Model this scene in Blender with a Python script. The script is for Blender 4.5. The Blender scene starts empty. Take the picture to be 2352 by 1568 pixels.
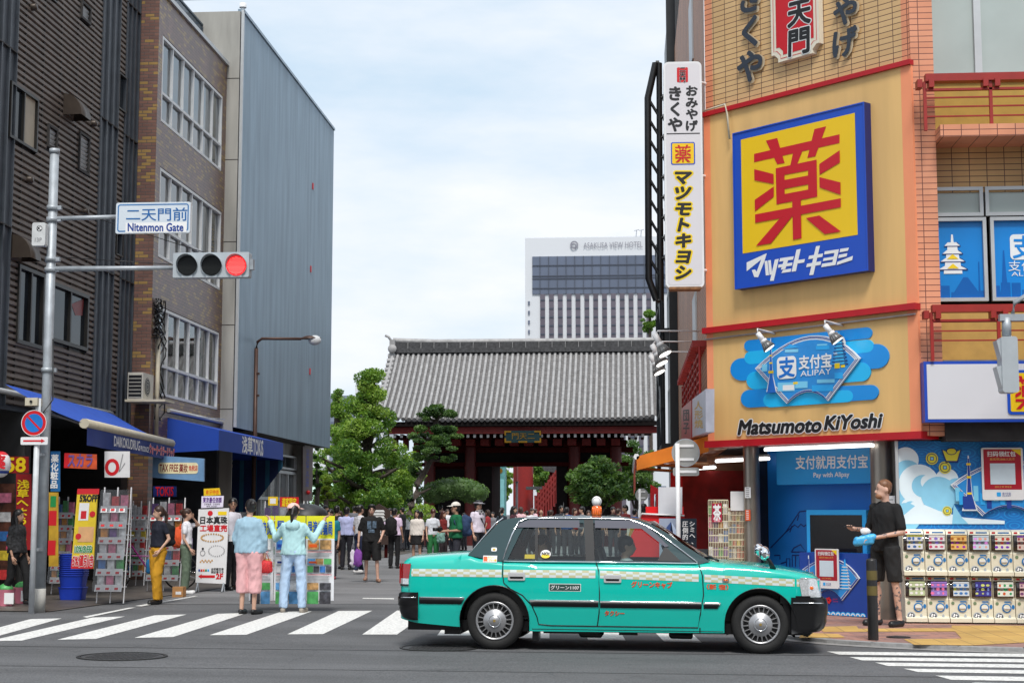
import bpy,bmesh,math,random
from mathutils import Vector,Matrix,noise
from mathutils.geometry import tessellate_polygon
random.seed(11)
R_=math.radians
SC=bpy.context.scene
COL=SC.collection
FPX=3590.0
PIT=math.atan(396/FPX)
YAW=math.atan(267*math.cos(PIT)/FPX)
CZ=1.5
TILT=.006
cam=bpy.data.cameras.new("camera")
cam.sensor_width=36
cam.lens=36*FPX/2352
cam.clip_start=.1
cam.clip_end=4000
camo=bpy.data.objects.new("camera",cam)
camo.location=(0,0,CZ)
camo.rotation_euler=(math.pi/2+PIT,0,YAW)
COL.objects.link(camo)
SC.camera=camo
SUN_EL,SUN_AZ=R_(56),R_(174)
world=bpy.data.worlds.new("World")
SC.world=world
world.use_nodes=True
nt=world.node_tree
nt.nodes.clear()
N=nt.nodes.new
out=N("ShaderNodeOutputWorld");bg=N("ShaderNodeBackground");bg.inputs[1].default_value=.1
sky=N("ShaderNodeTexSky");sky.sky_type='NISHITA';sky.sun_disc=False
sky.sun_elevation=SUN_EL;sky.sun_rotation=SUN_AZ;sky.dust_density=2.0;sky.air_density=1.0
tc=N("ShaderNodeTexCoord");mp=N("ShaderNodeMapping");mp.inputs['Scale'].default_value=(1.4,1.4,4.5)
mp.inputs['Location'].default_value=(.35,.2,.1)
nz=N("ShaderNodeTexNoise");nz.inputs['Scale'].default_value=2.6;nz.inputs['Detail'].default_value=6;nz.inputs['Roughness'].default_value=.55
rp=N("ShaderNodeValToRGB");rp.color_ramp.elements[0].position=.33;rp.color_ramp.elements[1].position=.62
rp.color_ramp.elements[0].color=(.25,.25,.25,1);rp.color_ramp.elements[1].color=(1,1,1,1)
mx=N("ShaderNodeMix");mx.data_type='RGBA';mx.inputs[7].default_value=(7.25,7.5,7.95,1)
hz_=N("ShaderNodeMix");hz_.data_type='RGBA';hz_.inputs[0].default_value=.75;hz_.inputs[7].default_value=(4.6,6.3,7.7,1)
L=nt.links.new
L(tc.outputs['Generated'],mp.inputs[0]);L(mp.outputs[0],nz.inputs[0]);L(nz.outputs[0],rp.inputs[0])
L(rp.outputs[0],mx.inputs[0]);L(sky.outputs[0],hz_.inputs[6]);L(hz_.outputs[2],mx.inputs[6]);L(mx.outputs[2],bg.inputs[0]);L(bg.outputs[0],out.inputs[0])
sun=bpy.data.lights.new("sun",'SUN');sun.energy=2.4;sun.angle=R_(16);sun.color=(1,.96,.9)
suno=bpy.data.objects.new("sun",sun);COL.objects.link(suno)
sd=Vector((math.sin(SUN_AZ)*math.cos(SUN_EL),math.cos(SUN_AZ)*math.cos(SUN_EL),math.sin(SUN_EL)))
suno.rotation_euler=sd.to_track_quat('Z','Y').to_euler()
vs=SC.view_settings
vs.view_transform='Standard';vs.look='None';vs.exposure=.42;vs.gamma=1
SC.cycles.max_bounces=6;SC.cycles.transparent_max_bounces=10
try:
 SC.cycles.use_denoising=True
except Exception:
 pass
_sy,_cy,_sp,_cp=math.sin(YAW),math.cos(YAW),math.sin(PIT),math.cos(PIT)
CF,CR,CU=Vector((-_sy*_cp,_cy*_cp,_sp)),Vector((_cy,_sy,0)),Vector((_sy*_sp,-_cy*_sp,_cp))
CO=Vector((0,0,CZ))
def ray(px,py):return CF+CR*((px-1176)/FPX)-CU*((py-784)/FPX)
def onY(px,py,Y):d=ray(px,py);return CO+d*(Y/d.y)
def onX(px,py,X):d=ray(px,py);return CO+d*(X/d.x)
def onZ(px,py,z):d=ray(px,py);return CO+d*((z-CZ)/d.z)
def G(px,py,h=0):d=ray(px,py);return CO+d*((h-CZ)/(d.z+TILT*d.x))
def gz(x,h=0):return-TILT*x+h
def lin(c):
 c=c/255
 return c/12.92 if c<=.04045 else((c+.055)/1.055)**2.4
def S(r,g,b):return(lin(r),lin(g),lin(b))
_mats={}
def M(name,col=(.5,.5,.5),rough=.6,metal=0,var=.12,scale=6,bump=0,bscale=40,coat=0,emit=0,spec=.5,streak=0):
 """plain procedural material: base colour broken up by noise, optional bump"""
 if name in _mats:return _mats[name]
 m=bpy.data.materials.new(name);_mats[name]=m
 m.use_nodes=True
 t=m.node_tree;b=t.nodes['Principled BSDF']
 b.inputs['Roughness'].default_value=rough;b.inputs['Metallic'].default_value=metal
 b.inputs['Specular IOR Level'].default_value=spec
 if coat:b.inputs['Coat Weight'].default_value=coat;b.inputs['Coat Roughness'].default_value=.04
 if emit:
  b.inputs['Emission Color'].default_value=(*col,1);b.inputs['Emission Strength'].default_value=emit
 if var:
  tcn=t.nodes.new("ShaderNodeTexCoord");n=t.nodes.new("ShaderNodeTexNoise")
  n.inputs['Scale'].default_value=scale;n.inputs['Detail'].default_value=5
  r=t.nodes.new("ShaderNodeValToRGB")
  r.color_ramp.elements[0].position=.3;r.color_ramp.elements[1].position=.7
  r.color_ramp.elements[0].color=(*[max(0,c*(1-var))for c in col],1)
  r.color_ramp.elements[1].color=(*[min(1,c*(1+var))for c in col],1)
  if streak:
   mpn=t.nodes.new("ShaderNodeMapping");mpn.inputs['Scale'].default_value=(1,1,streak);t.links.new(tcn.outputs['Object'],mpn.inputs[0]);t.links.new(mpn.outputs[0],n.inputs[0])
  else:t.links.new(tcn.outputs['Object'],n.inputs[0])
  t.links.new(n.outputs[0],r.inputs[0]);t.links.new(r.outputs[0],b.inputs['Base Color'])
 else:
  b.inputs['Base Color'].default_value=(*col,1)
 if bump:
  tcn=t.nodes.new("ShaderNodeTexCoord");n=t.nodes.new("ShaderNodeTexNoise");n.inputs['Scale'].default_value=bscale;n.inputs['Detail'].default_value=4
  bp=t.nodes.new("ShaderNodeBump");bp.inputs['Strength'].default_value=bump;bp.inputs['Distance'].default_value=.01
  t.links.new(tcn.outputs['Object'],n.inputs[0]);t.links.new(n.outputs[0],bp.inputs['Height']);t.links.new(bp.outputs[0],b.inputs['Normal'])
 return m
def glass_mat(name,col,alpha,rough=.03,ior=1.5,add=.03):
 """window sheet: part see-through tint, part mirror"""
 if name in _mats:return _mats[name]
 m=bpy.data.materials.new(name);_mats[name]=m;m.use_nodes=True
 t=m.node_tree;t.nodes.clear();n=t.nodes.new
 o=n("ShaderNodeOutputMaterial");mxs=n("ShaderNodeMixShader");tr=n("ShaderNodeBsdfTransparent");gl=n("ShaderNodeBsdfGlossy");fr=n("ShaderNodeFresnel")
 gl.inputs['Roughness'].default_value=rough;fr.inputs[0].default_value=ior
 tr.inputs[0].default_value=(*[c*alpha for c in col],1)
 ad=n("ShaderNodeMath");ad.operation='ADD';ad.inputs[1].default_value=add
 t.links.new(fr.outputs[0],ad.inputs[0]);t.links.new(ad.outputs[0],mxs.inputs[0])
 t.links.new(tr.outputs[0],mxs.inputs[1]);t.links.new(gl.outputs[0],mxs.inputs[2]);t.links.new(mxs.outputs[0],o.inputs[0])
 return m
def tile_mat(name,U,c1,c2,mortar,bw,bh,msize=.008,offset=.5,rough=.5,bias=0,freq=2,bump=.3,V=(0,0,1),stain=.25):
 """bricks or tiles laid along world direction U (and V up)"""
 if name in _mats:return _mats[name]
 m=bpy.data.materials.new(name);_mats[name]=m;m.use_nodes=True
 t=m.node_tree;b=t.nodes['Principled BSDF'];n=t.nodes.new;l=t.links.new
 g=n("ShaderNodeNewGeometry");d1=n("ShaderNodeVectorMath");d1.operation='DOT_PRODUCT';d1.inputs[1].default_value=U
 d2=n("ShaderNodeVectorMath");d2.operation='DOT_PRODUCT';d2.inputs[1].default_value=V
 cb=n("ShaderNodeCombineXYZ");br=n("ShaderNodeTexBrick")
 l(g.outputs['Position'],d1.inputs[0]);l(g.outputs['Position'],d2.inputs[0]);l(d1.outputs['Value'],cb.inputs[0]);l(d2.outputs['Value'],cb.inputs[1]);l(cb.outputs[0],br.inputs[0])
 br.inputs['Scale'].default_value=1;br.inputs['Brick Width'].default_value=bw;br.inputs['Row Height'].default_value=bh
 br.inputs['Mortar Size'].default_value=msize;br.inputs['Mortar Smooth'].default_value=.1;br.inputs['Bias'].default_value=bias
 br.offset=offset;br.offset_frequency=freq
 br.inputs['Color1'].default_value=(*c1,1);br.inputs['Color2'].default_value=(*c2,1);br.inputs['Mortar'].default_value=(*mortar,1)
 nz=n("ShaderNodeTexNoise");nz.inputs['Scale'].default_value=1.3;nz.inputs['Detail'].default_value=6
 mp=n("ShaderNodeMapping");mp.inputs['Scale'].default_value=(1,1,.35)
 l(g.outputs['Position'],mp.inputs[0]);l(mp.outputs[0],nz.inputs[0])
 rr=n("ShaderNodeMapRange");rr.inputs[1].default_value=.3;rr.inputs[2].default_value=.7;rr.inputs[3].default_value=1-stain;rr.inputs[4].default_value=1.08
 mu=n("ShaderNodeVectorMath");mu.operation='SCALE'
 l(nz.outputs[0],rr.inputs[0]);l(br.outputs['Color'],mu.inputs[0]);l(rr.outputs[0],mu.inputs['Scale']);l(mu.outputs[0],b.inputs['Base Color'])
 b.inputs['Roughness'].default_value=rough
 bp=n("ShaderNodeBump");bp.inputs['Strength'].default_value=bump;bp.inputs['Distance'].default_value=.006;bp.invert=True
 l(br.outputs['Fac'],bp.inputs['Height']);l(bp.outputs[0],b.inputs['Normal'])
 return m
def asphalt_mat(name,col,amt=.25):
 if name in _mats:return _mats[name]
 m=bpy.data.materials.new(name);_mats[name]=m;m.use_nodes=True
 t=m.node_tree;b=t.nodes['Principled BSDF'];n=t.nodes.new;l=t.links.new
 g=n("ShaderNodeNewGeometry")
 a=n("ShaderNodeTexNoise");a.inputs['Scale'].default_value=55;a.inputs['Detail'].default_value=4
 c=n("ShaderNodeTexNoise");c.inputs['Scale'].default_value=.55;c.inputs['Detail'].default_value=7;c.inputs['Roughness'].default_value=.65
 mp=n("ShaderNodeMapping");mp.inputs['Scale'].default_value=(.45,1.6,1)
 v=n("ShaderNodeTexVoronoi");v.feature='DISTANCE_TO_EDGE';v.inputs['Scale'].default_value=.45
 dn=n("ShaderNodeTexNoise");dn.inputs['Scale'].default_value=2;dn.inputs['Detail'].default_value=6
 va=n("ShaderNodeVectorMath");va.operation='MULTIPLY_ADD';va.inputs[1].default_value=(.9,.9,.9)
 l(g.outputs['Position'],dn.inputs[0]);l(dn.outputs['Color'],va.inputs[0]);l(g.outputs['Position'],va.inputs[2]);l(va.outputs[0],v.inputs[0])
 cr=n("ShaderNodeMapRange");cr.inputs[1].default_value=0;cr.inputs[2].default_value=.006;cr.inputs[3].default_value=.72;cr.inputs[4].default_value=1
 l(v.outputs[0],cr.inputs[0])
 l(g.outputs['Position'],a.inputs[0]);l(g.outputs['Position'],mp.inputs[0]);l(mp.outputs[0],c.inputs[0])
 r1=n("ShaderNodeMapRange");r1.inputs[1].default_value=.3;r1.inputs[2].default_value=.7;r1.inputs[3].default_value=1-amt*1.5;r1.inputs[4].default_value=1+amt*1.5
 r2=n("ShaderNodeMapRange");r2.inputs[1].default_value=.3;r2.inputs[2].default_value=.7;r2.inputs[3].default_value=.70;r2.inputs[4].default_value=1.22
 m1=n("ShaderNodeMath");m1.operation='MULTIPLY';m2=n("ShaderNodeMath");m2.operation='MULTIPLY'
 l(a.outputs[0],r1.inputs[0]);l(c.outputs[0],r2.inputs[0]);l(r1.outputs[0],m1.inputs[0]);l(r2.outputs[0],m1.inputs[1]);l(m1.outputs[0],m2.inputs[0]);l(cr.outputs[0],m2.inputs[1])
 sc=n("ShaderNodeVectorMath");sc.operation='SCALE';sc.inputs[0].default_value=col
 l(m2.outputs[0],sc.inputs['Scale']);l(sc.outputs[0],b.inputs['Base Color'])
 b.inputs['Roughness'].default_value=.8;b.inputs['Specular IOR Level'].default_value=.3
 bp=n("ShaderNodeBump");bp.inputs['Strength'].default_value=.4;bp.inputs['Distance'].default_value=.006
 l(a.outputs[0],bp.inputs['Height']);l(bp.outputs[0],b.inputs['Normal'])
 return m
ORG={}
def thing(name,label,cat,loc=(0,0,0),group=None,rz=0):
 o=bpy.data.objects.new(name,None);COL.objects.link(o)
 o.empty_display_size=.2
 o.location=loc;o.rotation_euler=(0,0,rz)
 o['label']=label;o['category']=cat
 if group:o['group']=group
 ORG[o.name]=Vector(loc)if rz==0 else Vector((0,0,0))
 return o
def dup(o,loc=None,rz=None,label=None,group=None,parent=None):
 c=o.copy();COL.objects.link(c)
 if parent:c.parent=parent
 if loc is not None:c.location=loc
 if rz is not None:c.rotation_euler=(0,0,rz)
 if label:c['label']=label
 if group:c['group']=group
 for ch in list(o.children):dup(ch,parent=c)
 return c
class MB:
 def __init__(s):s.v=[];s.f=[];s.m=[];s.ms=[];s.sm=[]
 def mi(s,m):
  if m not in s.ms:s.ms.append(m)
  return s.ms.index(m)
 def add(s,vs,fs,m,smooth=False):
  b=len(s.v);k=s.mi(m)
  s.v+=[tuple(v)for v in vs]
  for f in fs:s.f.append(tuple(b+i for i in f));s.m.append(k);s.sm.append(smooth)
 def box(s,x0,x1,y0,y1,z0,z1,m):
  s.add([(x0,y0,z0),(x1,y0,z0),(x1,y1,z0),(x0,y1,z0),(x0,y0,z1),(x1,y0,z1),(x1,y1,z1),(x0,y1,z1)],[(0,3,2,1),(4,5,6,7),(0,1,5,4),(1,2,6,5),(2,3,7,6),(3,0,4,7)],m)
 def fbox(s,fr,u0,u1,v0,v1,d0,d1,m):
  s.add([fr.P(u,v,d)for d in(d0,d1)for u,v in((u0,v0),(u1,v0),(u1,v1),(u0,v1))],[(0,3,2,1),(4,5,6,7),(0,1,5,4),(1,2,6,5),(2,3,7,6),(3,0,4,7)],m)
 def quad(s,a,b,c,d,m):s.add([a,b,c,d],[(0,1,2,3)],m)
 def poly(s,fr,pts,d,m,holes=()):
  loops=[[Vector((p[0],p[1],0))for p in pts]]+[[Vector((p[0],p[1],0))for p in h]for h in holes]
  flat=[p for l in loops for p in l]
  tris=tessellate_polygon(loops)
  fs=[]
  for t in tris:
   a,b,c=(flat[i]for i in t)
   fs.append(t if(b-a).cross(c-a).z>0 else(t[0],t[2],t[1]))
  s.add([fr.P(p.x,p.y,d)for p in flat],fs,m)
 def slab(s,fr,pts,d0,d1,m,mside=None,holes=()):
  s.poly(fr,pts,d1,m,holes)
  for lp in(pts,)+tuple(holes):
   n=len(lp);vs=[fr.P(p[0],p[1],d)for d in(d0,d1)for p in lp]
   s.add(vs,[(i,(i+1)%n,n+(i+1)%n,n+i)for i in range(n)],mside or m)
 def tube(s,path,r,m,n=8,cap=True,smooth=True,r1=None):
  path=[Vector(p)for p in path];k=len(path);vs=[];up=Vector((0,0,1))
  for i,p in enumerate(path):
   t=(path[min(i+1,k-1)]-path[max(i-1,0)]).normalized()
   ref=Vector((0,0,1))if abs(t.z)<.95 else Vector((1,0,0))
   a=t.cross(ref).normalized();b=a.cross(t)
   rr=r if r1 is None else r+(r1-r)*i/(k-1)
   if isinstance(r,(list,tuple)):rr=r[i]
   for j in range(n):
    q=2*math.pi*j/n;vs.append(p+a*(rr*math.cos(q))+b*(rr*math.sin(q)))
  fs=[(i*n+j,i*n+(j+1)%n,(i+1)*n+(j+1)%n,(i+1)*n+j)for i in range(k-1)for j in range(n)]
  s.add(vs,fs,m,smooth)
  if cap:s.add(vs[:n],[tuple(range(n))[::-1]],m);s.add(vs[-n:],[tuple(range(n))],m)
 def lathe(s,prof,o,m,n=20,axis='z',smooth=True,a0=0,a1=2*math.pi):
  vs=[];full=abs(a1-a0-2*math.pi)<1e-6;nn=n if full else n+1
  for r,h in prof:
   for j in range(nn):
    q=a0+(a1-a0)*j/n;c,d=r*math.cos(q),r*math.sin(q)
    p=(c,d,h)if axis=='z' else((c,h,d)if axis=='y' else(h,c,d))
    vs.append((o[0]+p[0],o[1]+p[1],o[2]+p[2]))
  fs=[]
  for i in range(len(prof)-1):
   for j in range(n):
    k=(j+1)%nn
    fs.append((i*nn+j,i*nn+k,(i+1)*nn+k,(i+1)*nn+j))
  s.add(vs,fs,m,smooth)
 def grid(s,rows,m,smooth=True,mf=None):
  h,w=len(rows),len(rows[0]);b=len(s.v)
  s.v+=[tuple(p)for r in rows for p in r]
  for i in range(h-1):
   for j in range(w-1):
    mm=m if mf is None else mf(i,j)
    if mm is None:continue
    s.f.append((b+i*w+j,b+i*w+j+1,b+(i+1)*w+j+1,b+(i+1)*w+j));s.m.append(s.mi(mm));s.sm.append(smooth)
 def ell(s,c,r,m,seg=12,ring=8,rot=None):
  vs=[];c=Vector(c)
  for i in range(ring+1):
   t=math.pi*i/ring
   for j in range(seg):
    q=2*math.pi*j/seg
    p=Vector((r[0]*math.sin(t)*math.cos(q),r[1]*math.sin(t)*math.sin(q),r[2]*math.cos(t)))
    if rot:p=rot@p
    vs.append(c+p)
  s.add(vs,[(i*seg+j,(i+1)*seg+j,(i+1)*seg+(j+1)%seg,i*seg+(j+1)%seg)for i in range(ring)for j in range(seg)],m,True)
 def build(s,name,parent=None,label=None,kind=None,cat=None,group=None,bevel=0,fix=True):
  me=bpy.data.meshes.new(name)
  o_=ORG.get(parent.name,Vector())if parent else Vector()
  me.from_pydata([tuple(Vector(v)-o_)for v in s.v],[],s.f)
  for m in s.ms:me.materials.append(m)
  me.polygons.foreach_set('material_index',s.m);me.polygons.foreach_set('use_smooth',s.sm)
  if fix:
   bm=bmesh.new();bm.from_mesh(me);bmesh.ops.remove_doubles(bm,verts=bm.verts,dist=1e-5)
   if bevel:pass
   bmesh.ops.recalc_face_normals(bm,faces=bm.faces);bm.to_mesh(me);bm.free()
  me.update()
  o=bpy.data.objects.new(name,me);COL.objects.link(o)
  if parent:o.parent=parent;ORG[o.name]=o_
  else:ORG[o.name]=Vector()
  if label:o['label']=label
  if kind:o['kind']=kind
  if cat:o['category']=cat
  if group:o['group']=group
  if bevel:
   bv=o.modifiers.new('bevel','BEVEL');bv.width=bevel;bv.segments=2;bv.limit_method='ANGLE'
  return o
def wall_rects(mb,fr,u0,u1,v0,v1,rects,m,d=0):
 us=sorted({u0,u1}|{x for r in rects for x in r[:2]if u0<x<u1});vs=sorted({v0,v1}|{x for r in rects for x in r[2:]if v0<x<v1})
 for a,b in zip(us,us[1:]):
  for c,e in zip(vs,vs[1:]):
   x,y=(a+b)/2,(c+e)/2
   if any(r[0]<x<r[1]and r[2]<y<r[3]for r in rects):continue
   mb.quad(fr.P(a,c,d),fr.P(b,c,d),fr.P(b,e,d),fr.P(a,e,d),m)
class Fr:
 """a flat frame: u right, v up, d out of the surface"""
 def __init__(s,O,U,V=(0,0,1)):
  s.O=Vector(O);s.U=Vector(U).normalized();s.V=Vector(V).normalized();s.N=s.U.cross(s.V).normalized()
 def P(s,u,v,d=0):return s.O+s.U*u+s.V*v+s.N*d
 def hit(s,px,py,d=0):
  r=ray(px,py);o=s.O+s.N*d
  t=(o-CO).dot(s.N)/r.dot(s.N);p=CO+r*t-s.O
  return(p.dot(s.U),p.dot(s.V))
 def hits(s,pts,d=0):return[s.hit(a,b,d)for a,b in pts]
_txt={}
_fc=bpy.data.curves.new("lettering_curve",'FONT');_fo=bpy.data.objects.new("lettering_curve",_fc);COL.objects.link(_fo)
def text_geo(body,bold=0,shear=0,res=3):
 k=(body,bold,shear)
 if k in _txt:return _txt[k]
 _fc.body=body;_fc.offset=bold;_fc.shear=shear;_fc.resolution_u=res
 bpy.context.view_layer.update()
 dg=bpy.context.evaluated_depsgraph_get()
 me=bpy.data.meshes.new_from_object(_fo.evaluated_get(dg))
 vs=[(v.co.x,v.co.y)for v in me.vertices];fs=[tuple(p.vertices)for p in me.polygons]
 bpy.data.meshes.remove(me)
 _txt[k]=(vs,fs)
 return _txt[k]
def bbox2(vs):
 xs=[v[0]for v in vs];ys=[v[1]for v in vs]
 return min(xs),max(xs),min(ys),max(ys)
def layout(body,bold,shear,vertical):
 if not vertical:return text_geo(body,bold,shear)
 V,Fs=[],[]
 for i,ch in enumerate(body):
  if ch==' ':continue
  vs,fs=text_geo(ch,bold,shear)
  if not vs:continue
  x0,x1,_,_=bbox2(vs);b=len(V);cx=(x0+x1)/2
  V+=[(x-cx,y-i*1.02)for x,y in vs];Fs+=[tuple(b+q for q in f)for f in fs]
 return V,Fs
def letters(mb,fr,body,quad,mat,d=.004,bold=0,shear=0,vertical=False,outline=None,ob=.06,px=True,mapd=0,fn=None):
 """lettering filling a four-cornered area (TL,TR,BR,BL), in photo pixels (px) or frame u,v"""
 q=fr.hits(quad,mapd)if px else quad
 vs,fs=layout(body,0,shear,vertical)
 if not vs:return
 x0,x1,y0,y1=bbox2(vs)
 def put(vs,fs,mat,d):
  o=[]
  for x,y in vs:
   a=(x-x0)/max(x1-x0,1e-6);b=(y-y0)/max(y1-y0,1e-6)
   u=(q[3][0]*(1-a)+q[2][0]*a)*(1-b)+(q[0][0]*(1-a)+q[1][0]*a)*b
   v=(q[3][1]*(1-a)+q[2][1]*a)*(1-b)+(q[0][1]*(1-a)+q[1][1]*a)*b
   o.append(fn(u,v,d)if fn else fr.P(u,v,d))
  mb.add(o,fs,mat)
 def ring(r,n,mat,d,st=.00012):
  put(vs,fs,mat,d)
  for i in range(n):
   c,s_=r*math.cos(2*math.pi*(i+.5)/n),r*math.sin(2*math.pi*(i+.5)/n)
   put([(x+c,y+s_)for x,y in vs],fs,mat,d-(i+1)*st)
 if outline:
  ring(bold+ob,12,outline,d);d+=.0035
 if bold:ring(bold,8,mat,d)
 else:put(vs,fs,mat,d)
def lettering(parent,fr,body,quad,mat,name='lettering',**k):
 mb=MB();letters(mb,fr,body,quad,mat,**k)
 return mb.build(name,parent,fix=False)if mb.v else None
def rectq(x0,y0,x1,y1):
 """TL, TR, BR, BL of a frame rectangle (v up)"""
 a,b=min(y0,y1),max(y0,y1)
 return[(x0,b),(x1,b),(x1,a),(x0,a)]
def rrect(u0,v0,u1,v1,r,n=5):
 p=[]
 for cx,cy,a in((u1-r,v0+r,-90),(u1-r,v1-r,0),(u0+r,v1-r,90),(u0+r,v0+r,180)):
  for i in range(n+1):
   q=R_(a+90*i/n);p.append((cx+r*math.cos(q),cy+r*math.sin(q)))
 return p
def circ(cu,cv,r,n=28,a0=0,a1=360,ry=None):
 e=n if abs(a1-a0)>=360 else n+1
 return[(cu+r*math.cos(R_(a0+(a1-a0)*i/n)),cv+(ry or r)*math.sin(R_(a0+(a1-a0)*i/n)))for i in range(e)]
def line(mb,fr,pts,w,d,m,closed=False):
 """a painted line of width w along frame points"""
 pts=[Vector((p[0],p[1]))for p in pts];n=len(pts)
 L_,R2=[],[]
 for i,p in enumerate(pts):
  a=pts[(i-1)%n]if(i>0 or closed)else p;b=pts[(i+1)%n]if(i<n-1 or closed)else p
  t=(b-a);t=t.normalized()if t.length>1e-9 else Vector((1,0));nn=Vector((-t.y,t.x))*(w/2)
  L_.append(p+nn);R2.append(p-nn)
 vs=[fr.P(p.x,p.y,d)for p in L_+R2]
 fs=[(n+i,n+(i+1)%n,(i+1)%n,i)for i in range(n if closed else n-1)]
 mb.add(vs,fs,m)
# SHARED MATERIALS
white_paint=M('white_road_paint',(.66,.66,.64),.7,var=.30,scale=30)
steel=M('galvanised_steel',(.36,.39,.42),.5,.35,var=.15,scale=8)
chrome=M('chrome',(.85,.86,.88),.08,1,var=0)
black_pl=M('black_plastic',(.012,.012,.013),.35,var=.1)
black_mt=M('black_metal',(.015,.016,.018),.45,.2,var=.2)
rubber=M('tyre_rubber',(.012,.012,.012),.8,var=.15,bump=.3)
white_m=M('white_enamel',(.75,.75,.76),.4,var=.05)
red_m=M('red_enamel',S(200,20,30),.4,var=.06)
dark_red=M('vermilion_dark',S(150,28,24),.5,var=.12)
blue_m=M('blue_enamel',S(25,70,175),.4,var=.05)
yellow_m=M('yellow_enamel',S(228,190,18),.4,var=.05)
ink=M('black_ink',(.01,.01,.012),.5,var=0)
white_i=M('white_ink',(.8,.8,.8),.5,var=0)
red_i=M('red_ink',S(205,22,34),.5,var=0)
orange_i=M('orange_ink',S(225,90,20),.5,var=0)
blue_i=M('blue_ink',S(22,60,150),.5,var=0)
navy_i=M('navy_ink',S(16,40,110),.5,var=0)
gold_i=M('gold_ink',S(205,165,70),.5,var=0)
yellow_i=M('yellow_ink',S(238,205,20),.5,var=0)
green_i=M('green_ink',S(30,140,70),.5,var=0)
grey_i=M('grey_ink',(.3,.3,.31),.5,var=0)
sky_i=M('sky_blue_ink',S(40,165,235),.5,var=0)
# GROUND
asph=asphalt_mat('asphalt',(.108,.11,.115))
asph2=asphalt_mat('street_asphalt',(.19,.19,.195),.15)
def sheet(name,pts,h,m,kind='structure',n=1,parent=None,**k):
 mb=MB();pts=[(p[0],p[1])for p in pts]
 loop=[[Vector((x,y,0))for x,y in pts]]
 fs=tessellate_polygon(loop)
 mb.add([(x,y,gz(x,h))for x,y in pts],fs,m)
 return mb.build(name,parent,kind=kind,**k)
sheet('ground',[(-900,-60),(900,-60),(900,1500),(-900,1500)],0,asph)
sheet('temple_street',[(-7.9,25.2),(-4.4,25.9),(1.2,26.6),(1.1,120),(-9.5,120),(-8.2,40)],.004,asph2)
pave_l=tile_mat('worn_pavement',(1,0,0),(.10,.085,.075),(.13,.115,.10),(.05,.045,.04),.6,.3,.01,V=(0,1,0),bump=.2)
sheet('left_pavement',[(-30,22.4),(-8.6,23.0),(-8.0,30),(-8.2,62),(-30,62)],.012,pave_l)
ST=[((-130,1474),(-55,1473.5),(142,1419),(70,1420.6)),((-25,1471),(50,1470),(287,1414.6),(212,1417)),((131.5,1468),(220,1466),(428.7,1410),(355,1412)),((308.6,1463.7),(397.6,1461.7),(568,1406.5),(500,1408.6)),((481,1457.5),(566,1456.5),(716,1403),(645,1404)),((660,1455.5),(742,1455),(855,1401.5),(778,1402)),((832,1456),(912,1456),(990,1401),(912,1401)),((1004,1458),(1087,1458),(1125,1400),(1050,1400)),((1178,1464),(1262,1465),(1262,1404),(1185,1404)),((1351,1469),(1437,1470),(1400,1408),(1322,1408)),((1525,1472),(1612,1475),(1545,1412),(1465,1411))]
mb=MB()
for q in ST:mb.add([G(a,b,.004)for a,b in q],[(0,1,2,3)],white_paint)
mb.build('crosswalk_markings',kind='structure')
mb=MB()
def z3(cx,cy):return((2900+cx/1.5209)/1.7415,(1700+cy/1.5209)/1.7415)
for l0,l1,rt,rb in(((620,1374),(695,1393),1387,1407),((757,1408),(835,1428),1420,1441),((912,1441),(990,1462),1453,1475),((1085,1478),(1175,1499),1489,1511),((1280,1520),(1375,1546),1530,1557),((1500,1563),(1620,1592),1573,1603)):
 mb.add([G(*z3(*l1),.004),G(*z3(2500,rb+8),.004),G(*z3(2500,rt+8),.004),G(*z3(*l0),.004)],[(0,1,2,3)],white_paint)
mb.build('side_crosswalk_markings',kind='structure')
mb=MB()
for q in(((190,1415.5),(200,1417.5),(312,1394),(296,1394.5)),((310,1390.5),(325,1391.5),(455,1368),(447,1367.5)),((832,1374),(905,1375.5),(905,1372.5),(834,1372))):
 mb.add([G(a,b,.009)for a,b in q],[(0,1,2,3)],white_paint)
mb.build('edge_line_markings',kind='structure')
mb=MB()
for y,w in((17.35,.03),(15.2,.022),(13.1,.03)):mb.add([(-30,y-.5,gz(-30,.003)),(30,y+.3,gz(30,.003)),(30,y+.3+w,gz(30,.003)),(-30,y-.5+w,gz(-30,.003))],[(0,1,2,3)],M('tar_seam',(.035,.035,.036),.7,var=.5,scale=3))
mb.build('road_seam',kind='structure')
KP=[G(*p)for p in((2352,1497.5),(2200,1493),(2100,1488.5),(2000,1483.5),(1900,1477),(1815,1468),(1760,1459),(1720,1448),(1690,1432))]
KP=[(9,KP[0].y-.05)]+[(p.x,p.y)for p in KP]+[(KP[-1].x-.12,22.0),(1.15,24.2),(1.0,28),(1.0,62)]
def offset(pts,d):
 r=[]
 for i,p in enumerate(pts):
  a=Vector(pts[max(i-1,0)]);b=Vector(pts[min(i+1,len(pts)-1)]);t=(b-a).normalized()
  r.append((p[0]+t.y*d,p[1]-t.x*d))
 return r
KH=.045
gran=M('kerb_granite',(.30,.30,.30),.8,var=.22,scale=14,bump=.3)
conc=M('gutter_concrete',(.27,.265,.26),.85,var=.2,scale=6)
k1=offset(KP,.16);k0=offset(KP,-.20)
mb=MB()
for(A,B,h0,h1,m)in((KP,k1,KH,KH,gran),(KP,KP,0,KH,gran),(k0,KP,.006,.006,conc)):
 for i in range(len(KP)-1):
  mb.quad((*A[i],gz(A[i][0],h0)),(*A[i+1],gz(A[i+1][0],h0)),(*B[i+1],gz(B[i+1][0],h1)),(*B[i],gz(B[i][0],h1)),m)
import itertools
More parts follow.
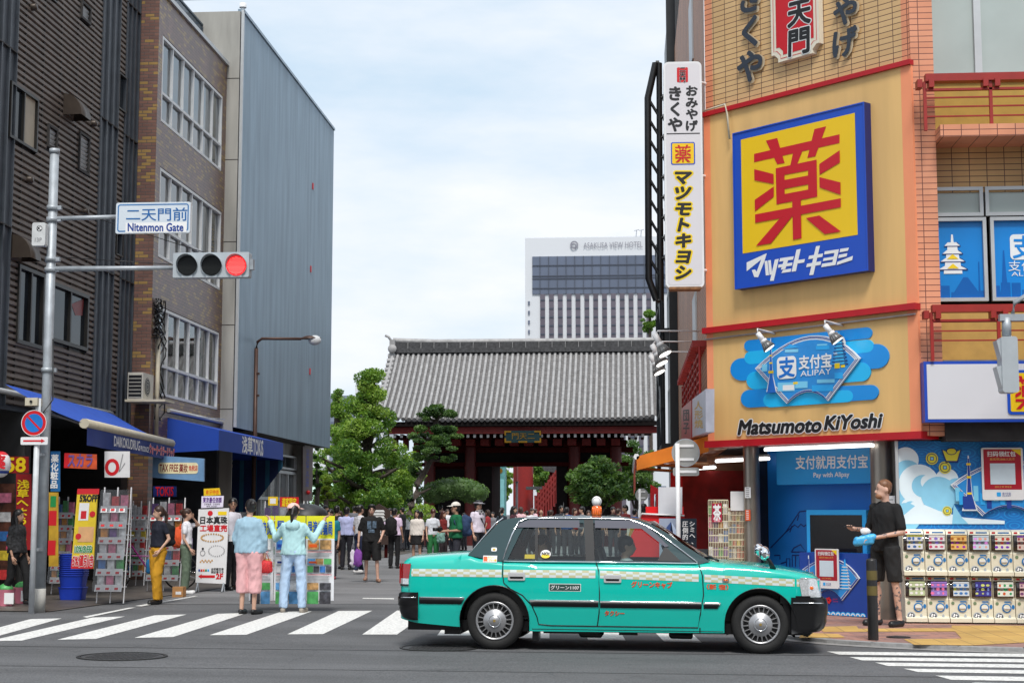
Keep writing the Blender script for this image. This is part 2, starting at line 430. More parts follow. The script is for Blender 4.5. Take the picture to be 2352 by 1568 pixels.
for i in range(len(KP)-1):
 a,b=Vector(KP[i]),Vector(KP[i+1]);n=max(1,round((b-a).length/.62));t=(b-a).normalized();nn=Vector((-t.y,t.x))
 for j in range(n):
  p=a+(b-a)*(j/n);q=p-nn*-.0
  w=Vector((t.y,-t.x))*.16
  mb.add([(*(p-t*.005),gz(p.x,KH+.003)),(*(p+t*.005),gz(p.x,KH+.003)),(*(p+t*.005+w),gz(p.x,KH+.003)),(*(p-t*.005+w),gz(p.x,KH+.003))],[(0,1,2,3)],black_mt)
mb.build('kerb',kind='structure')
pave_r=tile_mat('brick_paving',(.95,.3,0),S(176,128,112),S(138,112,108),S(92,78,72),.4,.2,.008,V=(-.3,.95,0),bump=.4,rough=.8,bias=-.1)
sheet('right_pavement',[p for p in k1]+[(9,62)],KH,pave_r)
tact=tile_mat('tactile_paving',(1,0,0),S(204,166,92),S(194,154,84),S(140,112,72),.3,.3,.006,offset=0,V=(0,1,0),rough=.8,bump=.3)
for pts in([(560,1226),(800,1222),(812,1238),(1380,1234),(1378,1219),(1600,1217),(2000,1222),(2000,1330),(1819,1322),(1500,1340),(1150,1336),(1088,1302),(1440,1298),(1400,1254),(600,1257)],[(470,1262),(690,1270),(730,1291),(450,1294)]):
 sheet('tactile_paving',[(p.x,p.y)for p in(G(*z3(*q),KH)for q in pts)],KH+.005,tact)
iron=M('cast_iron',(.062,.063,.066),.55,.4,var=.3,scale=30,bump=.4)
def manhole(px,py,r,label,h=0,rim=.3):
 p=G(px,py,h);t=thing('manhole_cover',label,'manhole cover',p)
 f=Fr((p.x,p.y,p.z),(1,0,-TILT),(0,1,0));mb=MB()
 mb.slab(f,circ(0,0,r,40),0,.006,iron)
 for i in range(-7,8):
  for j in range(-7,8):
   u,v=i*r*.125,j*r*.125
   if u*u+v*v<(r*.86)**2:mb.fbox(f,u-r*.04,u+r*.04,v-r*.04,v+r*.04,.0055,.010,iron)
 mb.build('lid',t)
 m2=MB();m2.slab(f,circ(0,0,r*1.1,40),0,.010,M('manhole_rim',(rim*.3,)*3,.6,.5),holes=[circ(0,0,r*1.02,40)[::-1]]);m2.build('rim',t)
manhole(281,1507.5,.42,'round iron manhole cover flush in the asphalt before the left end of the crosswalk',rim=.12)
manhole(1008,1487.5,.40,'round iron manhole cover with bright rim behind the taxi rear wheel',rim=1.1)
p=z3(1055,1290);manhole(p[0],p[1],.13,'small dark drain cover set in the brick pavement behind the bollard',h=KH)
# TAXI
TQ=M('taxi_turquoise_paint',S(6,184,168),.22,var=.02,coat=.8)
TD=M('taxi_dark_green_paint',(.003,.036,.042),.2,var=.02,coat=.6)
TB=M('taxi_black_trim',(.006,.006,.007),.28,var=.05)
visor=M('smoked_visor',(.10,.10,.125),.15,var=.02,coat=.5)
seatm=M('seat_cloth_grey',(.06,.06,.065),.8)
cover=M('white_seat_cover',(.7,.7,.7),.8)
tglass=glass_mat('taxi_window_glass',(.84,.93,.90),.93)
TS=1.047
TYAW=R_(2.6)
tc0=G(1441.6,1496);TY=17.45
f_=onY(1136.4,1488,TY+.066);g_=onY(1746.8,1500,TY-.066)
c_=(f_+g_)/2
hd=Vector((math.cos(TYAW),-math.sin(TYAW),0))
side=Vector((math.sin(TYAW),math.cos(TYAW),0))
org=c_-hd*(1.3925*TS)+side*(.80*TS);org.z=gz(org.x)
taxi=thing('taxi','turquoise saloon taxi with black roof, checkered side stripe and amber roof lamp','taxi',org,rz=-TYAW)
taxi.rotation_euler=(0,TILT,-TYAW);taxi.scale=(TS,TS,TS)
def interp(tab,x):
 if x<=tab[0][0]:return tab[0][1]
 for(a,p),(b,q)in zip(tab,tab[1:]):
  if x<=b:return p+(q-p)*(x-a)/(b-a)
 return tab[-1][1]
topt=[(-1.03,.86),(-1.0,.925),(-.96,.955),(-.6,.985),(-.28,1.005),(-.2,.97),(.1,.93),(2.15,.928),(2.25,.945),(2.35,.93),(2.77,.895),(3.05,.862),(3.25,.825),(3.36,.80),(3.40,.77)]
bott=[(-1.03,.31),(-.85,.27),(-.4,.235),(.4,.20),(2.4,.21),(3.0,.28),(3.4,.33)]
hwt=[(-1.04,.70),(-1.0,.76),(-.93,.80),(-.7,.825),(0,.845),(2.5,.845),(2.9,.83),(3.15,.80),(3.3,.75),(3.40,.69)]
def SW(z):
 return interp([(.15,.95),(.3,.975),(.45,1.0),(.62,1.0),(.80,.985),(.90,.955),(1.02,.90)],z)
def sy_(x,z):return-interp(hwt,x)*SW(z)
AR=.372;AZ=.305
def arch(x):
 for cx in(0,2.785):
  d=abs(x-cx)
  if d<AR:return AZ+math.sqrt(AR*AR-d*d)
 return 0
xs=[-1.03,-1.015,-1.0,-.97,-.93,-.85,-.75,-.65,-.55,-.45]
for cx in(0,2.785):
 xs+=[cx-AR+1e-4]+[cx+AR*math.cos(math.pi*(1-i/24))for i in range(1,24)]+[cx+AR-1e-4]
 xs+=[cx-AR-1e-4,cx+AR+1e-4]
xs+=[.45+i*.15 for i in range(14)]+[3.17,3.2,3.25,3.3,3.34,3.37,3.39,3.40]
xs=sorted(xs)
def column(x):
 zb=interp(bott,x);a=arch(x);zt=interp(topt,x)
 b=max(zb,a);r=[]
 for i in range(15):
  z=b+(zt-.0-b)*(i/14)
  k=max(0,(z-(zt-.045))/.045)
  r.append((x,sy_(x,z)+.045*k*k*.8,z-.012*k*k))
 return r
mb=MB()
cab0,cab1=-.22,2.2
cols=[column(x)for x in xs]
mb.grid(cols,TQ)
mb.grid([[(x,-y,z)for x,y,z in c]for c in cols],TQ)
def toprow(x):
 x0,y0,z0=column(x)[-1];n=12;r=[]
 for i in range(n+1):
  s_=-1+2*i/n
  crown=.028*(1-s_**4)
  rib=.010*math.exp(-((abs(s_)-.78)/.06)**2)if x>2.2 else 0
  r.append((x,-y0*s_*1.0,z0+crown+rib))
 return r
mb.grid([toprow(x)for x in xs if x<=cab0+.01],TQ)
mb.grid([toprow(x)for x in xs if x>=cab1-.1],TQ)
for x in(xs[0],xs[-1]):
 c=column(x);mb.grid([[(x,y*s_,z)for y,z in((p[1],p[2])for p in c)]for s_ in(1,.6,.2,-.2,-.6,-1)],TQ)
body=mb.build('body',taxi)
mb=MB()
mb.box(-.95,3.3,-.70,.70,.19,.30,TB)
mb.box(-.55,-.38,-.72,-.3,.15,.2,TB);mb.box(.5,1.1,-.6,.6,.165,.2,TB);mb.box(1.3,1.5,-.5,.5,.15,.2,TB)
mb.tube([(-.98,-.45,.25),(-.6,-.45,.22),(.3,-.4,.2)],.03,TB)
mb.box(.40,.47,-.78,-.6,.10,.24,TB)
for cx in(0,2.785):
 for sgn in(-1,1):
  pr=[(AR+.0,0),(AR+.0,.26)]
  vs=[]
  n=26
  for k in range(2):
   for i in range(n+1):
    q=math.pi*(-.12+1.24*i/n);vs.append((cx+AR*.995*math.cos(q),sgn*(.835-.3*k),AZ+AR*.995*math.sin(q)))
  mb.add(vs,[(i,i+1,n+2+i,n+1+i)for i in range(n)],TB,True)
  mb.add([(cx,sgn*.535,AZ)]+vs[n+1:],[(0,i+1,i+2)for i in range(n)],TB)
mb.build('underbody',taxi)
def follow(pts,d,m,w=None):
 pass
def side_strip(mb,x0,x1,zlo,zhi,d,m,n=20,far=False,mf=None):
 rows=[]
 for j in range(3):
  row=[]
  for i in range(n+1):
   x=x0+(x1-x0)*i/n;a,b=(zlo(x)if callable(zlo)else zlo),(zhi(x)if callable(zhi)else zhi)
   z=a+(b-a)*j/2;y=sy_(x,z)-d
   row.append((x,-y if far else y,z))
  rows.append(row)
 mb.grid(rows,m,mf=mf)
def gy(x,z):return-(.775-(z-.93)*.36-max(0,(x-1.9))*.02)
def sidemap(u,v,d):return(u,gy(u,v)-d,v)
class GF:
 def __init__(s,sg=1):s.sg=sg
 def P(s,u,v,d=0):x,y,z=sidemap(u,v,d);return Vector((x,y*s.sg,z))
def arc(p0,p1,p2,n=6):
 return[((1-t)**2*p0[0]+2*t*(1-t)*p1[0]+t*t*p2[0],(1-t)**2*p0[1]+2*t*(1-t)*p1[1]+t*t*p2[1])for t in[i/n for i in range(n+1)]]
outer=[(-.30,.985),(.06,.92),(2.16,.915),(2.27,.945)]+arc((2.0,1.11),(1.72,1.32),(1.52,1.375))+[(1.2,1.398),(.6,1.40),(.26,1.392)]+arc((.26,1.392),(.10,1.385),(.02,1.34),4)
w_rear=[(.13,.945),(.965,.945),(.93,1.335)]+arc((.42,1.335),(.30,1.335),(.265,1.25),4)
w_front=[(1.06,.945),(1.93,.945)]+arc((1.93,.97),(1.66,1.25),(1.42,1.335),6)[0:]+[(1.03,1.335)]
GL,GR=GF(1),GF(-1)
mb=MB()
for g in(GL,GR):
 mb.slab(g,outer,-.03,0,TD,TD,holes=[w_rear[::-1],w_front[::-1]])
rows=[]
for i,(x,z,hw_)in enumerate([(-.02,1.31,.60),(.05,1.36,.605),(.14,1.392,.605),(.28,1.412,.608),(.6,1.432,.608),(1.0,1.437,.608),(1.3,1.427,.606),(1.5,1.405,.60),(1.58,1.38,.60),(1.64,1.35,.60)]):
 e=-gy(x,min(z,1.40))-.01
 rows.append([(x,e*s_,z-.020-.04*abs(s_)**3)for s_ in[-1+k/7 for k in range(15)]])
mb.grid(rows,TD)
mb.build('upper_body',taxi)
mb=MB()
for a in([(-.28,1.0),(-.02,1.315)],[(2.24,.955),(1.62,1.36)]):
 (x0,z0),(x1,z1)=a;rows=[]
 for t in(0,.33,.67,1):
  x=x0+(x1-x0)*t;z=z0+(z1-z0)*t;e=-gy(x,z)-.02;bow=.05 if x0>1 else-.03
  rows.append([(x+bow*(1-s_*s_),e*s_,z)for s_ in[-1+k/5 for k in range(11)]])
 m2=MB();m2.grid(rows,glass_mat('windscreen_glass',(.35,.68,.9),.75));m2.build('windscreen' if x0>1 else 'rear_window',taxi)  # blue tint in the glass colour stands in for reflected sky and alcove
wr=lambda far,pts,nm:None
for g,far in((GL,0),(GR,1)):
 for pts,nm in((w_rear,'side_window'),(w_front,'side_window')):
  m2=MB();m2.poly(g,pts,-.015,tglass);m2.build(nm,taxi)
mb=MB()
def gline(pts,r,m,d=.004,sg=GL,n=6):mb.tube([sg.P(u,v,d)for u,v in pts],r,m,n=n)
for sg in(GL,GR):
 for pts,d0 in(([(.964,.93),(1.060,.93),(1.032,1.37),(.935,1.37)],0),([(.425,.945),(.455,.945),(.44,1.335),(.41,1.335)],-.012),([(1.72,.945),(1.965,.945),(1.80,1.10)],-.01)):
  mb=MB();mb.slab(sg,pts,d0,.006,TB);mb.build('window_frame',taxi)
for pts in([(.21,1.285),(.89,1.285),(.885,1.365),(.34,1.365),(.25,1.33)],[(1.055,1.285),(1.55,1.28),(1.80,1.09),(1.84,1.10),(1.62,1.30),(1.45,1.365),(1.05,1.365)]):
 for sg in(GL,GR):mb=MB();mb.slab(sg,pts,.004,.012,visor);mb.build('rain_visor',taxi)
for sg in(GL,GR):
 mb=MB();gline([(.075,.935),(.17,1.22),(.235,1.345),(.33,1.382),(.7,1.385),(1.2,1.383)]+arc((1.42,1.375),(1.66,1.31),(1.86,1.14),5)+[(2.14,.932)],.009,chrome,.006,sg);mb.build('chrome_trim',taxi);mb=MB()
 gline([(.09,.928),(2.14,.924)],.009,chrome,.010,sg);mb.build('chrome_trim',taxi);mb=MB()
 gline([(-.29,.995),(-.02,1.325),(.06,1.385)],.007,chrome,.0,sg);mb.build('chrome_trim',taxi)
mb=MB()
def gap(pts,m=TB,w=.006):
 mb=MB()
 P=[(x,sy_(x,z)-.0015,z)for x,z in pts]
 mb.tube(P,w,m,n=4,smooth=False);mb.build('door_gap',taxi)
gap([(.085,.93),(.085,.80),(.10,.70),(.17,.64),(.30,.575),(.40,.47),(.455,.35),(.47,.275),(.6,.262),(1.09,.262)])
gap([(1.075,.93),(1.10,.85),(1.115,.6),(1.11,.4),(1.09,.262)])
gap([(1.09,.262),(2.14,.262),(2.165,.4),(2.20,.6),(2.19,.8),(2.15,.92)])
gap([(2.16,.262),(2.16,.21)]);gap([(1.115,.225),(2.4,.225)],TB,.003);gap([(.4,.225),(1.115,.225)],TB,.003)
gap([(-.925,.60),(-.925,.90)],TB,.004)
mb=MB()
for cx in(0,2.785):
 P=[(cx+(AR-.004)*math.cos(math.pi*(i/24)),sy_(cx,AZ+AR*math.sin(math.pi*i/24))-.002,AZ+(AR-.004)*math.sin(math.pi*i/24))for i in range(25)]
 mb=MB();mb.tube(P,.007,TB,n=4);mb.build('arch_lip',taxi)
ck_a=M('stripe_silver',S(205,215,215),.3,var=0,coat=.5);ck_b=M('stripe_beige',S(190,188,150),.3,var=0,coat=.5)
zc=[(-.95,.838),(1.1,.842),(2.2,.812),(3.30,.765)]
zh=[(-.95,.078),(1.1,.08),(3.30,.074)]
mb=MB()
segs=[(-.955,.075),(.095,1.07),(1.12,2.15),(2.21,3.19)]
for a,b in segs:
 n=max(1,round((b-a)/.0685));rows=[]
 for j in range(4):
  rows.append([(x,sy_(x,z)-.0025,z)for x in[a+(b-a)*i/n for i in range(n+1)]for z in[interp(zc,x)-interp(zh,x)*(1-j/3)]])
 k0=round((a+.955)/.0685)
 mb.grid(rows,ck_a,mf=lambda i,j:ck_a if(i+j+k0)%2==0 else ck_b)
mb.build('checkered_stripe',taxi)
mb=MB()
def mould(x0,x1,z0,z1,cut0=0,cut1=0):
 mb=MB()
 pts=[(x0+cut0,z0),(x1-cut1,z0),(x1,z1),(x0,z1)]
 n=10
 lo=[(x0+cut0+(x1-cut1-x0-cut0)*i/n,z0)for i in range(n+1)];hi=[(x0+(x1-x0)*i/n,z1)for i in range(n+1)]
 mb.grid([[(x,sy_(x,z)-.001,z)for x,z in lo],[(x,sy_(x,z)-.016,z+.012)for x,z in lo],[(x,sy_(x,z)-.018,z-.008)for x,z in hi],[(x,sy_(x,z)-.001,z)for x,z in hi]],TB)
 mb.tube([(x,sy_(x,z)-.015,z-.004)for x,z in hi],.0055,chrome,n=5);mb.build('side_moulding',taxi)
mould(-.81,-.32,.472,.545,0,.03);mould(.375,1.105,.46,.53,.03,0);mould(1.122,2.175,.455,.527);mould(2.20,2.375,.46,.523,0,.03)
for x0,z0 in((.15,.735),(1.165,.722)):
 mb=MB()
 f=Fr((x0,sy_(x0+.08,z0+.03)-.004,z0),(1,0,0));f.N=Vector((0,-1,0))
 mb.slab(f,rrect(-.004,-.004,.178,.078,.012),0,.014,M('bright_silver',(.8,.8,.82),.25,.5,var=0))
 mb.slab(f,rrect(.018,.012,.156,.034,.006),.014,.0155,black_pl)
 mb.slab(f,rrect(.012,.036,.162,.070,.01),.014,.026,M('bright_silver',(.8,.8,.82)))
 mb.build('door_handle',taxi)
def flank(name,body,x0,z0,x1,z1,m,back=None,bold=.01,dz=0,mbx=None):
 mb=MB()
 if back:
  for(mm,e,d)in back:
   side_strip(mb,x0-e,x1+e,z0-e,z1+e,d,mm,n=4)
 letters(mb,None,body,[(x0,z1),(x1,z1+dz),(x1,z0+dz),(x0,z0)],m,d=.006,bold=bold,px=False,fn=lambda u,v,d:(u,sy_(u,v)-d,v))
 mb.build(name,taxi,fix=False)
red_o=M('flank_orange_ink',S(215,75,30),.4,var=0)
flank('lettering','グリーンキャブ',1.45,.672,1.875,.735,red_o,dz=-.006,bold=.04)
flank('lettering','（新 宿）',2.235,.66,2.455,.715,red_o,bold=.03,dz=-.004)
flank('lettering','タクシー',1.17,.375,1.375,.425,red_o,bold=.04)
flank('number_plaque','グリーン1107',.60,.64,.90,.682,white_i,back=[(white_i,.018,.002),(M('plaque_green',(.02,.06,.05),.4),.013,.0035)],bold=.02)
mb=MB()
side_strip(mb,-.13,.02,.915,.985,.004,white_i,n=3)
side_strip(mb,-.125,-.085,.925,.975,.0055,orange_i,n=2)
letters(mb,None,'タクシー',[(-.08,.978),(-.01,.978),(-.01,.955),(-.08,.955)],yellow_i,d=.007,bold=.02,px=False,fn=lambda u,v,d:(u,sy_(u,v)-d,v))
letters(mb,None,'こども110番',[(-.085,.95),(.015,.95),(.015,.925),(-.085,.925)],M('sticker_yellow',S(235,190,20),.5),d=.007,bold=.03,px=False,fn=lambda u,v,d:(u,sy_(u,v)-d,v))
mb.build('sticker',taxi,fix=False)
mb=MB()
mb.slab(GL,rrect(-.05,1.03,.01,1.07,.012),.0,.006,white_i);mb.slab(GL,rrect(-.035,1.038,-.005,1.06,.008),.006,.008,gold_i)
mb.build('pillar_badge',taxi)
mb=MB()
mb.poly(GL,circ(.535,1.005,.055,24,ry=.045),.0,white_i);mb.poly(GL,circ(.535,.985,.045,20,ry=.022),.003,yellow_i)
letters(mb,GL,'NO!',[(.495,1.025),(.575,1.025),(.575,.995),(.495,.995)],ink,d=.006,bold=.05,px=False)
mb.slab(GL,[(.31,.955),(.42,.955),(.42,1.0),(.31,1.0)],-.02,-.018,yellow_i)
mb.build('window_sticker',taxi,fix=False)
def bumper(name,pr,x_in,sgn):
 """profile of (reach, z); wraps round the corners of the car"""
 m2=MB();path=[]
 for i in range(13):
  a=-90+180*i/12
  path.append(a)
 hw,rad=.84,.16
 rows=[]
 for reach,z in pr:
  row=[(x_in,-hw*min(1,.985+.0*reach),z)]
  for a in range(0,91,15):row.append((x_in+sgn*(reach-rad+rad*math.sin(R_(a))),-(hw-rad+rad*math.cos(R_(a))),z))
  row+=[(x,-y,z)for x,y,z in row[::-1]]
  rows.append(row)
 m2.grid(rows,TB)
 o=m2.build(name,taxi)
 m3=MB();zz=max(z for _,z in pr)-.055
 row=[(x_in+sgn*.02,-hw-.006,zz)]+[(x_in+sgn*(pr[1][0]-rad+(rad+.006)*math.sin(R_(a))),-(hw-rad+(rad+.006)*math.cos(R_(a))),zz)for a in range(0,91,15)]
 m3.tube(row[:5],.006,chrome,n=5);m3.build('chrome_strip',o)
bumper('bumper',[(.20,.592),(.235,.575),(.245,.53),(.245,.45),(.23,.445),(.23,.40),(.20,.33),(.16,.30),(.10,.30)],-.82,-1)
bumper('bumper',[(.34,.585),(.375,.565),(.385,.52),(.385,.42),(.37,.38),(.37,.33),(.345,.27),(.30,.235),(.1,.20)],3.10,1)
mb=MB();mb.box(2.99,3.3,-.80,.80,.52,.60,TB)
mb.quad((3.0,-.80,.585),(3.3,-.76,.585),(3.3,-.76,.3),(3.08,-.80,.22),TB);mb.tube([(3.2,-.5,.2),(3.28,-.5,.17),(3.33,-.5,.21)],.012,TB)
mb.tube([(-.95,-.5,.29),(-.97,-.5,.25),(-.86,-.5,.25),(-.85,-.5,.29)],.008,TB)
mb.build('bumper_valance',taxi)
mb=MB();mb.box(3.36,3.425,-.42,.42,.60,.76,chrome);mb.box(3.42,3.43,-.38,.38,.62,.74,TB);mb.build('grille',taxi)
mb=MB();mb.tube([(3.33,-.05,.80),(3.38,0,.81),(3.33,.05,.80)],.012,chrome);mb.build('bonnet_ornament',taxi)
lens_r=M('tail_lamp_red',S(150,8,14),.12,var=.1,coat=.8);lens_c=M('lamp_clear',(.62,.64,.66),.12,.3,var=.25,scale=60,coat=.8)
lens_o=M('lamp_amber',S(235,110,30),.2,var=.1,coat=.8)
for sg in(-1,1):
 mb=MB()
 def lamp(x0,x1,z0,z1,m,d=.012,t0=0,t1=0):
  rows=[]
  for j in range(5):
   z=z0+(z1-z0)*j/4;row=[]
   for i in range(9):
    x=x0+(x1-x0)*i/8+(t0*j/4 if x0<0 else t0*j/4)
    row.append((x,-sg*(sy_(x,z)-d)*(1 if sg>0 else 1),z))
   rows.append(row)
  mb.grid(rows,m)
 lamp(-1.042,-.93,.735,.89,lens_r,t0=.02);lamp(-1.042,-.93,.675,.735,lens_c);lamp(-1.04,-.93,.655,.672,black_pl)
 mb.box(-1.046,-1.03,min(-sg*-.72,-sg*-.45),max(-sg*-.72,-sg*-.45),.68,.89,lens_r)
 mb.build('tail_lamp',taxi)
 mb=MB()
 rows=[]
 for j in range(5):
  z=.585+(.775-.585)*j/4;row=[]
  for i in range(7):
   t=i/6;x=3.215-.03*(j/4)+t*(.175+.02*(1-j/4));x=min(x,3.42)
   row.append((x,sg*(-sy_(min(x,3.4),z)+.010),z))
  row+=[(3.425-.01*j/4,sg*.62,z),(3.44-.02*j/4,sg*.45,z)]
  rows.append(row)
 mb.grid(rows,lens_c)
 b0=sg*(-sy_(3.31,.68)+.013)
 mb.ell((3.315,b0,.68),(.022,.004,.018),lens_o)
 mb.tube([(3.20,sg*(-sy_(3.2,.775)+.012),.782),(3.39,sg*(-sy_(3.39,.775)+.012),.775)],.006,chrome,n=5)
 mb.build('headlight',taxi)
mb=MB();mb.slab(Fr((2.395,sy_(2.4,.76)-.002,.738),(1,0,0)),rrect(0,0,.07,.038,.012),0,.012,chrome);mb.ell((2.43,sy_(2.43,.757)-.016,.757),(.025,.006,.012),lens_o);mb.build('side_marker',taxi)
for sg in(-1,1):
 mb=MB();y=sg*.70
 mb.tube([(2.93,y,.865),(2.89,y+sg*.03,.95),(2.855,y+sg*.05,1.0)],[.030,.022,.014],black_pl,n=8)
 mb.ell((2.835,y+sg*.05,1.035),(.058,.10,.075),chrome,14,10)
 mb.slab(Fr((2.785,y+sg*.05,1.035),(0,-1,0)),circ(0,0,.085,18,ry=.062),0,.002,M('mirror_glass',(.5,.52,.55),.05,1,var=0))
 mb.build('fender_mirror',taxi)
hub=M('wheel_cover_silver',(.42,.42,.43),.35,.7,var=.05);hubd=M('wheel_slot_dark',(.02,.02,.02),.7)
def wheel(cx,sg):
 mb=MB();o=(cx,sg*.70,.302)
 pr=[(.195,.085),(.215,.105),(.25,.112),(.285,.10),(.302,.075),(.304,.0),(.302,-.06),(.285,-.085),(.2,-.08)]
 mb.lathe([(r,-h if sg<0 else h)for r,h in pr],o,rubber,40,'y')
 t=mb.build('wheel',taxi)
 m2=MB();s_=sg
 m2.lathe([(r,s_*h)for r,h in[(.0,.075),(.196,.075)]],o,hubd,40,'y')
 m2.lathe([(r,s_*h)for r,h in[(.178,.088),(.188,.105),(.200,.105),(.205,.09),(.2,.07)]],o,hub,40,'y')
 m2.lathe([(r,s_*h)for r,h in[(.0,.125),(.062,.125),(.066,.116),(.07,.112),(.115,.110),(.125,.100),(.126,.07)]],o,hub,40,'y')
 m2.lathe([(r,s_*h)for r,h in[(.060,.126),(.064,.130),(.068,.126)]],o,chrome,32,'y')
 for i in range(20):
  q=2*math.pi*(i+.3)/20;c,s2=math.cos(q),math.sin(q)
  w0,w1=.0085,.0045
  vs=[]
  for r,w,h in((.115,w0,.106),(.185,w1,.104)):
   for e,hh in((-1,h-.02),(-.5,h),(.5,h),(1,h-.02)):
    vs.append((o[0]+r*c-e*w*s2,o[1]+s_*hh,o[2]+r*s2+e*w*c))
  m2.add(vs,[(0,1,5,4),(1,2,6,5),(2,3,7,6)],hub)
 g=M('gold_badge',S(190,160,90),.3,.6)
 m2.box(cx-.012,cx+.012,o[1]+min(s_*.12,s_*.13),o[1]+max(s_*.12,s_*.13),o[2]-.012,o[2]+.014,g)
 m2.build('hub_cap',t)
for cx in(0,2.785):
 for sg in(-1,1):wheel(cx,sg)
mb=MB();lx,lz=1.03,1.415
mb.lathe([(.0,.0),(.055,.0),(.056,.02),(.046,.10),(.04,.105),(0,.108)],(lx,0,lz),lens_o,16)
for i in range(16):
 q=2*math.pi*i/16;mb.tube([(lx+.056*math.cos(q),.056*math.sin(q),lz+.02),(lx+.047*math.cos(q),.047*math.sin(q),lz+.1)],.004,lens_o,n=4)
base=mb.build('roof_lamp',taxi)
mb=MB();mb.ell((lx,0,lz+.155),(.055,.055,.058),M('frosted_globe',(.9,.9,.9),.5,spec=.2),20,14)
for i in range(8):mb.tube([(lx+.044*math.cos(q),-.046,lz+.155+.044*math.sin(q))for q in(i*math.pi/4,(i+.5)*math.pi/4,(i+1)*math.pi/4)],.0022,grey_i,n=4)
mb.build('globe',base)
mb=MB();mb.tube([(.66,0,1.41),(.66,0,1.56)],.004,black_pl,n=5);mb.lathe([(.03,0),(.02,.02),(.008,.03)],(.66,0,1.41),black_pl,10);mb.build('antenna',taxi)
mb=MB()
mb.tube([(2.30,-.5,.965),(2.24,-.55,.975),(1.98,-.25,1.13)],.008,black_pl);mb.tube([(2.30,.2,.965),(2.24,.15,.985),(1.98,.35,1.14)],.008,black_pl)
mb.tube([(2.36,-.66,.95),(2.28,-.60,.985),(2.2,-.55,.98)],.012,black_pl);mb.build('wiper',taxi)
mb=MB()
def seat(x,y,w):
 f=Fr((x,y-w/2,.5),(1,0,0))
 m=seatm
 mb.slab(Fr((0,y-w/2,0),(1,0,0)),[(x,.40),(x+.5,.44),(x+.5,.54),(x+.05,.52)],0,-w,m)
 mb.slab(Fr((0,y-w/2,0),(1,0,0)),[(x-.04,.48),(x+.10,.52),(x-.06,1.06),(x-.17,1.05)],0,-w,m)
 mb.ell((x-.13,y,1.14),(.055,w*.30 if w<.8 else .1,.085),m)
for y in(-.37,.37):seat(1.13,y,.5)
seat(.22,0,1.2);mb.ell((.10,-.36,1.09),(.05,.13,.075),seatm);mb.ell((.10,.36,1.09),(.05,.13,.075),seatm)
mb.build('seats',taxi)
mb=MB();mb.box(1.95,2.2,-.7,.7,.72,.93,TB);mb.box(-.2,.15,-.65,.65,.5,.94,TB)
mb.box(.1,2.1,-.74,.74,.32,.36,seatm)
mb.quad((.05,-.78,.36),(2.1,-.78,.36),(2.1,-.755,.925),(.05,-.755,.925),TB);mb.quad((.05,.78,.36),(2.1,.78,.36),(2.1,.755,.925),(.05,.755,.925),TB)
mb.build('dashboard',taxi)
mb=MB();c=Vector((1.84,-.37,.93));a=Vector((0,1,0));b=Vector((-.42,0,.9)).normalized()
mb.tube([c+(a*math.cos(q)+b*math.sin(q))*.18 for q in[i*math.pi/12 for i in range(25)]],.014,black_pl,cap=False);mb.tube([c,(2.0,-.37,.8)],.025,black_pl)
mb.tube([c-a*.18,c,c+a*.18],.012,black_pl);mb.build('steering_wheel',taxi)
# LEFT SIDE OF THE STREET
XW=-11.0
FX=Fr((XW,0,0),(0,1,0))
def uy(px,X=XW):return onX(px,1181,X).y
clad=M('brown_ribbed_cladding',(.15,.122,.104),.55,.1,var=.18,scale=3)
clad_d=M('cladding_joint',(.03,.026,.024),.7)
seam=M('slate_seam_panel',(.065,.075,.09),.45,.2,var=.15,scale=3)
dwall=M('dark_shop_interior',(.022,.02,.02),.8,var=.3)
alu=M('aluminium_frame',(.52,.54,.55),.4,.4,var=.05)
dframe=M('dark_window_frame',(.02,.018,.016),.4)
gl_dark=M('dark_window_glass',(.012,.016,.02),.08,var=.4,scale=1.5,spec=.25)
gl_sky=glass_mat('clear_pane',(.85,.94,.96),.95,ior=2.3,add=.08)
curtain=M('pale_blue_curtain',(.58,.76,.86),.8,var=.12,scale=2)
blind=M('beige_blind',(.42,.37,.29),.8,var=.06)
warmr=M('dim_room',(.05,.035,.025),.8,var=.5,scale=2)
BT=16.0
dk=thing('clad_building','dark brown ribbed-cladding building with slate seam panels above the blue-awning drugstore','building',(XW,30,0))
ya,yb=22.0,uy(292)
mb=MB()
mb.box(-26,XW-.06,ya,yb,3.35,BT,seam);mb.build('wall',dk)
def ribs(name,y0,y1,z0,z1,parent,holes=()):
 """horizontal stepped ribs; window areas are left out"""
 mb=MB();p=.118;z=z0;prof=((0,-.05),(.018,0),(.078,0),(.092,-.05),(.118,-.05))
 while z<z1:
  spans=[(y0,y1)]
  for(a,b,c,d)in holes:
   if c<z+.06<d:
    ns=[]
    for s0,s1 in spans:
     if b<=s0 or a>=s1:ns.append((s0,s1))
     else:
      if a>s0:ns.append((s0,a))
      if b<s1:ns.append((b,s1))
    spans=ns
  for s0,s1 in spans:
   mb.grid([[FX.P(s,z+dz,d)for s in(s0,s1)]for dz,d in prof],clad,smooth=False)
  z+=p
 y=y0+.45
 while y<y1:
  zz=[(z0,z1)]
  for(a,b,c,d)in holes:
   if a<=y<=b:
    zz=[q for s0,s1 in zz for q in((s0,min(s1,c)),(max(s0,d),s1))if q[1]>q[0]]
  for s0,s1 in zz:mb.fbox(FX,y-.007,y+.007,s0,s1,-.05,-.003,clad_d)
  y+=.9
 return mb.build(name,parent,fix=False)
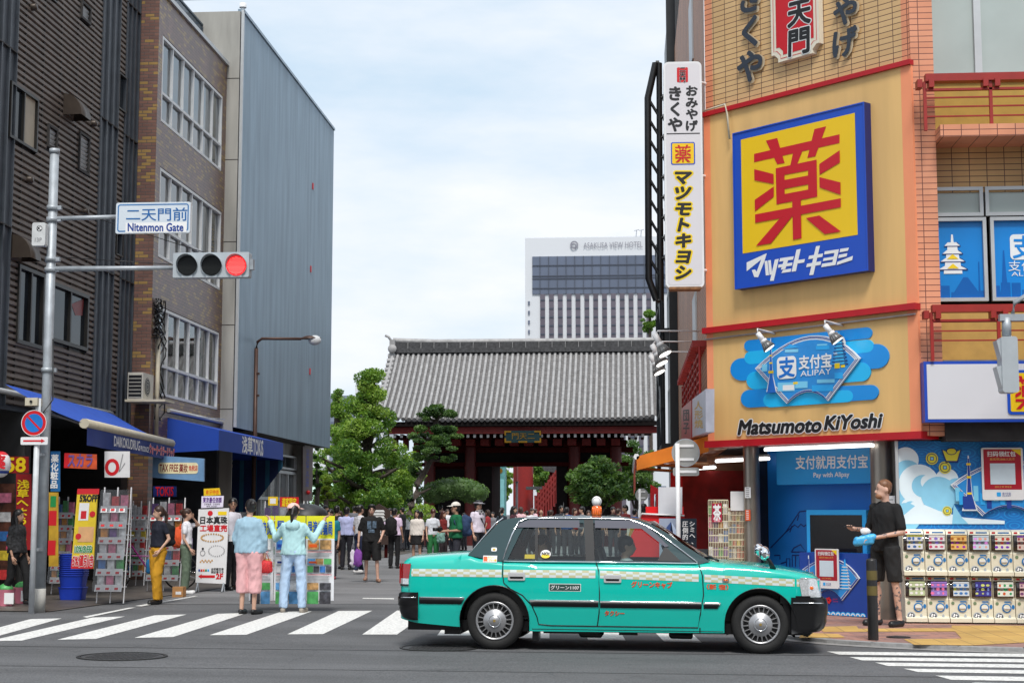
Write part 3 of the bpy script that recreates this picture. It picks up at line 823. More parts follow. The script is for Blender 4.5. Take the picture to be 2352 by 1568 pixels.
def seams(name,y0,y1,z0,z1,parent):
 mb=MB();mb.fbox(FX,y0,y1,z0,z1,-.05,-.02,seam);n=max(2,round((y1-y0)/.34))
 for i in range(n+1):
  y=y0+(y1-y0)*i/n;mb.fbox(FX,max(y0,y-.022),min(y1,y+.022),z0,z1,-.021,.03,seam)
 for z in(z0+3.2,z0+6.4,z0+9.4):mb.fbox(FX,y0,y1,z-.012,z+.012,-.02,.032,clad_d)
 return mb.build(name,parent,fix=False)
def uvr(x0,y0,x1,y1,fr=FX):
 a=fr.hit(x0,y0);b=fr.hit(x1,y1);return min(a[0],b[0]),max(a[0],b[0]),min(a[1],b[1]),max(a[1],b[1])
wins=[(24,185,82,352,'blind'),(109,283,129,350,'louver'),(181,300,202,405,'louver'),(42,606,96,785,'room'),(120,646,199,790,'room'),(186,0,206,60,'louver'),(88,-40,128,8,'dark')]
holes=[]
for x0,y0,x1,y1,k in wins:
 a,b,c,d=uvr(x0,y0,x1,y1)
 holes.append((a,b,c-.15*(1 if k=='room' else 0),d))
ribs('ribbed_cladding',uy(0),uy(203),3.45,BT,dk,holes)
a,b,c,d=uvr(272,165,288,262);a2,b2,c2,d2=uvr(266,530,280,592)
ribs('ribbed_cladding',uy(244),uy(260),3.45,BT,dk,[(a,b,c,d),(a2,b2,c2,d2)])
seams('seam_panel',ya,uy(0),3.4,BT,dk);seams('seam_panel',uy(203),uy(244),3.4,BT,dk);seams('seam_panel',uy(260),yb-.03,3.4,BT,dk)
def framed_window(parent,fr,u0,u1,v0,v1,cols,fm,gm,back=None,trans=None,d=-.05,fw=.05,name='window',proud=.035):
 mb=MB()
 for(a,b,c,e)in((u0,u1,v0,v0+fw),(u0,u1,v1-fw,v1),(u0,u0+fw,v0+fw,v1-fw),(u1-fw,u1,v0+fw,v1-fw)):mb.fbox(fr,a,b,c,e,d-.02,proud,fm)
 for i in range(1,cols):
  u=u0+(u1-u0)*i/cols;mb.fbox(fr,u-fw*.4,u+fw*.4,v0+fw,v1-fw,d-.02,proud-.01,fm)
 if trans:
  v=v0+(v1-v0)*trans;mb.fbox(fr,u0+fw,u1-fw,v-fw*.5,v+fw*.5,d-.02,proud-.004,fm)
 w=mb.build(name,parent,fix=False)
 m2=MB();m2.quad(fr.P(u0,v0,d),fr.P(u1,v0,d),fr.P(u1,v1,d),fr.P(u0,v1,d),gm)
 if back:m2.quad(fr.P(u0,v0,d-.004 if back is True else d-.02),fr.P(u1,v0,d-.02),fr.P(u1,v1,d-.02),fr.P(u0,v1,d-.02),back)
 m2.build('pane',w,fix=False)
 return w
for(x0,y0,x1,y1,k),(a,b,c,d)in zip(wins,holes):
 if k=='blind':
  w=framed_window(dk,FX,a,b,c,d,2,dframe,gl_dark,d=-.03)
  m=MB();m.fbox(FX,(a+b)/2+.04,b-.05,c+.05,d-.05,-.03,-.02,blind);m.build('blind',w)
 elif k=='louver':
  w=framed_window(dk,FX,a,b,c,d,1,clad_d,gl_dark,d=-.04);m=MB()
  z=c+.05
  while z<d-.05:m.quad(FX.P(a+.04,z,-.03),FX.P(b-.04,z,-.03),FX.P(b-.04,z+.06,.0),FX.P(a+.04,z+.06,.0),alu);z+=.085
  m.build('louvre',w,fix=False)
 else:
  w=framed_window(dk,FX,a,b,c,d,2,dframe,gl_dark,d=-.04,fw=.07)
for q in((a2,b2,c2,d2),uvr(272,165,288,262)):
 framed_window(dk,FX,*q,1,dframe,gl_dark,d=-.04,fw=.03)
rm=MB();a,b,c,d=holes[4];rm.poly(FX,[(a+(b-a)*.58,c+.75*(d-c)),(a+.93*(b-a),c+.93*(d-c)),(a+.9*(b-a),c+.62*(d-c)),(a+.7*(b-a),c+.58*(d-c))],-.035,M('red_banner_inside',S(120,14,16),.4));rm.build('window_banner',dk)
def hood(px,py,w,h):
 u,v=FX.hit(px,py);mb=MB();n=8;hm=M('brown_vent_hood',(.06,.045,.035),.4,.3)
 rows=[[FX.P(u+s_*w/2,v+h*math.sin(R_(t))-h*.5,.03+.34*math.cos(R_(t)))for s_ in(-1,1)]for t in range(0,91,15)]
 mb.grid(rows,hm)
 for s_ in(-1,1):mb.add([FX.P(u+s_*w/2,v-h*.5,.0)]+[FX.P(u+s_*w/2,v+h*math.sin(R_(t))-h*.5,.03+.34*math.cos(R_(t)))for t in range(0,91,15)]+[FX.P(u+s_*w/2,v+h*.5,0)],[tuple(range(9))],hm)
 mb.build('vent_hood',dk)
hood(157,247,.55,.42);hood(38,570,.5,.42)
for px,py in((193,262),(212,284),(64,413),(73,17),(192,486),(189,268)):
 u,v=FX.hit(px,py);mb=MB();pr=[(.0,.12),(.055,.12),(.07,.09),(.07,0)]
 mb.lathe([(r,h)for r,h in pr],FX.P(u,v,-.02),M('brown_vent_hood',(.06,.045,.035)),14,'x');mb.build('vent_cap',dk)
mb=MB()
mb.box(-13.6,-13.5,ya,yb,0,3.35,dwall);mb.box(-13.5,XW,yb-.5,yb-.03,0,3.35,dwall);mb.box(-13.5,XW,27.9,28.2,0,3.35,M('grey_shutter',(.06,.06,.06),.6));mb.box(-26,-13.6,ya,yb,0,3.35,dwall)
mb.build('shop_recess',dk)
XB=-10.56
yb0=yb;yb1=uy(502,XB)
FB=Fr((XB,0,0),(0,1,0))
bc1,bc2=(.105,.055,.045),(.075,.042,.038)
def brick2(name,U):
 """brown brick with a scatter of mustard bricks"""
 m=tile_mat(name,U,(.21,.11,.085),(.135,.075,.065),(.09,.075,.07),.22,.075,.007,bump=.5,rough=.35)
 t=m.node_tree;n=t.nodes.new;l=t.links.new
 br=[x for x in t.nodes if x.type=='TEX_BRICK'][0];sc=[x for x in t.nodes if x.type=='VECT_MATH' and x.operation=='SCALE'][0]
 b2=n("ShaderNodeTexBrick")
 for k in('Scale','Brick Width','Row Height','Mortar Size'):b2.inputs[k].default_value=br.inputs[k].default_value
 b2.inputs['Color1'].default_value=(0,0,0,1);b2.inputs['Color2'].default_value=(1,1,1,1);b2.inputs['Mortar'].default_value=(0,0,0,1)
 l(br.inputs[0].links[0].from_socket,b2.inputs[0])
 r=n("ShaderNodeMapRange");r.inputs[1].default_value=.74;r.inputs[2].default_value=.78
 mx=n("ShaderNodeMix");mx.data_type='RGBA';mx.inputs[7].default_value=(.32,.20,.07,1)
 l(b2.outputs['Color'],r.inputs[0]);l(r.outputs[0],mx.inputs[0]);l(br.outputs['Color'],mx.inputs[6]);l(mx.outputs[2],sc.inputs[0])
 return m
brickx=brick2('brown_mustard_brick',(0,1,0));bricky=brick2('brown_mustard_brick_return',(1,0,0))
zt=FB.hit(385,0)[1];zt=(zt+FB.hit(524,155)[1])/2
bk=thing('brick_building','brown and mustard brick building with three bands of white-framed windows','building',(XB,38,0))
bands=[((374,80),(511,220),(509,396),(370,281)),((368,384),(509,485),(505,668),(364,592)),((361,699),(503,763),(500,943),(359,907))]
rects=[]
for q in bands:
 h=FB.hits(q);rects.append((h[0][0],(h[1][0]+h[2][0])/2,(h[2][1]+h[3][1])/2,(h[0][1]+h[1][1])/2))
mb=MB()
wall_rects(mb,FB,yb0,yb1,3.2,zt,rects,brickx)
for a,b,c,d in rects:
 for p,q in(((a,c),(b,c)),((b,c),(b,d)),((b,d),(a,d)),((a,d),(a,c))):mb.quad(FB.P(*p,0),FB.P(*q,0),FB.P(*q,-.2),FB.P(*p,-.2),brickx)
mb.quad((XB,yb0,3.2),(XB,yb0,zt),(-26,yb0,zt),(-26,yb0,3.2),bricky)
mb.quad((XB,yb1,3.2),(XB,yb1,zt),(-26,yb1,zt),(-26,yb1,3.2),bricky)
mb.quad((XB,yb0,zt),(XB,yb1,zt),(-26,yb1,zt),(-26,yb0,zt),seam)
mb.box(-13.0,-12.9,yb0,yb1,0,3.2,dwall);mb.box(-12.9,XB,yb0+.02,yb0+.35,0,3.2,bricky);mb.box(-12.9,XB,yb1-.3,yb1,0,3.2,seam)
mb.quad((XB,yb0,3.2),(XB,yb1,3.2),(-13,yb1,3.2),(-13,yb0,3.2),dwall)
mb.build('wall',bk,fix=False)
for i,(a,b,c,d)in enumerate(rects):
 w=framed_window(bk,FB,a+.02,b-.02,c+.02,d-.02,6,M('white_sash',(.66,.68,.69),.4,var=.05),gl_sky,d=-.075,fw=.065,trans=.34,proud=.0)
 m=MB()
 cm=curtain if i<2 else M('teal_painted_reflection',(.10,.30,.28),.7,var=.3,scale=1)  # lowest band: teal backing paints the green reflections in the panes
 n=60
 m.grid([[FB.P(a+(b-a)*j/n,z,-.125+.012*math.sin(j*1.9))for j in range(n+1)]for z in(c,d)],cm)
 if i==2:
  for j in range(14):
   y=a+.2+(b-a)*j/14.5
   for kz in(c+.1,c+.8,c+1.35):m.quad(FB.P(y,kz,-.105),FB.P(y+.12,kz,-.105),FB.P(y+.3,kz+.42,-.105),FB.P(y+.18,kz+.42,-.105),curtain)  # slanted pale stripes are painted window reflections, not cloth
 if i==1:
  m.poly(FB,rectq(b-.75,c+.5,b-.2,d-.4),-.108,M('painted_shop_reflection',(.10,.16,.12),.5));letters(m,FB,'薬局',rectq(b-.65,c+.7,b-.3,d-.5),yellow_i,d=-.10,vertical=True,px=False)  # reflected shop painted as a flat lettered patch behind the pane
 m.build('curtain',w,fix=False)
mb=MB();mb.fbox(FB,yb0-.05,yb1+.05,zt,zt+.1,-.4,.06,alu);mb.build('coping',bk)
mb=MB();rl=M('blue_grey_railing',(.08,.11,.14),.5,.3)
for i in range(60):
 y=yb0+(yb1-yb0)*i/60;mb.fbox(FB,y,y+.02,zt+.1,zt+1.1,-.7,-.68,rl)
mb.fbox(FB,yb0,yb1-.1,zt+1.1,zt+1.15,-.72,-.66,rl);mb.fbox(FB,yb0,yb1-.1,zt+.15,zt+.19,-.72,-.66,rl)
for i in range(14):x=XB-.7-i*.15;mb.box(x,x+.02,yb1-.3,yb1-.28,zt+.1,zt+1.1,rl)
mb.box(XB-3,XB-.68,yb1-.31,yb1-.27,zt+1.1,zt+1.15,rl);mb.build('roof_railing',bk,fix=False)
XG=-10.21;yg0=yb1;yg1=onX(765,300,XG).y
FG=Fr((XG,0,0),(0,1,0))
zg1=onX(765,300,XG).z;zg0=(onX(757,1034,XG).z+onX(540,975,XG).z)/2
corr=M('blue_grey_corrugated_steel',(.235,.315,.385),.36,.35,var=.15,scale=3,streak=.1,bump=.05,bscale=3)
concw=M('stained_concrete',(.33,.325,.30),.85,var=.26,scale=2.4,streak=.15,bump=.15,bscale=20)
gb=thing('corrugated_building','tall blue-grey corrugated steel building with concrete end wall','building',(XG,48,0))
mb=MB();n=round((yg1-yg0)/.125);ys=[]
for i in range(n):
 y=yg0+(yg1-yg0)*i/n;p=(yg1-yg0)/n
 ys+=[(y,0),(y+p*.4,0),(y+p*.5,.035),(y+p*.9,.035)]
ys.append((yg1,0))
for z0,z1 in((zg0,zg1),):mb.grid([[FG.P(y,z,d)for y,d in ys]for z in(z0,z1)],corr,smooth=False)
mb.quad((XG,yg1,zg0),(XG,yg1,zg1),(-26,yg1,zg1),(-26,yg1,zg0),corr)
mb.quad((XG,yg0,zg0),(XG,yg1,zg0),(-26,yg1,zg0),(-26,yg0,zg0),clad_d);mb.quad((XG,yg0,zg1),(XG,yg1,zg1),(-26,yg1,zg1),(-26,yg0,zg1),corr)
mb.build('cladding',gb,fix=False)
mb=MB();mb.box(-26,XG-.02,yg0-.06,yg0,0,zg1,concw)
for z in[4.2+2.2*i for i in range(6)]:mb.box(-26,XG-.018,yg0-.064,yg0,z,z+.02,clad_d)
mb.build('end_wall',gb,fix=False)
mb=MB();mb.fbox(FG,yg0-.02,yg0+.06,zg0,zg1+.05,0,.07,alu);mb.fbox(FG,yg0,yg1+.03,zg1,zg1+.08,-.1,.07,corr);mb.build('edge_flashing',gb,fix=False)
mb=MB();mb.tube([(XG-.3,yg0+1.3,zg1),(XG-.3,yg0+1.3,zg1+.6)],.06,white_m);mb.lathe([(.10,0),(.1,.12),(0,.14)],(XG-.3,yg0+1.3,zg1+.55),white_m,12);mb.build('roof_vent',gb)
mb=MB();XL=XG-.55
mb.box(-26,XL-.12,yg0,yg1,0,zg0,concw)
FL=Fr((XL,0,0),(0,1,0))
a0,a1=uy(585,XL),uy(680,XL)
mb.build('lower_wall',gb)
zq0,zq1=.25,onX(630,1040,XL).z
framed_window(gb,FL,yg0+.6,a1-.1,zq0,zq1-.5,8,alu,M('shutter_glass',(.10,.11,.12),.2),d=-.06,fw=.09,trans=.66,proud=.03,name='gridded_shutter')
framed_window(gb,FL,yg0+.6,a1-.1,zq1-.45,zq1,4,alu,gl_dark,d=-.06,fw=.06,proud=.03)
mb=MB();mb.fbox(FL,a1,a1+.9,0,zg0,-.12,.25,concw);mb.tube([FL.P(a1+.3,.2,.3),FL.P(a1+.3,zg0-.3,.3)],.03,alu);mb.build('pillar',gb)
mb=MB()
for px,py in((716,428),(711,618),(709,853)):
 u,v=FG.hit(px,py);mb.fbox(FG,u-.06,u+.06,v-.1,v+.1,.03,.06,red_m)
for i,(px,py)in enumerate(((716,428),(711,618),(709,853))):
 u,v=FG.hit(px,py);m=MB();m.fbox(FG,u-.06,u+.06,v-.1,v+.1,.03,.06,red_m);m.build('red_plate',gb)
ns=thing('name_board','tall bronze name board with blue lettering and red lamp below the corrugated wall','sign',onX(708,1150,XL+.3))
fN=Fr((XL+.3,uy(696,XL+.3),0),(.35,.94,0));h=fN.hits([(696,1024),(719,1027),(719,1152),(696,1150)])
mb=MB();mb.slab(fN,[h[3],(h[1][0],h[3][1]),(h[1][0],h[0][1]),h[0]],-.06,.0,M('bronze_board',(.12,.09,.085),.5));mb.build('board',ns)
w_=h[1][0]-h[0][0]
lettering(ns,fN,'日本堤消防署二天門出張所',rectq(h[0][0]+.3*w_,h[3][1]+.45,h[0][0]+.65*w_,h[0][1]-.1),blue_i,vertical=True,px=False,d=.003)
mb=MB();mb.ell(fN.P(h[0][0]+w_*.5,h[3][1]+.28,.03),(.07,.07,.07),red_m);mb.build('lamp',ns)
aw=thing('awning','blue retractable awning with beige front bar and white-lettered valance over the drugstore','awning',(XW,28,3))
zb=3.02;B0=onZ(194,972,zb);B1=onZ(394,1018,zb)
R0=onX(-40,888,XW+.02);R1=onX(256,949,XW+.02)
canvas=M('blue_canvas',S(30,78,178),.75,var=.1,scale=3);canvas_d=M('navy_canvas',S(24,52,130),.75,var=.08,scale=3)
beige=M('beige_bar',(.52,.47,.36),.5,var=.08)
mb=MB();n=8
def lerp(a,b,t):return a+(b-a)*t
R0b=R1+(B0-B1)
rows=[[lerp(lerp(R0b,R1,j/n),lerp(B0,B1,j/n),i/6)+Vector((0,0,-.05*math.sin(math.pi*i/6)))for j in range(n+1)]for i in range(7)]
mb.grid(rows,canvas);mb.build('canvas',aw)
mb=MB();mb.tube([B0+(B0-B1).normalized()*.02,B1],.085,beige,10);mb.build('front_bar',aw)
mb=MB();mb.tube([R0,R1],.05,alu,8);mb.tube([R1,R1+Vector((0,.05,-.25))],.03,alu);mb.build('wall_rail',aw)
U=(B1-B0);fA=Fr(B0+Vector((.05,0,-.07)),(U.x,U.y,0));wl=U.length;vd=.30
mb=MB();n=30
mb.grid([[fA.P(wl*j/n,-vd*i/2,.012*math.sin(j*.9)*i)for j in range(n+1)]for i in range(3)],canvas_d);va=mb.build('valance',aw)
lettering(va,fA,'DAIKOKUDRUG',rectq(wl*.24,-.23,wl*.525,-.05),white_i,d=.04,bold=.02,px=False)
lettering(va,fA,'PRODUCE',rectq(wl*.535,-.23,wl*.635,-.13),white_i,d=.04,bold=.02,px=False)
lettering(va,fA,'ウォーターカラードラッグ',rectq(wl*.645,-.25,wl*.985,-.05),M('valance_red',S(225,60,50),.5,var=0),d=.04,bold=.03,outline=white_i,ob=.035,px=False)
for s_ in(.15,.8):
 mb=MB();p0=lerp(R0b,R1,s_)+Vector((.05,0,-.25));p1=lerp(p0,lerp(B0,B1,s_),.5)+Vector((0,-.6,.0));p2=lerp(B0,B1,s_)+Vector((-.05,0,-.03))
 mb.tube([p0,p1],.035,steel);mb.tube([p1,p2],.03,steel);mb.build('folding_arm',aw,fix=False)
cn=thing('canopy','deep blue canvas shop canopy with white lettering along the brick building','awning',(XB,38,3))
XC=-9.35;cy0=uy(499,XC);cy1=uy(648,XC)
ct=(onX(499,986,XC).z+onX(648,1017,XC).z)/2;cb=(onX(499,1033,XC).z+onX(648,1056,XC).z)/2
cw=onY(342,948,cy0).z
blue_c=M('deep_blue_canvas',S(12,62,160),.7,var=.06,scale=2)
XB2=onY(342,948,cy0).x
mb=MB()
mb.quad((XC,cy0,cb),(XC,cy1,cb),(XC,cy1,ct),(XC,cy0,ct),blue_c)
mb.quad((XC,cy0,ct),(XC,cy1,ct),(XB2,cy1,cw),(XB2,cy0,cw),blue_c)
mb.add([(XB2,cy0,cb-.08),(XC,cy0,cb),(XC,cy0,ct),(XB2,cy0,cw)],[(0,1,2,3)],blue_c);mb.add([(XB2,cy1,cb),(XC,cy1,cb),(XC,cy1,ct),(XB2,cy1,cw)],[(0,1,2,3)],blue_c)
mb.build('canvas',cn)
mb=MB();mb.tube([(XB2-.05,cy0,cw+.03),(XB2+.9,cy1*.5+cy0*.5,cw+.05)],.01,alu);mb.tube([(XB+.05,cy0-.1,cw+.05),(XB+.05,cy1,cw+.05)],.05,alu);mb.build('wall_rail',cn)
FC=Fr((XC,0,0),(0,1,0))
lettering(cn,FC,'浅草',[(556,1001),(580,1005),(580,1043),(556,1039)],white_i,bold=.03)
lettering(cn,FC,'TOKiS',[(581,1008),(604,1012),(604,1046),(581,1043)],white_i,bold=.03)
st1=M('curtain_teal',S(30,90,120),.8);st2=M('curtain_navy',S(12,34,80),.8)
mb=MB();ycs=cy1-.05;n=14
for i in range(n):
 x0=XB2+(XC-XB2)*i/n;x1=XB2+(XC-XB2)*(i+1)/n
 def zl(x):t=(x-XB2)/(XC-XB2);return 1.55+1.2*max(0,t-.45)/.55
 mb.quad((x0,ycs,zl(x0)),(x1,ycs,zl(x1)),(x1,ycs,cb),(x0,ycs,cb),st1 if i%3==1 else st2)
mb.build('side_curtain',cn,fix=False)
tx=thing('shop_sign','pale blue box sign with red TAX FREE lettering under the blue canopies','sign',onY(352,1100,33.5))
fT=Fr((0,33.5,0),(1,.12,0));q=fT.hits([(351,1045),(468.5,1052.5),(468,1105),(350,1096)])
mb=MB();mb.slab(fT,[q[3],q[2],q[1],q[0]],-.14,0,M('sign_pale_blue',S(110,150,190),.4));mb.build('case',tx)
mb=MB();u0,u1=q[0][0]+.12,q[1][0]-.12;v0,v1=(q[3][1]+q[2][1])/2+.12,(q[0][1]+q[1][1])/2-.12
mb.slab(fT,rrect(u0,v0,u1,v1,.06),0,.006,M('sign_cream',S(232,222,180),.4));mb.build('panel',tx)
lettering(tx,fT,'TAX FREE',rectq(u0+.03,v0+.05,u0+.50*(u1-u0),v1-.04),M('sign_maroon',S(130,22,30),.5,var=0),d=.010,bold=.02,px=False)
lettering(tx,fT,'薬妝',rectq(u0+.53*(u1-u0),v0+.03,u0+.74*(u1-u0),v1-.03),M('sign_maroon',S(130,22,30)),d=.010,bold=.02,px=False)
lettering(tx,fT,'免税店',rectq(u0+.77*(u1-u0),v0+.06,u0+.99*(u1-u0),v1-.06),red_i,d=.010,bold=.02,px=False)
ac=thing('air_conditioner','beige air conditioner outdoor unit on brackets at the corner of the brick wall','air conditioner',onY(320,930,yb0-.5))
fK=Fr((0,yb0-.75,0),(1,0,0));q=fK.hits([(294,855),(329,858),(329,920),(294,917)])
bg_=M('ac_beige',(.50,.48,.42),.5,var=.08)
mb=MB();u0,u1,v0,v1=q[0][0],q[1][0],q[3][1],q[0][1];mb.fbox(fK,u0,u1,v0,v1,-.75,0,bg_);mb.build('case',ac)
m=MB()
for i in range(7):m.fbox(fK,u0+.03,u1-.04,v0+.04+i*(v1-v0-.1)/6,v0+.055+i*(v1-v0-.1)/6,.0,.012,bg_)
m.fbox(fK,u0+.02,u1-.03,v0+.03,v1-.05,-.001,.003,black_mt)
fK2=Fr((fK.P(u1,0,0).x,yb0-.75,0),(0,1,0));m.slab(fK2,circ(.32,(v0+v1)/2,.2,20),0,.004,black_mt)
for r in(.06,.12,.18):line(m,fK2,circ(.32,(v0+v1)/2,r,20),.012,.008,bg_,True)
m.build('grille',ac,fix=False)
mb=MB();mb.fbox(fK,u0-.05,u1+.5,v0-.05,v0,-.7,.02,beige);mb.build('bracket',ac)
cbx=thing('cable_bundle','tangle of black cables and conduits running down the brick corner','cables',onX(345,800,XB))
random.seed(4);mb=MB()
for i in range(9):
 u=yb0+.1+random.random()*.5;P=[]
 for j in range(16):
  P.append(FB.P(u+.25*math.sin(j*1.3+i*2)*math.sin(j*.35),6.3-j*(.06 if i<6 else .18),.08+.05*math.cos(j+i)))
 mb.tube(P,.018,black_pl,n=5)
mb.build('cable',cbx,fix=False)
m=MB();m.tube([FB.P(yb0+.35,5.6,.06),FB.P(yb0+.35,3.2,.06)],.05,M('cream_pipe',(.5,.46,.36),.5),8);m.build('pipe',cbx)
# RIGHT CORNER BUILDING
YR=22.0
Rc=onY(2110,700,YR);RX=Rc.x
lo,hi=0,12
for _ in range(50):
 m_=(lo+hi)/2;p=Vector((RX-m_*.70711,YR+m_*.70711,4.3))-CO
 if 1176+FPX*p.dot(CR)/p.dot(CF)>1628:lo=m_
 else:hi=m_
CL=lo;LX,LY=RX-CL*.70711,YR+CL*.70711
FH=Fr((LX,LY,0),(1,-1,0))
FR_=Fr((0,YR,0),(1,0,0))
FLs=Fr((LX,0,0),(0,-1,0))
tan_t=tile_mat('tan_wall_tile',(.7071,-.7071,0),S(214,178,128),S(206,168,118),S(92,62,50),.245,.085,.006,offset=0,bump=.25,stain=.14)
coral_t=tile_mat('coral_wall_tile',(.7071,-.7071,0),S(224,150,112),S(216,140,104),S(110,62,50),.245,.085,.006,offset=0,bump=.25,stain=.14)
tan_x=tile_mat('tan_wall_tile_street',(1,0,0),S(210,168,112),S(200,158,104),S(92,62,50),.245,.085,.006,offset=0,bump=.25)
coral_x=tile_mat('coral_wall_tile_street',(1,0,0),S(220,150,116),S(212,140,106),S(110,62,50),.245,.085,.006,offset=0,bump=.25)
coral_y=tile_mat('orange_wall_tile_side',(0,1,0),S(196,132,86),S(186,122,78),S(90,52,42),.245,.085,.006,offset=0,bump=.25)
panel=M('tan_painted_panel',S(222,180,116),.5,var=.09,scale=3.2,streak=.1);coralp=M('coral_paint',S(240,150,108),.55,var=.05,scale=2)
band=M('crimson_band',S(178,10,26),.4,var=.08,scale=3)
cb_=thing('corner_building','corner shop building with tan tiles, yellow panels and crimson bands on its angled face','building',(LX,LY,0))
def av(pts):h=FH.hits(pts);return sum(q[1]for q in h)/len(h)
v1=av([(1617,268),(2092,147)]);v2a=av([(1628,755),(2108,697)]);v2b=av([(1628,768),(2108,712)]);v3a=av([(1628,1012),(2118,992)]);v3b=av([(1628,1027),(2118,1009)])
TOP=13.5;es=.135
mb=MB()
mb.fbox(FH,.16,CL-.16,v1,TOP,-.3,0,tan_t);mb.fbox(FH,0,.16,v1,TOP,-.3,.0,coral_t);mb.fbox(FH,CL-.16,CL,v1,TOP,-.3,0,coral_t)
mb.build('tiled_wall',cb_,fix=False)
mb=MB()
for a,b in((v2b,v1),(v3a,v2b)):
 mb.fbox(FH,es,CL-es-.02,a,b,-.28,.05,panel);mb.fbox(FH,0,es,a,b,-.28,.052,coralp);mb.fbox(FH,CL-es-.02,CL+.02,a,b,-.28,.052,coralp)
mb.build('panel_wall',cb_,fix=False)
for a,b,d in((v1-.03,v1+.04,.10),(v2b,v2a,.14),(v3b,v3a,.12)):
 mb=MB();mb.fbox(FH,-.02,CL+(.06 if d==.12 else .03),a,b,-.3,d,band);mb.build('crimson_band',cb_,fix=False)
mb=MB();mb.tube([FH.P(0,v2b-.09,.09),FH.P(CL,v2b-.06,.09)],.014,M('grey_conduit',(.3,.27,.27),.5));mb.build('conduit',cb_);mb=MB();mb.tube([FH.P(0,v1+.06,.09),FH.P(.5,v1+.08,.1),FH.P(.56,v1-.1,.12),FH.P(.6,v1-.5,.12)],.016,beige);mb.build('conduit',cb_)
mb=MB()
mb.add([(LX+.3,LY+.1,v3b),(LX+.3,LY+15,v3b),(30,LY+15,v3b),(30,YR+1.0,v3b),(RX+.1,YR+1.0,v3b)]+[(LX+.3,LY+.1,TOP),(LX+.3,LY+15,TOP),(30,LY+15,TOP),(30,YR+1.0,TOP),(RX+.1,YR+1.0,TOP)],[(0,1,2,3,4),(5,6,7,8,9),(0,1,6,5),(1,2,7,6),(2,3,8,7),(3,4,9,8)],dwall)
mb.box(LX,LX+.28,LY,LY+15,v3b,TOP,coral_y)
mb.build('core',cb_,fix=False)
for z0,z1 in((4.2,5.6),(6.9,8.4),(10,11.4)):mb=MB();mb.box(LX-.03,LX+.01,LY+4,LY+5.4,z0,z1,alu);mb.build('side_window',cb_)
mb=MB();mb.box(LX-.01,LX+.0,LY-.02,LY+.03,v1,TOP,white_m);mb.build('corner_trim',cb_)
rail=M('brown_red_rail',S(150,36,30),.45,var=.1)
def railing(parent,P,n,z0,zs,ztop,r=.022,post=.03):
 """P: function t->Vector along the run"""
 mb=MB()
 for z in zs:mb.tube([P(i/12)+Vector((0,0,z))for i in range(13)],r,rail,5)
 a,b=P(0),P(1)
 for i in range(n+1):p=P(i/n);mb.tube([p+Vector((0,0,z0)),p+Vector((0,0,ztop))],post,rail,6)
 return mb.build('railing',parent,fix=False)
za=onX(1570,925,LX).z;zc_=3.55
bal=lambda t:Vector((LX-.12,LY+.6+8*t,0))
railing(cb_,bal,8,3.4,[3.5,3.65,3.8,3.95,4.1],4.2,.018,.025)
for i in range(20):mb=MB();mb.box(LX-.24,LX-.0,LY+.6+i*.4,LY+.72+i*.4,4.2,4.3,rail);mb.build('rafter',cb_)
gl_pale=M('pale_frosted_glass',(.40,.46,.44),.12,var=.06,scale=1.5,spec=.6)
gl_blue=M('blue_window_film',S(20,130,210),.3,var=.1,scale=.8)
yz=lambda py,Y=YR:onY(2230,py,Y).z
xr=lambda px,Y=YR:onY(px,600,Y).x
WY=YR+.35;XE=12.0
mb=MB()
mb.box(RX-.02,RX+.30,YR-.02,WY+.6,yz(1000),TOP,coral_x)
mb.box(RX+.3,XE,WY,WY+.5,yz(430),yz(322),tan_x)
mb.box(RX+.3,XE,YR-.35,WY,yz(326),yz(299),coral_x)
mb.box(RX+.3,XE,WY,WY+.5,yz(297,WY),yz(190,WY),M('olive_panel',S(172,140,60),.5,var=.08))
mb.box(RX+.3,XE,WY,WY+.5,yz(845,WY),yz(712,WY),M('tan_balcony_panel',S(190,150,80),.5,var=.1))
mb.box(RX+.3,XE,YR-.1,WY,yz(1012),yz(965),dwall);mb.box(RX+.3,XE,YR-.1,WY+.4,yz(842),yz(828),conc)
mb.build('street_wall',cb_,fix=False)
x0,x1,xm=RX+.3,xr(2500,WY),xr(2262,WY)
for(a,b,c,d,gm)in((x0,xm,190,-60,gl_pale),(xm,x1,190,-60,gl_pale),(x0,xm,497,430,gl_pale),(xm+.03,x1,497,430,gl_pale)):
 for i in range(1 if a==x0 else 4):s_=(b-a+.04)*i;framed_window(cb_,Fr((0,WY,0),(1,0,0)),a+s_,b+s_,yz(c,WY),yz(d,WY),1,alu,gm,d=-.03,fw=.05)
FW=Fr((0,WY,0),(1,0,0))
pw=[]
for i,(a,b)in enumerate(((2121,2267),(2276,2420),(2429,2573),(2582,2726))):
 w=framed_window(cb_,FW,xr(a,WY),xr(b,WY),yz(692,WY),yz(500,WY),1,alu,gl_blue,d=-.03,fw=.05);pw.append(w)
dkb=M('film_dark_blue',S(10,95,175),.3,var=.03);wht=M('film_white',(.78,.82,.84),.4,var=0)
def city(mb,fr,q,m,d,seed):
 random.seed(seed);(u0,vb),(u1,_)=q
 u=u0
 while u<u1:
  w=.05+random.random()*.10;h=.05+random.random()*.22
  mb.poly(fr,[(u,vb),(min(u+w,u1),vb),(min(u+w,u1),vb+h),(u,vb+h)],d,m);u+=w*1.15
def spire(mb,fr,u,vb,h,w,m,d):
 mb.poly(fr,[(u-w,vb),(u+w,vb),(u+w*.38,vb+h*.3),(u+w*.22,vb+h*.62),(u+.008,vb+h),(u-.008,vb+h),(u-w*.22,vb+h*.62),(u-w*.38,vb+h*.3)],d,m)
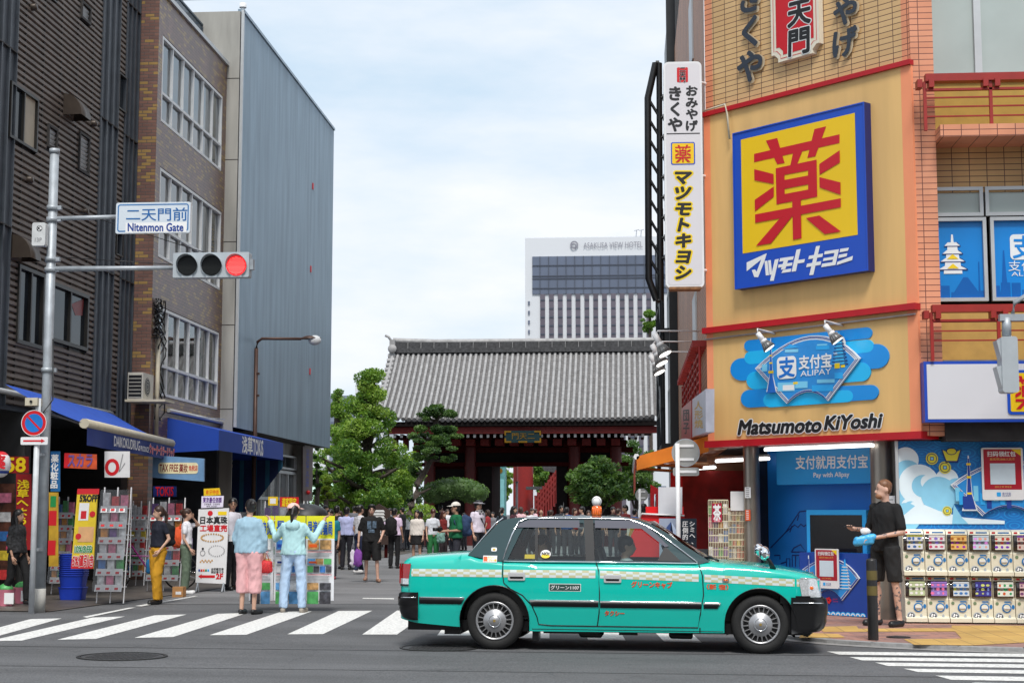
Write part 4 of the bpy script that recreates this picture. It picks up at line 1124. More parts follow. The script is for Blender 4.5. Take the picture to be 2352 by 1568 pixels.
def pagoda(mb,fr,u,vb,h,w,m,d,n=5,line_m=None):
 for i in range(n):
  z=vb+h*.8*i/n;ww=w*(1-.6*i/n);s_=h*.8/n
  mb.poly(fr,[(u-ww*.62,z),(u+ww*.62,z),(u+ww*.6,z+s_*.55),(u-ww*.6,z+s_*.55)],d,m)
  mb.poly(fr,[(u-ww,z+s_*.5),(u+ww,z+s_*.5),(u+ww*.55,z+s_*1.0),(u-ww*.55,z+s_*1.0)],d+.001,m)
  if line_m:line(mb,fr,[(u-ww,z+s_*.5),(u+ww,z+s_*.5),(u+ww*.55,z+s_*1.0)],.012,d+.003,line_m)
 mb.poly(fr,[(u-.02,vb+h*.8),(u+.02,vb+h*.8),(u+.012,vb+h),(u-.012,vb+h)],d,m)
h0=FW.hits([(2123,690),(2265,690)]);h1=FW.hits([(2280,690),(2418,690)])
mb=MB();city(mb,FW,h0,dkb,-.026,2);u=h0[0][0]
spire(mb,FW,u+.12+.1,h0[0][1],.62,.06,dkb,-.024);spire(mb,FW,u+.78,h0[0][1],.55,.03,dkb,-.024);mb.poly(FW,[(u+.35,h0[0][1]),(u+.85,h0[0][1]),(u+.62,h0[0][1]+.33),(u+.56,h0[0][1]+.33)],-.0235,dkb)
mb.build('film_skyline',pw[0],fix=False)
q=FW.hits([(2190,628),(2190,538)]);mb=MB();pagoda(mb,FW,q[0][0],q[0][1],q[1][1]-q[0][1],.21,wht,-.022,4,navy_i)
for k in(.12,.34):mb.poly(FW,[(q[0][0]-.08,q[0][1]+k*.62),(q[0][0]+.08,q[0][1]+k*.62),(q[0][0],q[0][1]+k*.62+.07)],-.015,yellow_i)
mb.build('film_pagoda',pw[0],fix=False)
mb=MB();city(mb,FW,h1,dkb,-.026,5);spire(mb,FW,h1[0][0]+.18,h1[0][1],.72,.10,dkb,-.024)
q=FW.hits([(2322,596),(2380,537)]);mb.poly(FW,rrect(q[0][0],q[0][1],q[1][0],q[1][1],.06),-.024,wht);mb.build('film_skyline',pw[1],fix=False)
lettering(pw[1],FW,'支',[(2328,541),(2375,541),(2375,592),(2328,592)],gl_blue,d=-.020,bold=.02)
lettering(pw[1],FW,'支付宝',[(2317,598),(2405,598),(2405,622),(2317,622)],wht,d=-.022);lettering(pw[1],FW,'ALIPAY',[(2324,624),(2400,624),(2400,633),(2324,633)],wht,d=-.022)
for(zt_,zb_,zs)in((170,299,(222,243,265)),(700,828,(737,758,780))):
 Y=YR-.3;mb=MB();mb.box(RX+.12,XE,Y-.06,Y+.08,yz(zt_+17,Y),yz(zt_,Y),rail);mb.box(RX+.12,XE,Y-.03,Y+.03,yz(zt_+38,Y),yz(zt_+33,Y),rail)
 for px in(2135,2288,2440):
  x=xr(px,Y);mb.box(x-.022,x+.022,Y-.03,Y+.015,yz(zb_,Y),yz(zt_+17,Y),rail)
  for e in(-.11,.05):mb.box(x+e,x+e+.07,Y-.09,Y+.09,yz(zt_+32,Y),yz(zt_+14,Y),rail)
 for z in zs:mb.box(RX+.12,XE,Y-.015,Y+.015,yz(z+3,Y),yz(z,Y),rail)
 mb.build('balcony_railing',cb_,fix=False)
ss=M('brushed_steel_column',(.33,.29,.25),.32,.75,var=.2,scale=2)
zg=lambda x:gz(x,KH)
def colm(px,w,dY=0):
 c=FH.hit(px,1200,-.3);p=FH.P(c[0],0,-.3);r=w/2
 mb=MB();mb.lathe([(r,gz(p.x,KH)-.02),(r,v3b+.02)],(p.x,p.y,0),ss,28);mb.lathe([(r+.02,gz(p.x,KH)),(r+.02,gz(p.x,KH)+.12)],(p.x,p.y,0),ss,28);return mb.build('column',cb_)
colm(2032,.37);colm(1728,.25)
mb=MB();mb.add([FH.P(-.02,v3b+.01,-.3),FH.P(CL+.05,v3b+.01,-.3),FH.P(CL+.5,v3b+.01,-2.5),FH.P(-.5,v3b+.01,-2.5)],[(0,1,2,3)],concw);mb.box(LX+.3,12,LY+3.2,LY+3.3,0,v3b,dwall);mb.box(RX+.2,12,YR+.4,YR+.5,0,v3b,dwall);mb.build('ground_floor_core',cb_,fix=False)
bl1=M('alcove_blue',S(22,120,205),.45,var=.05,scale=1);bl2=M('alcove_header_blue',S(30,150,220),.4,var=.04,scale=1);bl3=M('alcove_deep_blue',S(20,62,150),.45,var=.05)
al=thing('promotion_booth','bright blue promotion alcove with screen stand and white lettering between the steel columns','booth',FH.P(2,gz(2,KH),-.8))
AD=-.85
q=FH.hits([(1762,1030),(2008,1030),(2008,1400),(1762,1400)],AD);u0,u1=q[0][0],q[1][0];zfl=gz(3,KH)
mb=MB();mb.fbox(FH,u0,u1+.3,zfl,v3b,AD-.05,AD,bl1);mb.fbox(FH,u0-.05,u0,zfl,v3b,AD,AD+.5,black_mt);mb.build('back_wall',al)
HD=AD+.28
h=FH.hits([(1783,1030),(2010,1030),(2010,1108),(1783,1113)],HD)
mb=MB();mb.fbox(FH,h[0][0],h[1][0],h[3][1],v3b-.02,AD,HD,bl2);mb.build('header',al)
lettering(al,FH,'支付就用支付宝',[(1828,1047),(1993,1044),(1993,1074),(1828,1077)],white_i,bold=.02,mapd=HD,d=HD+.004)
lettering(al,FH,'Pay with Alipay',[(1869,1085),(1951,1083),(1951,1097),(1869,1099)],white_i,bold=.02,mapd=HD,d=HD+.004)
mb=MB();lw=.02
def pz(pts,d):return FH.hits([z3(*p)for p in pts],d)
for pts in([(278,745),(370,650),(455,525),(500,520)],[(370,650),(425,605),(445,620),(462,600),(480,615),(495,605)],[(410,610),(395,650)],[(450,545),(440,580)],[(375,860),(375,810),(395,810),(395,860)],[(405,770),(420,745),(460,725),(495,770),(405,770)],[(410,860),(410,790),(490,790)],[(430,860),(430,795)],[(455,860),(455,795)],[(340,840),(375,830)],[(300,790),(335,790),(335,815)]):
 line(mb,FH,pz(pts,AD),lw,AD+.004,navy_i)
mb.build('wall_drawing',al,fix=False)
TD_=AD+.45
h=pz([(495,515),(858,512),(858,772),(495,772)],TD_);mb=MB();mb.fbox(FH,h[0][0],h[1][0],h[3][1],h[0][1],AD,TD_,sky_i);mb.build('screen_stand',al)
h2=pz([(518,545),(833,545),(833,768),(518,768)],TD_);mb=MB();mb.fbox(FH,h2[0][0],h2[1][0],h2[3][1],h2[0][1],TD_-.01,TD_+.008,M('screen_black',(.012,.011,.012),.12));mb.build('screen',al)
BD=AD+.62
h=pz([(452,772),(868,772),(868,1146),(452,1140)],BD);mb=MB();mb.fbox(FH,h[0][0],h[1][0],zfl,h[0][1],AD,BD,bl3)
mb.build('plinth',al)
fw_=M('fan_white',(.74,.77,.80),.4,var=.02);fb=M('fan_blue',S(40,140,215),.4,var=.06,scale=6);fl=M('fan_pale_blue',S(120,200,235),.4,var=.03)
def fan(mb,fr,L0,R0,BR0,BL0,top,bot,d,th=.02):
 """fan-shaped plaque: corners left, right, bottom right, bottom left, arc apexes"""
 def arcp(a,m,b,n=14):
  c=(2*m[0]-.5*(a[0]+b[0]),2*m[1]-.5*(a[1]+b[1]));return arc(a,c,b,n)
 pts=arcp(R0,top,L0)[::1]+arcp(BL0,bot,BR0)
 ctr=(sum(p[0]for p in pts)/len(pts),sum(p[1]for p in pts)/len(pts))
 mb.slab(fr,pts,d,d+th,fw_)
 s1=[(ctr[0]+(p[0]-ctr[0])*.90,ctr[1]+(p[1]-ctr[1])*.88)for p in pts]
 mb.poly(fr,s1,d+th+.002,fb)
 for k in(.93,.965):line(mb,fr,[(ctr[0]+(p[0]-ctr[0])*k,ctr[1]+(p[1]-ctr[1])*k)for p in pts],.010,d+th+.003,blue_i,True)
 return ctr
mb=MB()
g=pz([(465,885),(825,930),(718,1065),(560,1040),(660,810),(640,1005)],BD);fan(mb,FH,*g[:4],g[4],g[5],BD+.005)
e=pz([(520,1000),(515,790),(740,1000),(740,815)],BD);spire(mb,FH,e[0][0],e[0][1],e[1][1]-e[0][1],.06,fw_,BD+.03);spire(mb,FH,e[0][0],e[0][1],(e[1][1]-e[0][1])*.9,.035,blue_i,BD+.034);pagoda(mb,FH,e[2][0],e[2][1],e[3][1]-e[2][1],.11,sky_i,BD+.03,8,white_i)
for i in range(9):
 c=pz([(600+i*30,1135)],BD)[0]
 for r,m in((.055,sky_i),(.04,white_i),(.025,sky_i)):mb.poly(FH,circ(c[0],zfl+.01,r,14,0,180),BD+.006+(.06-r)*.1,m)
c=pz([(660,1065)],BD)[0]
for k in range(5):mb.poly(FH,circ(c[0]-.08+.03*math.cos(k*1.257),c[1]+.03*math.sin(k*1.257),.022,10),BD+.012+k*.0004,red_i)
letters(mb,FH,'Japan.',pz([(658,1050),(690,1050),(690,1062),(658,1062)],BD),red_i,d=BD+.012,px=False);letters(mb,FH,'Tax-free',pz([(658,1065),(690,1065),(690,1074),(658,1074)],BD),red_i,d=BD+.012,px=False)
mb.build('plinth_picture',al,fix=False)
def paycard(parent,fr,quad,d,name='pay_card'):
 """white card with red field; the code area stays blank"""
 q=quad;u0,u1=min(p[0]for p in q),max(p[0]for p in q);v0,v1=min(p[1]for p in q),max(p[1]for p in q);w,h=u1-u0,v1-v0
 mb=MB();mb.slab(fr,rrect(u0,v0,u1,v1,w*.05),d,d+.02,white_m);c=mb.build(name,parent,fix=False)
 m=MB();X=lambda a:u0+w*a;Yv=lambda b:v1-h*b;D=d+.02
 m.poly(fr,rectq(X(.05),Yv(.80),X(.95),Yv(.03))[::-1],D+.002,M('card_crimson',S(165,18,40),.4,var=.03));m.poly(fr,rectq(X(.2),Yv(.70),X(.8),Yv(.30))[::-1],D+.004,M('card_blank',S(200,215,225),.4,var=.05))
 m.poly(fr,[(X(.72),Yv(.03)),(X(.95),Yv(.03)),(X(.95),Yv(.16))],D+.004,yellow_i)
 letters(m,fr,'扫码领红包',rectq(X(.14),Yv(.17),X(.82),Yv(.07)),white_i,d=D+.005,px=False,bold=.02)
 letters(m,fr,'最高得2888人民币',rectq(X(.2),Yv(.245),X(.8),Yv(.195)),M('card_gold',S(225,170,80),.5,var=0),d=D+.005,px=False)
 letters(m,fr,'超优汇率 笔笔省',rectq(X(.3),Yv(.765),X(.7),Yv(.73)),M('card_gold',S(225,170,80)),d=D+.005,px=False)
 m.poly(fr,rrect(X(.34),Yv(.93),X(.44),Yv(.85),w*.02),D+.004,sky_i);letters(m,fr,'支付宝',rectq(X(.47),Yv(.90),X(.68),Yv(.85)),blue_i,d=D+.005,px=False);letters(m,fr,'ALIPAY',rectq(X(.47),Yv(.93),X(.68),Yv(.905)),blue_i,d=D+.005,px=False)
 m.build('card_print',c,fix=False)
 return c
t=thing('pay_card_stand','red and white payment card leaning before the blue screen stand','sign',FH.P(1.5,zfl,BD));paycard(t,FH,pz([(556,752),(692,752),(692,988),(556,988)],BD+.06),BD+.06)
mb=MB()
for i in range(3):a=pz([(500+i*44,520),(540+i*44,533)],TD_-.05);mb.fbox(FH,a[0][0],a[1][0],h2[0][1]+.035,h2[0][1]+.06,TD_-.1,TD_-.03,M('snack_box_%d'%i,[S(200,120,60),S(200,90,70),S(190,110,50)][i],.5))
mb.build('sample_boxes',al,fix=False)
lite=M('fluorescent_tube',(1,1,.97),.4,var=0,emit=2.2)
def tubelight(a,b,label,r=.025):
 t=thing('strip_light',label,'light',a);mb=MB();mb.tube([a,b],r,lite,8);mb.build('tube',t);m=MB();up=Vector((0,0,.045));m.tube([a+up,b+up],.03,white_m,4);m.build('batten',t)
tubelight(FH.P(FH.hit(1755,1030)[0],v3b-.06,-.02),FH.P(FH.hit(2004,1018)[0],v3b-.06,-.02),'long white strip light under the crimson band above the blue alcove')
MY=YR+.28;FM=Fr((0,MY,0),(1,0,0))
mu=thing('mural','blue wave mural wall with cloud, fan and gold coins behind the capsule machines','mural',(5,MY,1.2))
def wave_mat():
 m=bpy.data.materials.new('mural_wave_blue');m.use_nodes=True;t=m.node_tree;n=t.nodes.new;l=t.links.new;b=t.nodes['Principled BSDF']
 g=n("ShaderNodeNewGeometry");sp=n("ShaderNodeSeparateXYZ");l(g.outputs['Position'],sp.inputs[0])
 cb=n("ShaderNodeCombineXYZ");s1=n("ShaderNodeMath");s1.operation='MULTIPLY';s1.inputs[1].default_value=3.2;s2=n("ShaderNodeMath");s2.operation='MULTIPLY';s2.inputs[1].default_value=6
 l(sp.outputs[0],s1.inputs[0]);l(sp.outputs[2],s2.inputs[0]);l(s1.outputs[0],cb.inputs[0]);l(s2.outputs[0],cb.inputs[1])
 v=n("ShaderNodeTexVoronoi");v.inputs['Randomness'].default_value=.15;v.inputs['Scale'].default_value=1;l(cb.outputs[0],v.inputs[0])
 w=n("ShaderNodeMath");w.operation='MULTIPLY';w.inputs[1].default_value=34;sn=n("ShaderNodeMath");sn.operation='SINE';l(v.outputs['Distance'],w.inputs[0]);l(w.outputs[0],sn.inputs[0])
 r=n("ShaderNodeValToRGB");r.color_ramp.elements[0].position=.5;r.color_ramp.elements[1].position=.8;r.color_ramp.elements[0].color=(*S(22,112,190),1);r.color_ramp.elements[1].color=(*S(30,140,212),1)
 l(sn.outputs[0],r.inputs[0]);l(r.outputs[0],b.inputs['Base Color']);b.inputs['Roughness'].default_value=.45
 return m
mb=MB();xm0=onY(2066,1200,MY).x;mb.box(xm0,XE,MY,MY+.05,zg(5),yz(1012,MY),wave_mat());mb.box(xm0-.04,xm0,MY-.05,MY,zg(5),yz(1012,MY),alu);mb.build('panel',mu,fix=False)
cl1=M('mural_cloud_white',S(225,240,248),.45,var=.02);cl2=M('mural_cloud_pale',S(140,205,235),.45,var=.04)
mb=MB();k=0
def P3(cx,cy):return FM.hit(*z3(cx,cy))
def disc(cx,cy,r,m,ry=None):
 global k
 c=P3(cx,cy);s_=(P3(cx+100,cy)[0]-c[0])/100;k+=1
 pts=[(max(p[0],xm0+.01),p[1])for p in circ(c[0],c[1],r*s_,26)]
 mb.poly(FM,pts,.004+k*.0006,m)
for a in((1100,210,78,cl1),(1110,300,90,cl2),(1090,400,120,cl2),(1180,360,125,cl1),(1205,370,70,cl2),(1235,345,45,cl1),(1350,330,70,cl1),(1410,400,80,cl2),(1300,420,110,cl2),(1130,500,62,cl1),(1130,505,45,cl2),(1150,490,26,cl1),(1100,560,90,cl2),(1320,470,70,cl2)):disc(*a)
p_=[P3(*q)for q in((1070,560),(1180,470),(1300,520),(1450,560),(1700,580),(1700,600),(1070,600))];mb.poly(FM,p_[::-1],.014,cl1)
p_=[P3(*q)for q in((1390,480),(1440,560),(1480,600),(1380,600))];mb.poly(FM,p_,.015,cl2)
mb.build('cloud_print',mu,fix=False)
for cx,cy in((1257,203),(1336,257),(1350,520)):
 mb=MB();c=P3(cx,cy);r=.085 if cx<1345 else .065
 for rr,m,d in((r,M('coin_yellow',S(225,215,60),.5,var=0),.02),(r*.82,navy_i,.0215),(r*.7,M('coin_yellow',S(225,215,60)),.023)):mb.poly(FM,circ(c[0],c[1],rr,20),d,m)
 mb.poly(FM,rectq(c[0]-r*.3,c[1]-r*.3,c[0]+r*.3,c[1]+r*.3)[::-1],.0245,navy_i);mb.poly(FM,rectq(c[0]-r*.2,c[1]-r*.2,c[0]+r*.2,c[1]+r*.2)[::-1],.026,cl2);mb.build('coin_print',mu,fix=False)
mb=MB();c=P3(1376,172);yc=M('coin_yellow',S(225,215,60))
mb.poly(FM,[(c[0]+a*.14,c[1]+b*.14)for a,b in((-1,.45),(-.6,-.9),(.6,-.9),(1,.45),(.4,.15),(-.4,.15))],.02,navy_i);mb.poly(FM,[(c[0]+a*.12,c[1]+b*.12)for a,b in((-1,.4),(-.6,-.85),(.6,-.85),(1,.4),(.4,.1),(-.4,.1))],.022,yc);mb.poly(FM,circ(c[0],c[1]+.03,.075,16,ry=.05),.0235,navy_i);mb.poly(FM,circ(c[0],c[1]+.03,.063,16,ry=.04),.025,yc)
mb.build('coin_print',mu,fix=False)
mb=MB()
g=[P3(*p)for p in((1368,362),(2120,362),(1890,560),(1562,552),(1745,215),(1725,495))];fan(mb,FM,*g,.02,.03)
e=[P3(*p)for p in((1485,520),(1485,185))];spire(mb,FM,e[0][0],e[0][1],e[1][1]-e[0][1],.11,fw_,.056);spire(mb,FM,e[0][0],e[0][1]+.02,(e[1][1]-e[0][1])*.92,.085,blue_i,.058)
for kk in(.25,.5,.7):mb.poly(FM,rectq(e[0][0]-.03,e[0][1]+kk*.9,e[0][0]+.03,e[0][1]+kk*.9+.03)[::-1],.060,yellow_i)
random.seed(9)
for i in range(9):
 c=P3(1410+i*22 if i<3 else 1520+(i-3)*40,400+(i%3)*22);mb.poly(FM,rectq(c[0]-.03,c[1]-.14,c[0]+.035,c[1]+.02+.06*random.random())[::-1],.0555+i*.0005,[fl,sky_i,blue_i][i%3])
mb.build('fan_plaque',mu,fix=False)
t=thing('pay_card_board','large red and white payment card board fixed on the wave mural above the capsule machines','sign',FM.P(6,1.5,.06));paycard(t,FM,[P3(*p)for p in((1560,138),(1802,138),(1802,455),(1560,455))],.06)
FS=Fr((0,YR-.28,0),(1,0,0));q=FS.hits([(2121,830),(2500,828),(2500,968),(2121,969)])
sb=thing('wall_sign','wide white light box with blue border and yellow mark over the capsule machines','sign',FS.P(q[0][0],q[3][1],0))
mb=MB();mb.fbox(FS,q[0][0],q[1][0],q[3][1],q[0][1],-.3,0,blue_m);mb.build('case',sb)
mb=MB();mb.fbox(FS,q[0][0]+.04,q[1][0]-.04,q[3][1]+.04,q[0][1]-.04,-.01,.006,M('light_box_white',(.62,.62,.66),.35,var=.05,scale=.6));mb.build('panel',sb)
def c9(cx,cy):return((2900+cx/1.889)/1.7415,(350+cy/1.889)/1.7415)
SD=.20
KANJI=[[(222,503),(868,355),(868,421),(222,566)],[(311,403),(397,383),(453,572),(397,582)],[(678,316),(767,295),(685,522),(625,533)],[(517,495),(588,480),(548,582),(495,594)],[(386,612),(452,598),(455,872),(392,885)],[(630,560),(695,546),(700,826),(632,840)],[(450,598.5),(632,559.5),(632,628),(450,662)],[(450,700),(632,666),(632,733),(450,768)],[(453,806),(634,772),(634,840),(453,872.5)],[(224,618),(370,655),(372,731),(226,703)],[(228,850),(372,749),(372,826),(230,937)],[(716,580),(870,476),(872,568),(718,660)],[(717,678),(876,718),(878,812),(719,757)],[(231,960),(879,838),(879,905),(232,1024)],[(512,862),(577,848),(582,1140),(518,1151)],[(415,992),(515,970),(352,1178),(238,1198)],[(615,988),(717,968),(882,1089),(757,1109)]]
yq=FH.hits([c9(*p)for p in((122,398),(983,190),(1003,1112),(134,1256))],SD)
yu0,yu1=(yq[0][0]+yq[3][0])/2,(yq[1][0]+yq[2][0])/2;yv0,yv1=(yq[2][1]+yq[3][1])/2,(yq[0][1]+yq[1][1])/2
LOGO=[]
for st in KANJI:
 LOGO.append([((u-yu0)/(yu1-yu0),(v-yv0)/(yv1-yv0))for u,v in FH.hits([c9(*p)for p in st],SD)])
def kanji(mb,fr,u0,v0,u1,v1,d,m):
 for i,st in enumerate(LOGO):
  mb.poly(fr,[(u0+a*(u1-u0),v0+b*(v1-v0))for a,b in st],d+i*.0004,m)
red_k=M('character_red',S(196,16,34),.35,var=.04,scale=1);yel_k=M('sign_yellow',S(236,194,16),.35,var=.03,scale=1);blu_k=M('sign_blue',S(24,76,185),.35,var=.04,scale=1);blu_s=M('sign_side_navy',S(22,34,104),.4,var=.05)
bs=thing('square_sign','huge square sign with a red character on yellow above white katakana on blue','sign',FH.P(1.5,5,0))
q=FH.hits([c9(*p)for p in((60,350),(1058,105),(1078,1385),(76,1525))],SD)
bu0,bu1,bv0,bv1=(q[0][0]+q[3][0])/2,(q[1][0]+q[2][0])/2,(q[2][1]+q[3][1])/2,(q[0][1]+q[1][1])/2
mb=MB();mb.slab(FH,[(bu0,bv0),(bu1,bv0),(bu1,bv1),(bu0,bv1)],.05,SD,blu_k,blu_s);mb.build('case',bs,fix=False)
mb=MB()
for a in(rectq(bu0,bv0,bu0+.02,bv1),rectq(bu1-.02,bv0,bu1,bv1),rectq(bu0+.02,bv1-.02,bu1-.02,bv1),rectq(bu0+.02,bv0,bu1-.02,bv0+.02)):mb.slab(FH,a[::-1],SD,SD+.012,blu_k)
mb.build('rim',bs,fix=False)
mb=MB();mb.poly(FH,rectq(yu0,yv0,yu1,yv1)[::-1],SD+.004,yel_k);mb.build('yellow_field',bs)
mb=MB();kanji(mb,FH,yu0,yv0,yu1,yv1,SD+.008,red_k);mb.build('character',bs,fix=False)
KATA=[[(165,1322),(317,1252),(300,1310),(252,1433),(222,1432),(204,1380),(228,1374),(240,1392),(275,1300),(165,1388)],[(300,1312),(322,1308),(334,1418),(310,1420)],[(327,1307),(347,1303),(358,1412),(338,1416)],[(378,1300),(408,1294),(370,1460),(341,1461)],[(418,1290),(522,1275),(516,1300),(412,1316)],[(406,1338),(512,1322),(508,1345),(402,1362)],[(448,1300),(482,1295),(458,1372),(424,1377)],[(440,1378),(504,1368),(498,1392),(428,1402)],[(542,1226),(574,1220),(538,1388),(505,1392)],[(545,1305),(607,1296),(600,1322),(540,1332)],[(690,1200),(720,1195),(670,1415),(639,1418)],[(637,1272),(744,1254),(738,1280),(632,1298)],[(622,1332),(730,1312),(724,1340),(616,1358)],[(756,1238),(864,1222),(858,1246),(752,1262)],[(835,1228),(864,1222),(838,1340),(808,1346)],[(748,1290),(850,1274),(845,1296),(742,1312)],[(736,1332),(838,1316),(832,1342),(730,1358)],[(874,1220),(940,1210),(932,1234),(868,1246)],[(864,1264),(928,1252),(922,1276),(858,1290)],[(852,1318),(970,1272),(964,1304),(846,1342)]]
mb=MB()
for i,st in enumerate(KATA):mb.poly(FH,FH.hits([c9(*p)for p in st],SD)[::-1],SD+.004+i*.0003,white_i)
mb.build('katakana',bs,fix=False)
q=FS.hits([(2311,850),(2405,850),(2405,952),(2311,952)]);mb=MB();mb.slab(FS,rrect(q[0][0],q[3][1],q[1][0],q[0][1],.05),.006,.02,blu_k);mb.poly(FS,rrect(q[0][0]+.04,q[3][1]+.04,q[1][0]-.04,q[0][1]-.04,.02),.023,yel_k);kanji(mb,FS,q[0][0]+.05,q[3][1]+.05,q[1][0]-.05,q[0][1]-.05,.026,red_k);mb.build('mark',sb,fix=False)
ltr=M('slate_letter',S(46,54,66),.5,var=.05);ltb=M('letter_backing_cream',S(200,180,150),.6)
for body,quad,lab in(('きくや',[(1704,-30),(1757,-43),(1757,182),(1702,196)],'dark brush-style lettering on the tan tiles left of the red plaque'),('おみやげ',[(1924,-135),(1975,-148),(1975,124),(1921,139)],'dark brush-style lettering on the tan tiles right of the red plaque')):
 t=thing('wall_lettering',lab,'lettering',FH.P(1,8,0),group='raised characters on the tiled wall')
 mb=MB();v_,f__=layout(body,.03,.0,True)
 lettering(t,FH,body,quad,ltb,name='letter_backing',d=.035,bold=.055,vertical=True)
 qq=[(a-2,b-1.5)for a,b in quad];lettering(t,FH,body,qq,ltr,name='letter_face',d=.06,bold=.035,vertical=True)
pq=thing('wall_plaque','red plaque with cream border and black characters high on the tan tiles','sign',FH.P(1.8,8,0))
h=FH.hits([(1782,152),(1892,120)]);u0,u1=h[0][0],h[1][0];vb=(h[0][1]+h[1][1])/2
mb=MB();c_=.13
def notched(u0,v0,u1,v1,c):return[(u0+c,v0),(u1-c,v0),(u1-c,v0+c*.45),(u1-c*.45,v0+c),(u1,v0+c),(u1,v1),(u0,v1),(u0,v0+c),(u0+c*.45,v0+c),(u0+c,v0+c*.45)]
cream=M('plaque_cream',S(222,214,196),.4,var=.03)
mb.slab(FH,notched(u0,vb,u1,TOP-.2,c_),0,.10,cream);mb.build('board',pq,fix=False)
mb=MB();mb.poly(FH,notched(u0+.10,vb+.10,u1-.10,TOP-.3,c_),.104,M('plaque_red',S(196,20,34),.35,var=.03));line(mb,FH,notched(u0+.05,vb+.05,u1-.05,TOP-.25,c_),.01,.103,red_i,True);mb.build('red_field',pq,fix=False)
lettering(pq,FH,'二天門',[(1812,-52),(1862,-65),(1862,118),(1810,131)],ink,d=.108,bold=.035,vertical=True,outline=white_i,ob=.035,mapd=.1)
def c8(cx,cy):return((2800+cx/2.412)/1.7415,(1200+cy/2.412)/1.7415)
CD=.07
cloud=thing('fan_sign','blue cloud-shaped board with a white-edged fan plaque and pay mark on the yellow panel','sign',FH.P(2,3.5,0))
cA=M('cloud_mid_blue',S(16,140,222),.3,var=.05,scale=1);cB=M('cloud_cyan',S(30,182,240),.3,var=.04,scale=1)
def h8(pts,d=CD):return FH.hits([c8(*p)for p in pts],d)
mb=MB();k8=0
def pill(x0,y0,r0,x1,y1,r1,m):
 global k8
 a=math.atan2(y1-y0,x1-x0);n=12;pts=[]
 for i in range(n+1):q=a-math.pi/2+math.pi*i/n;pts.append((x1+r1*math.cos(q),y1+r1*math.sin(q)))
 for i in range(n+1):q=a+math.pi/2+math.pi*i/n;pts.append((x0+r0*math.cos(q),y0+r0*math.sin(q)))
 k8+=1;mb.slab(FH,h8(pts)[::-1],.05,.066+k8*.0015,m)
for a in((480,442,56,1605,316,54,cA),(400,668,108,1705,540,118,cA),(490,556,62,1612,442,62,cB),(535,775,86,1555,690,92,cB),(480,950,86,1650,888,72,cA),(680,965,68,1420,925,58,cB)):pill(*a)
mb.build('cloud_board',cloud,fix=False)
mb=MB();FD=.085
g=h8([(530,658),(1545,560),(1232,972),(835,998),(1065,342),(1035,885)],FD+.03)
fan(mb,FH,*g,FD,.03);D=FD+.034
for(tx_,sh,m1,m2)in((680,'spire',fw_,blue_i),):
 e=h8([(690,880),(683,368)],D);spire(mb,FH,e[0][0],e[0][1],e[1][1]-e[0][1],.10,fw_,D);spire(mb,FH,e[0][0],e[0][1]-.02,(e[1][1]-e[0][1])*.97,.085,M('tower_blue',S(24,100,190),.4),D+.003)
 for kk,w in((.34,.05),(.36,.05),(.52,.03),(.66,.022),(.8,.015)):mb.poly(FH,rectq(e[0][0]-w,e[0][1]+kk*(e[1][1]-e[0][1]),e[0][0]+w,e[0][1]+kk*(e[1][1]-e[0][1])+.022)[::-1],D+.006,yellow_i)
e=h8([(1350,640),(1330,310)],D);mb.poly(FH,h8([(1300,330),(1320,300),(1350,365),(1385,352),(1405,400),(1395,520),(1340,520),(1290,420)],D),D-.003,fw_)
pagoda(mb,FH,e[0][0],e[0][1],e[1][1]-e[0][1],.15,M('pagoda_blue',S(60,170,225),.4),D+.001,8,navy_i)
for(x0,y0,x1,y1,m)in((750,795,915,880,fl),(800,820,910,870,white_i),(920,785,1040,850,fl),(900,790,945,812,yellow_i),(1080,820,1285,880,sky_i),(1130,765,1300,800,fl),(820,475,950,505,fl),(840,487,930,500,yellow_i),(1120,440,1250,480,sky_i),(1130,425,1230,440,fl),(600,620,650,690,fl),(612,640,625,668,yellow_i),(630,640,645,668,yellow_i),(1300,610,1350,660,yellow_i),(1360,620,1400,650,yellow_i),(1300,700,1380,760,sky_i)):
 mb.poly(FH,h8([(x0,y1),(x1,y1-4),(x1,y0-4),(x0,y0)],D),D+.002+(x0%7)*.0006,m)
mb.poly(FH,h8([(790,475),(960,455),(900,432),(870,425),(850,440)],D)[::1],D+.007,sky_i)
mb.build('fan_plaque',cloud,fix=False)
mb=MB();q=h8([(748,765),(930,535)],D);mb.poly(FH,rrect(q[0][0],q[0][1],q[1][0],q[1][1],.07),D+.008,white_i);mb.build('mark_tile',cloud)
lettering(cloud,FH,'支',[c8(*p)for p in((765,560),(915,548),(915,735),(765,750))],M('mark_blue',S(20,110,200),.4,var=0),d=D+.011,bold=.03,mapd=D)
lettering(cloud,FH,'支付宝',[c8(*p)for p in((958,540),(1270,510),(1270,645),(958,668))],white_i,d=D+.009,bold=.03,mapd=D)
lettering(cloud,FH,'ALIPAY',[c8(*p)for p in((973,685),(1268,655),(1268,712),(973,735))],white_i,d=D+.009,bold=.005,mapd=D)
lettering(cloud,FH,'TM',[c8(*p)for p in((1290,508),(1326,504),(1326,528),(1290,531))],white_i,d=D+.009,mapd=D)
mk=thing('shop_lettering','black italic shop name with white outline at the foot of the yellow panel','lettering',FH.P(2,2.7,0))
lettering(mk,FH,'Matsumoto',[c8(*p)for p in((372,1162),(1172,1135),(1172,1268),(372,1296))],ink,d=.07,bold=.042,shear=.22,outline=white_i,ob=.05,mapd=.06)
lettering(mk,FH,'KiYoshi',[c8(*p)for p in((1205,1122),(1762,1092),(1762,1225),(1205,1250))],ink,d=.07,bold=.042,shear=.22,outline=white_i,ob=.05,mapd=.06)
lampm=M('spot_lens',(1,1,.95),.3,var=0,emit=1.6);fin=M('spot_grey_fins',(.22,.22,.22),.4,.5)
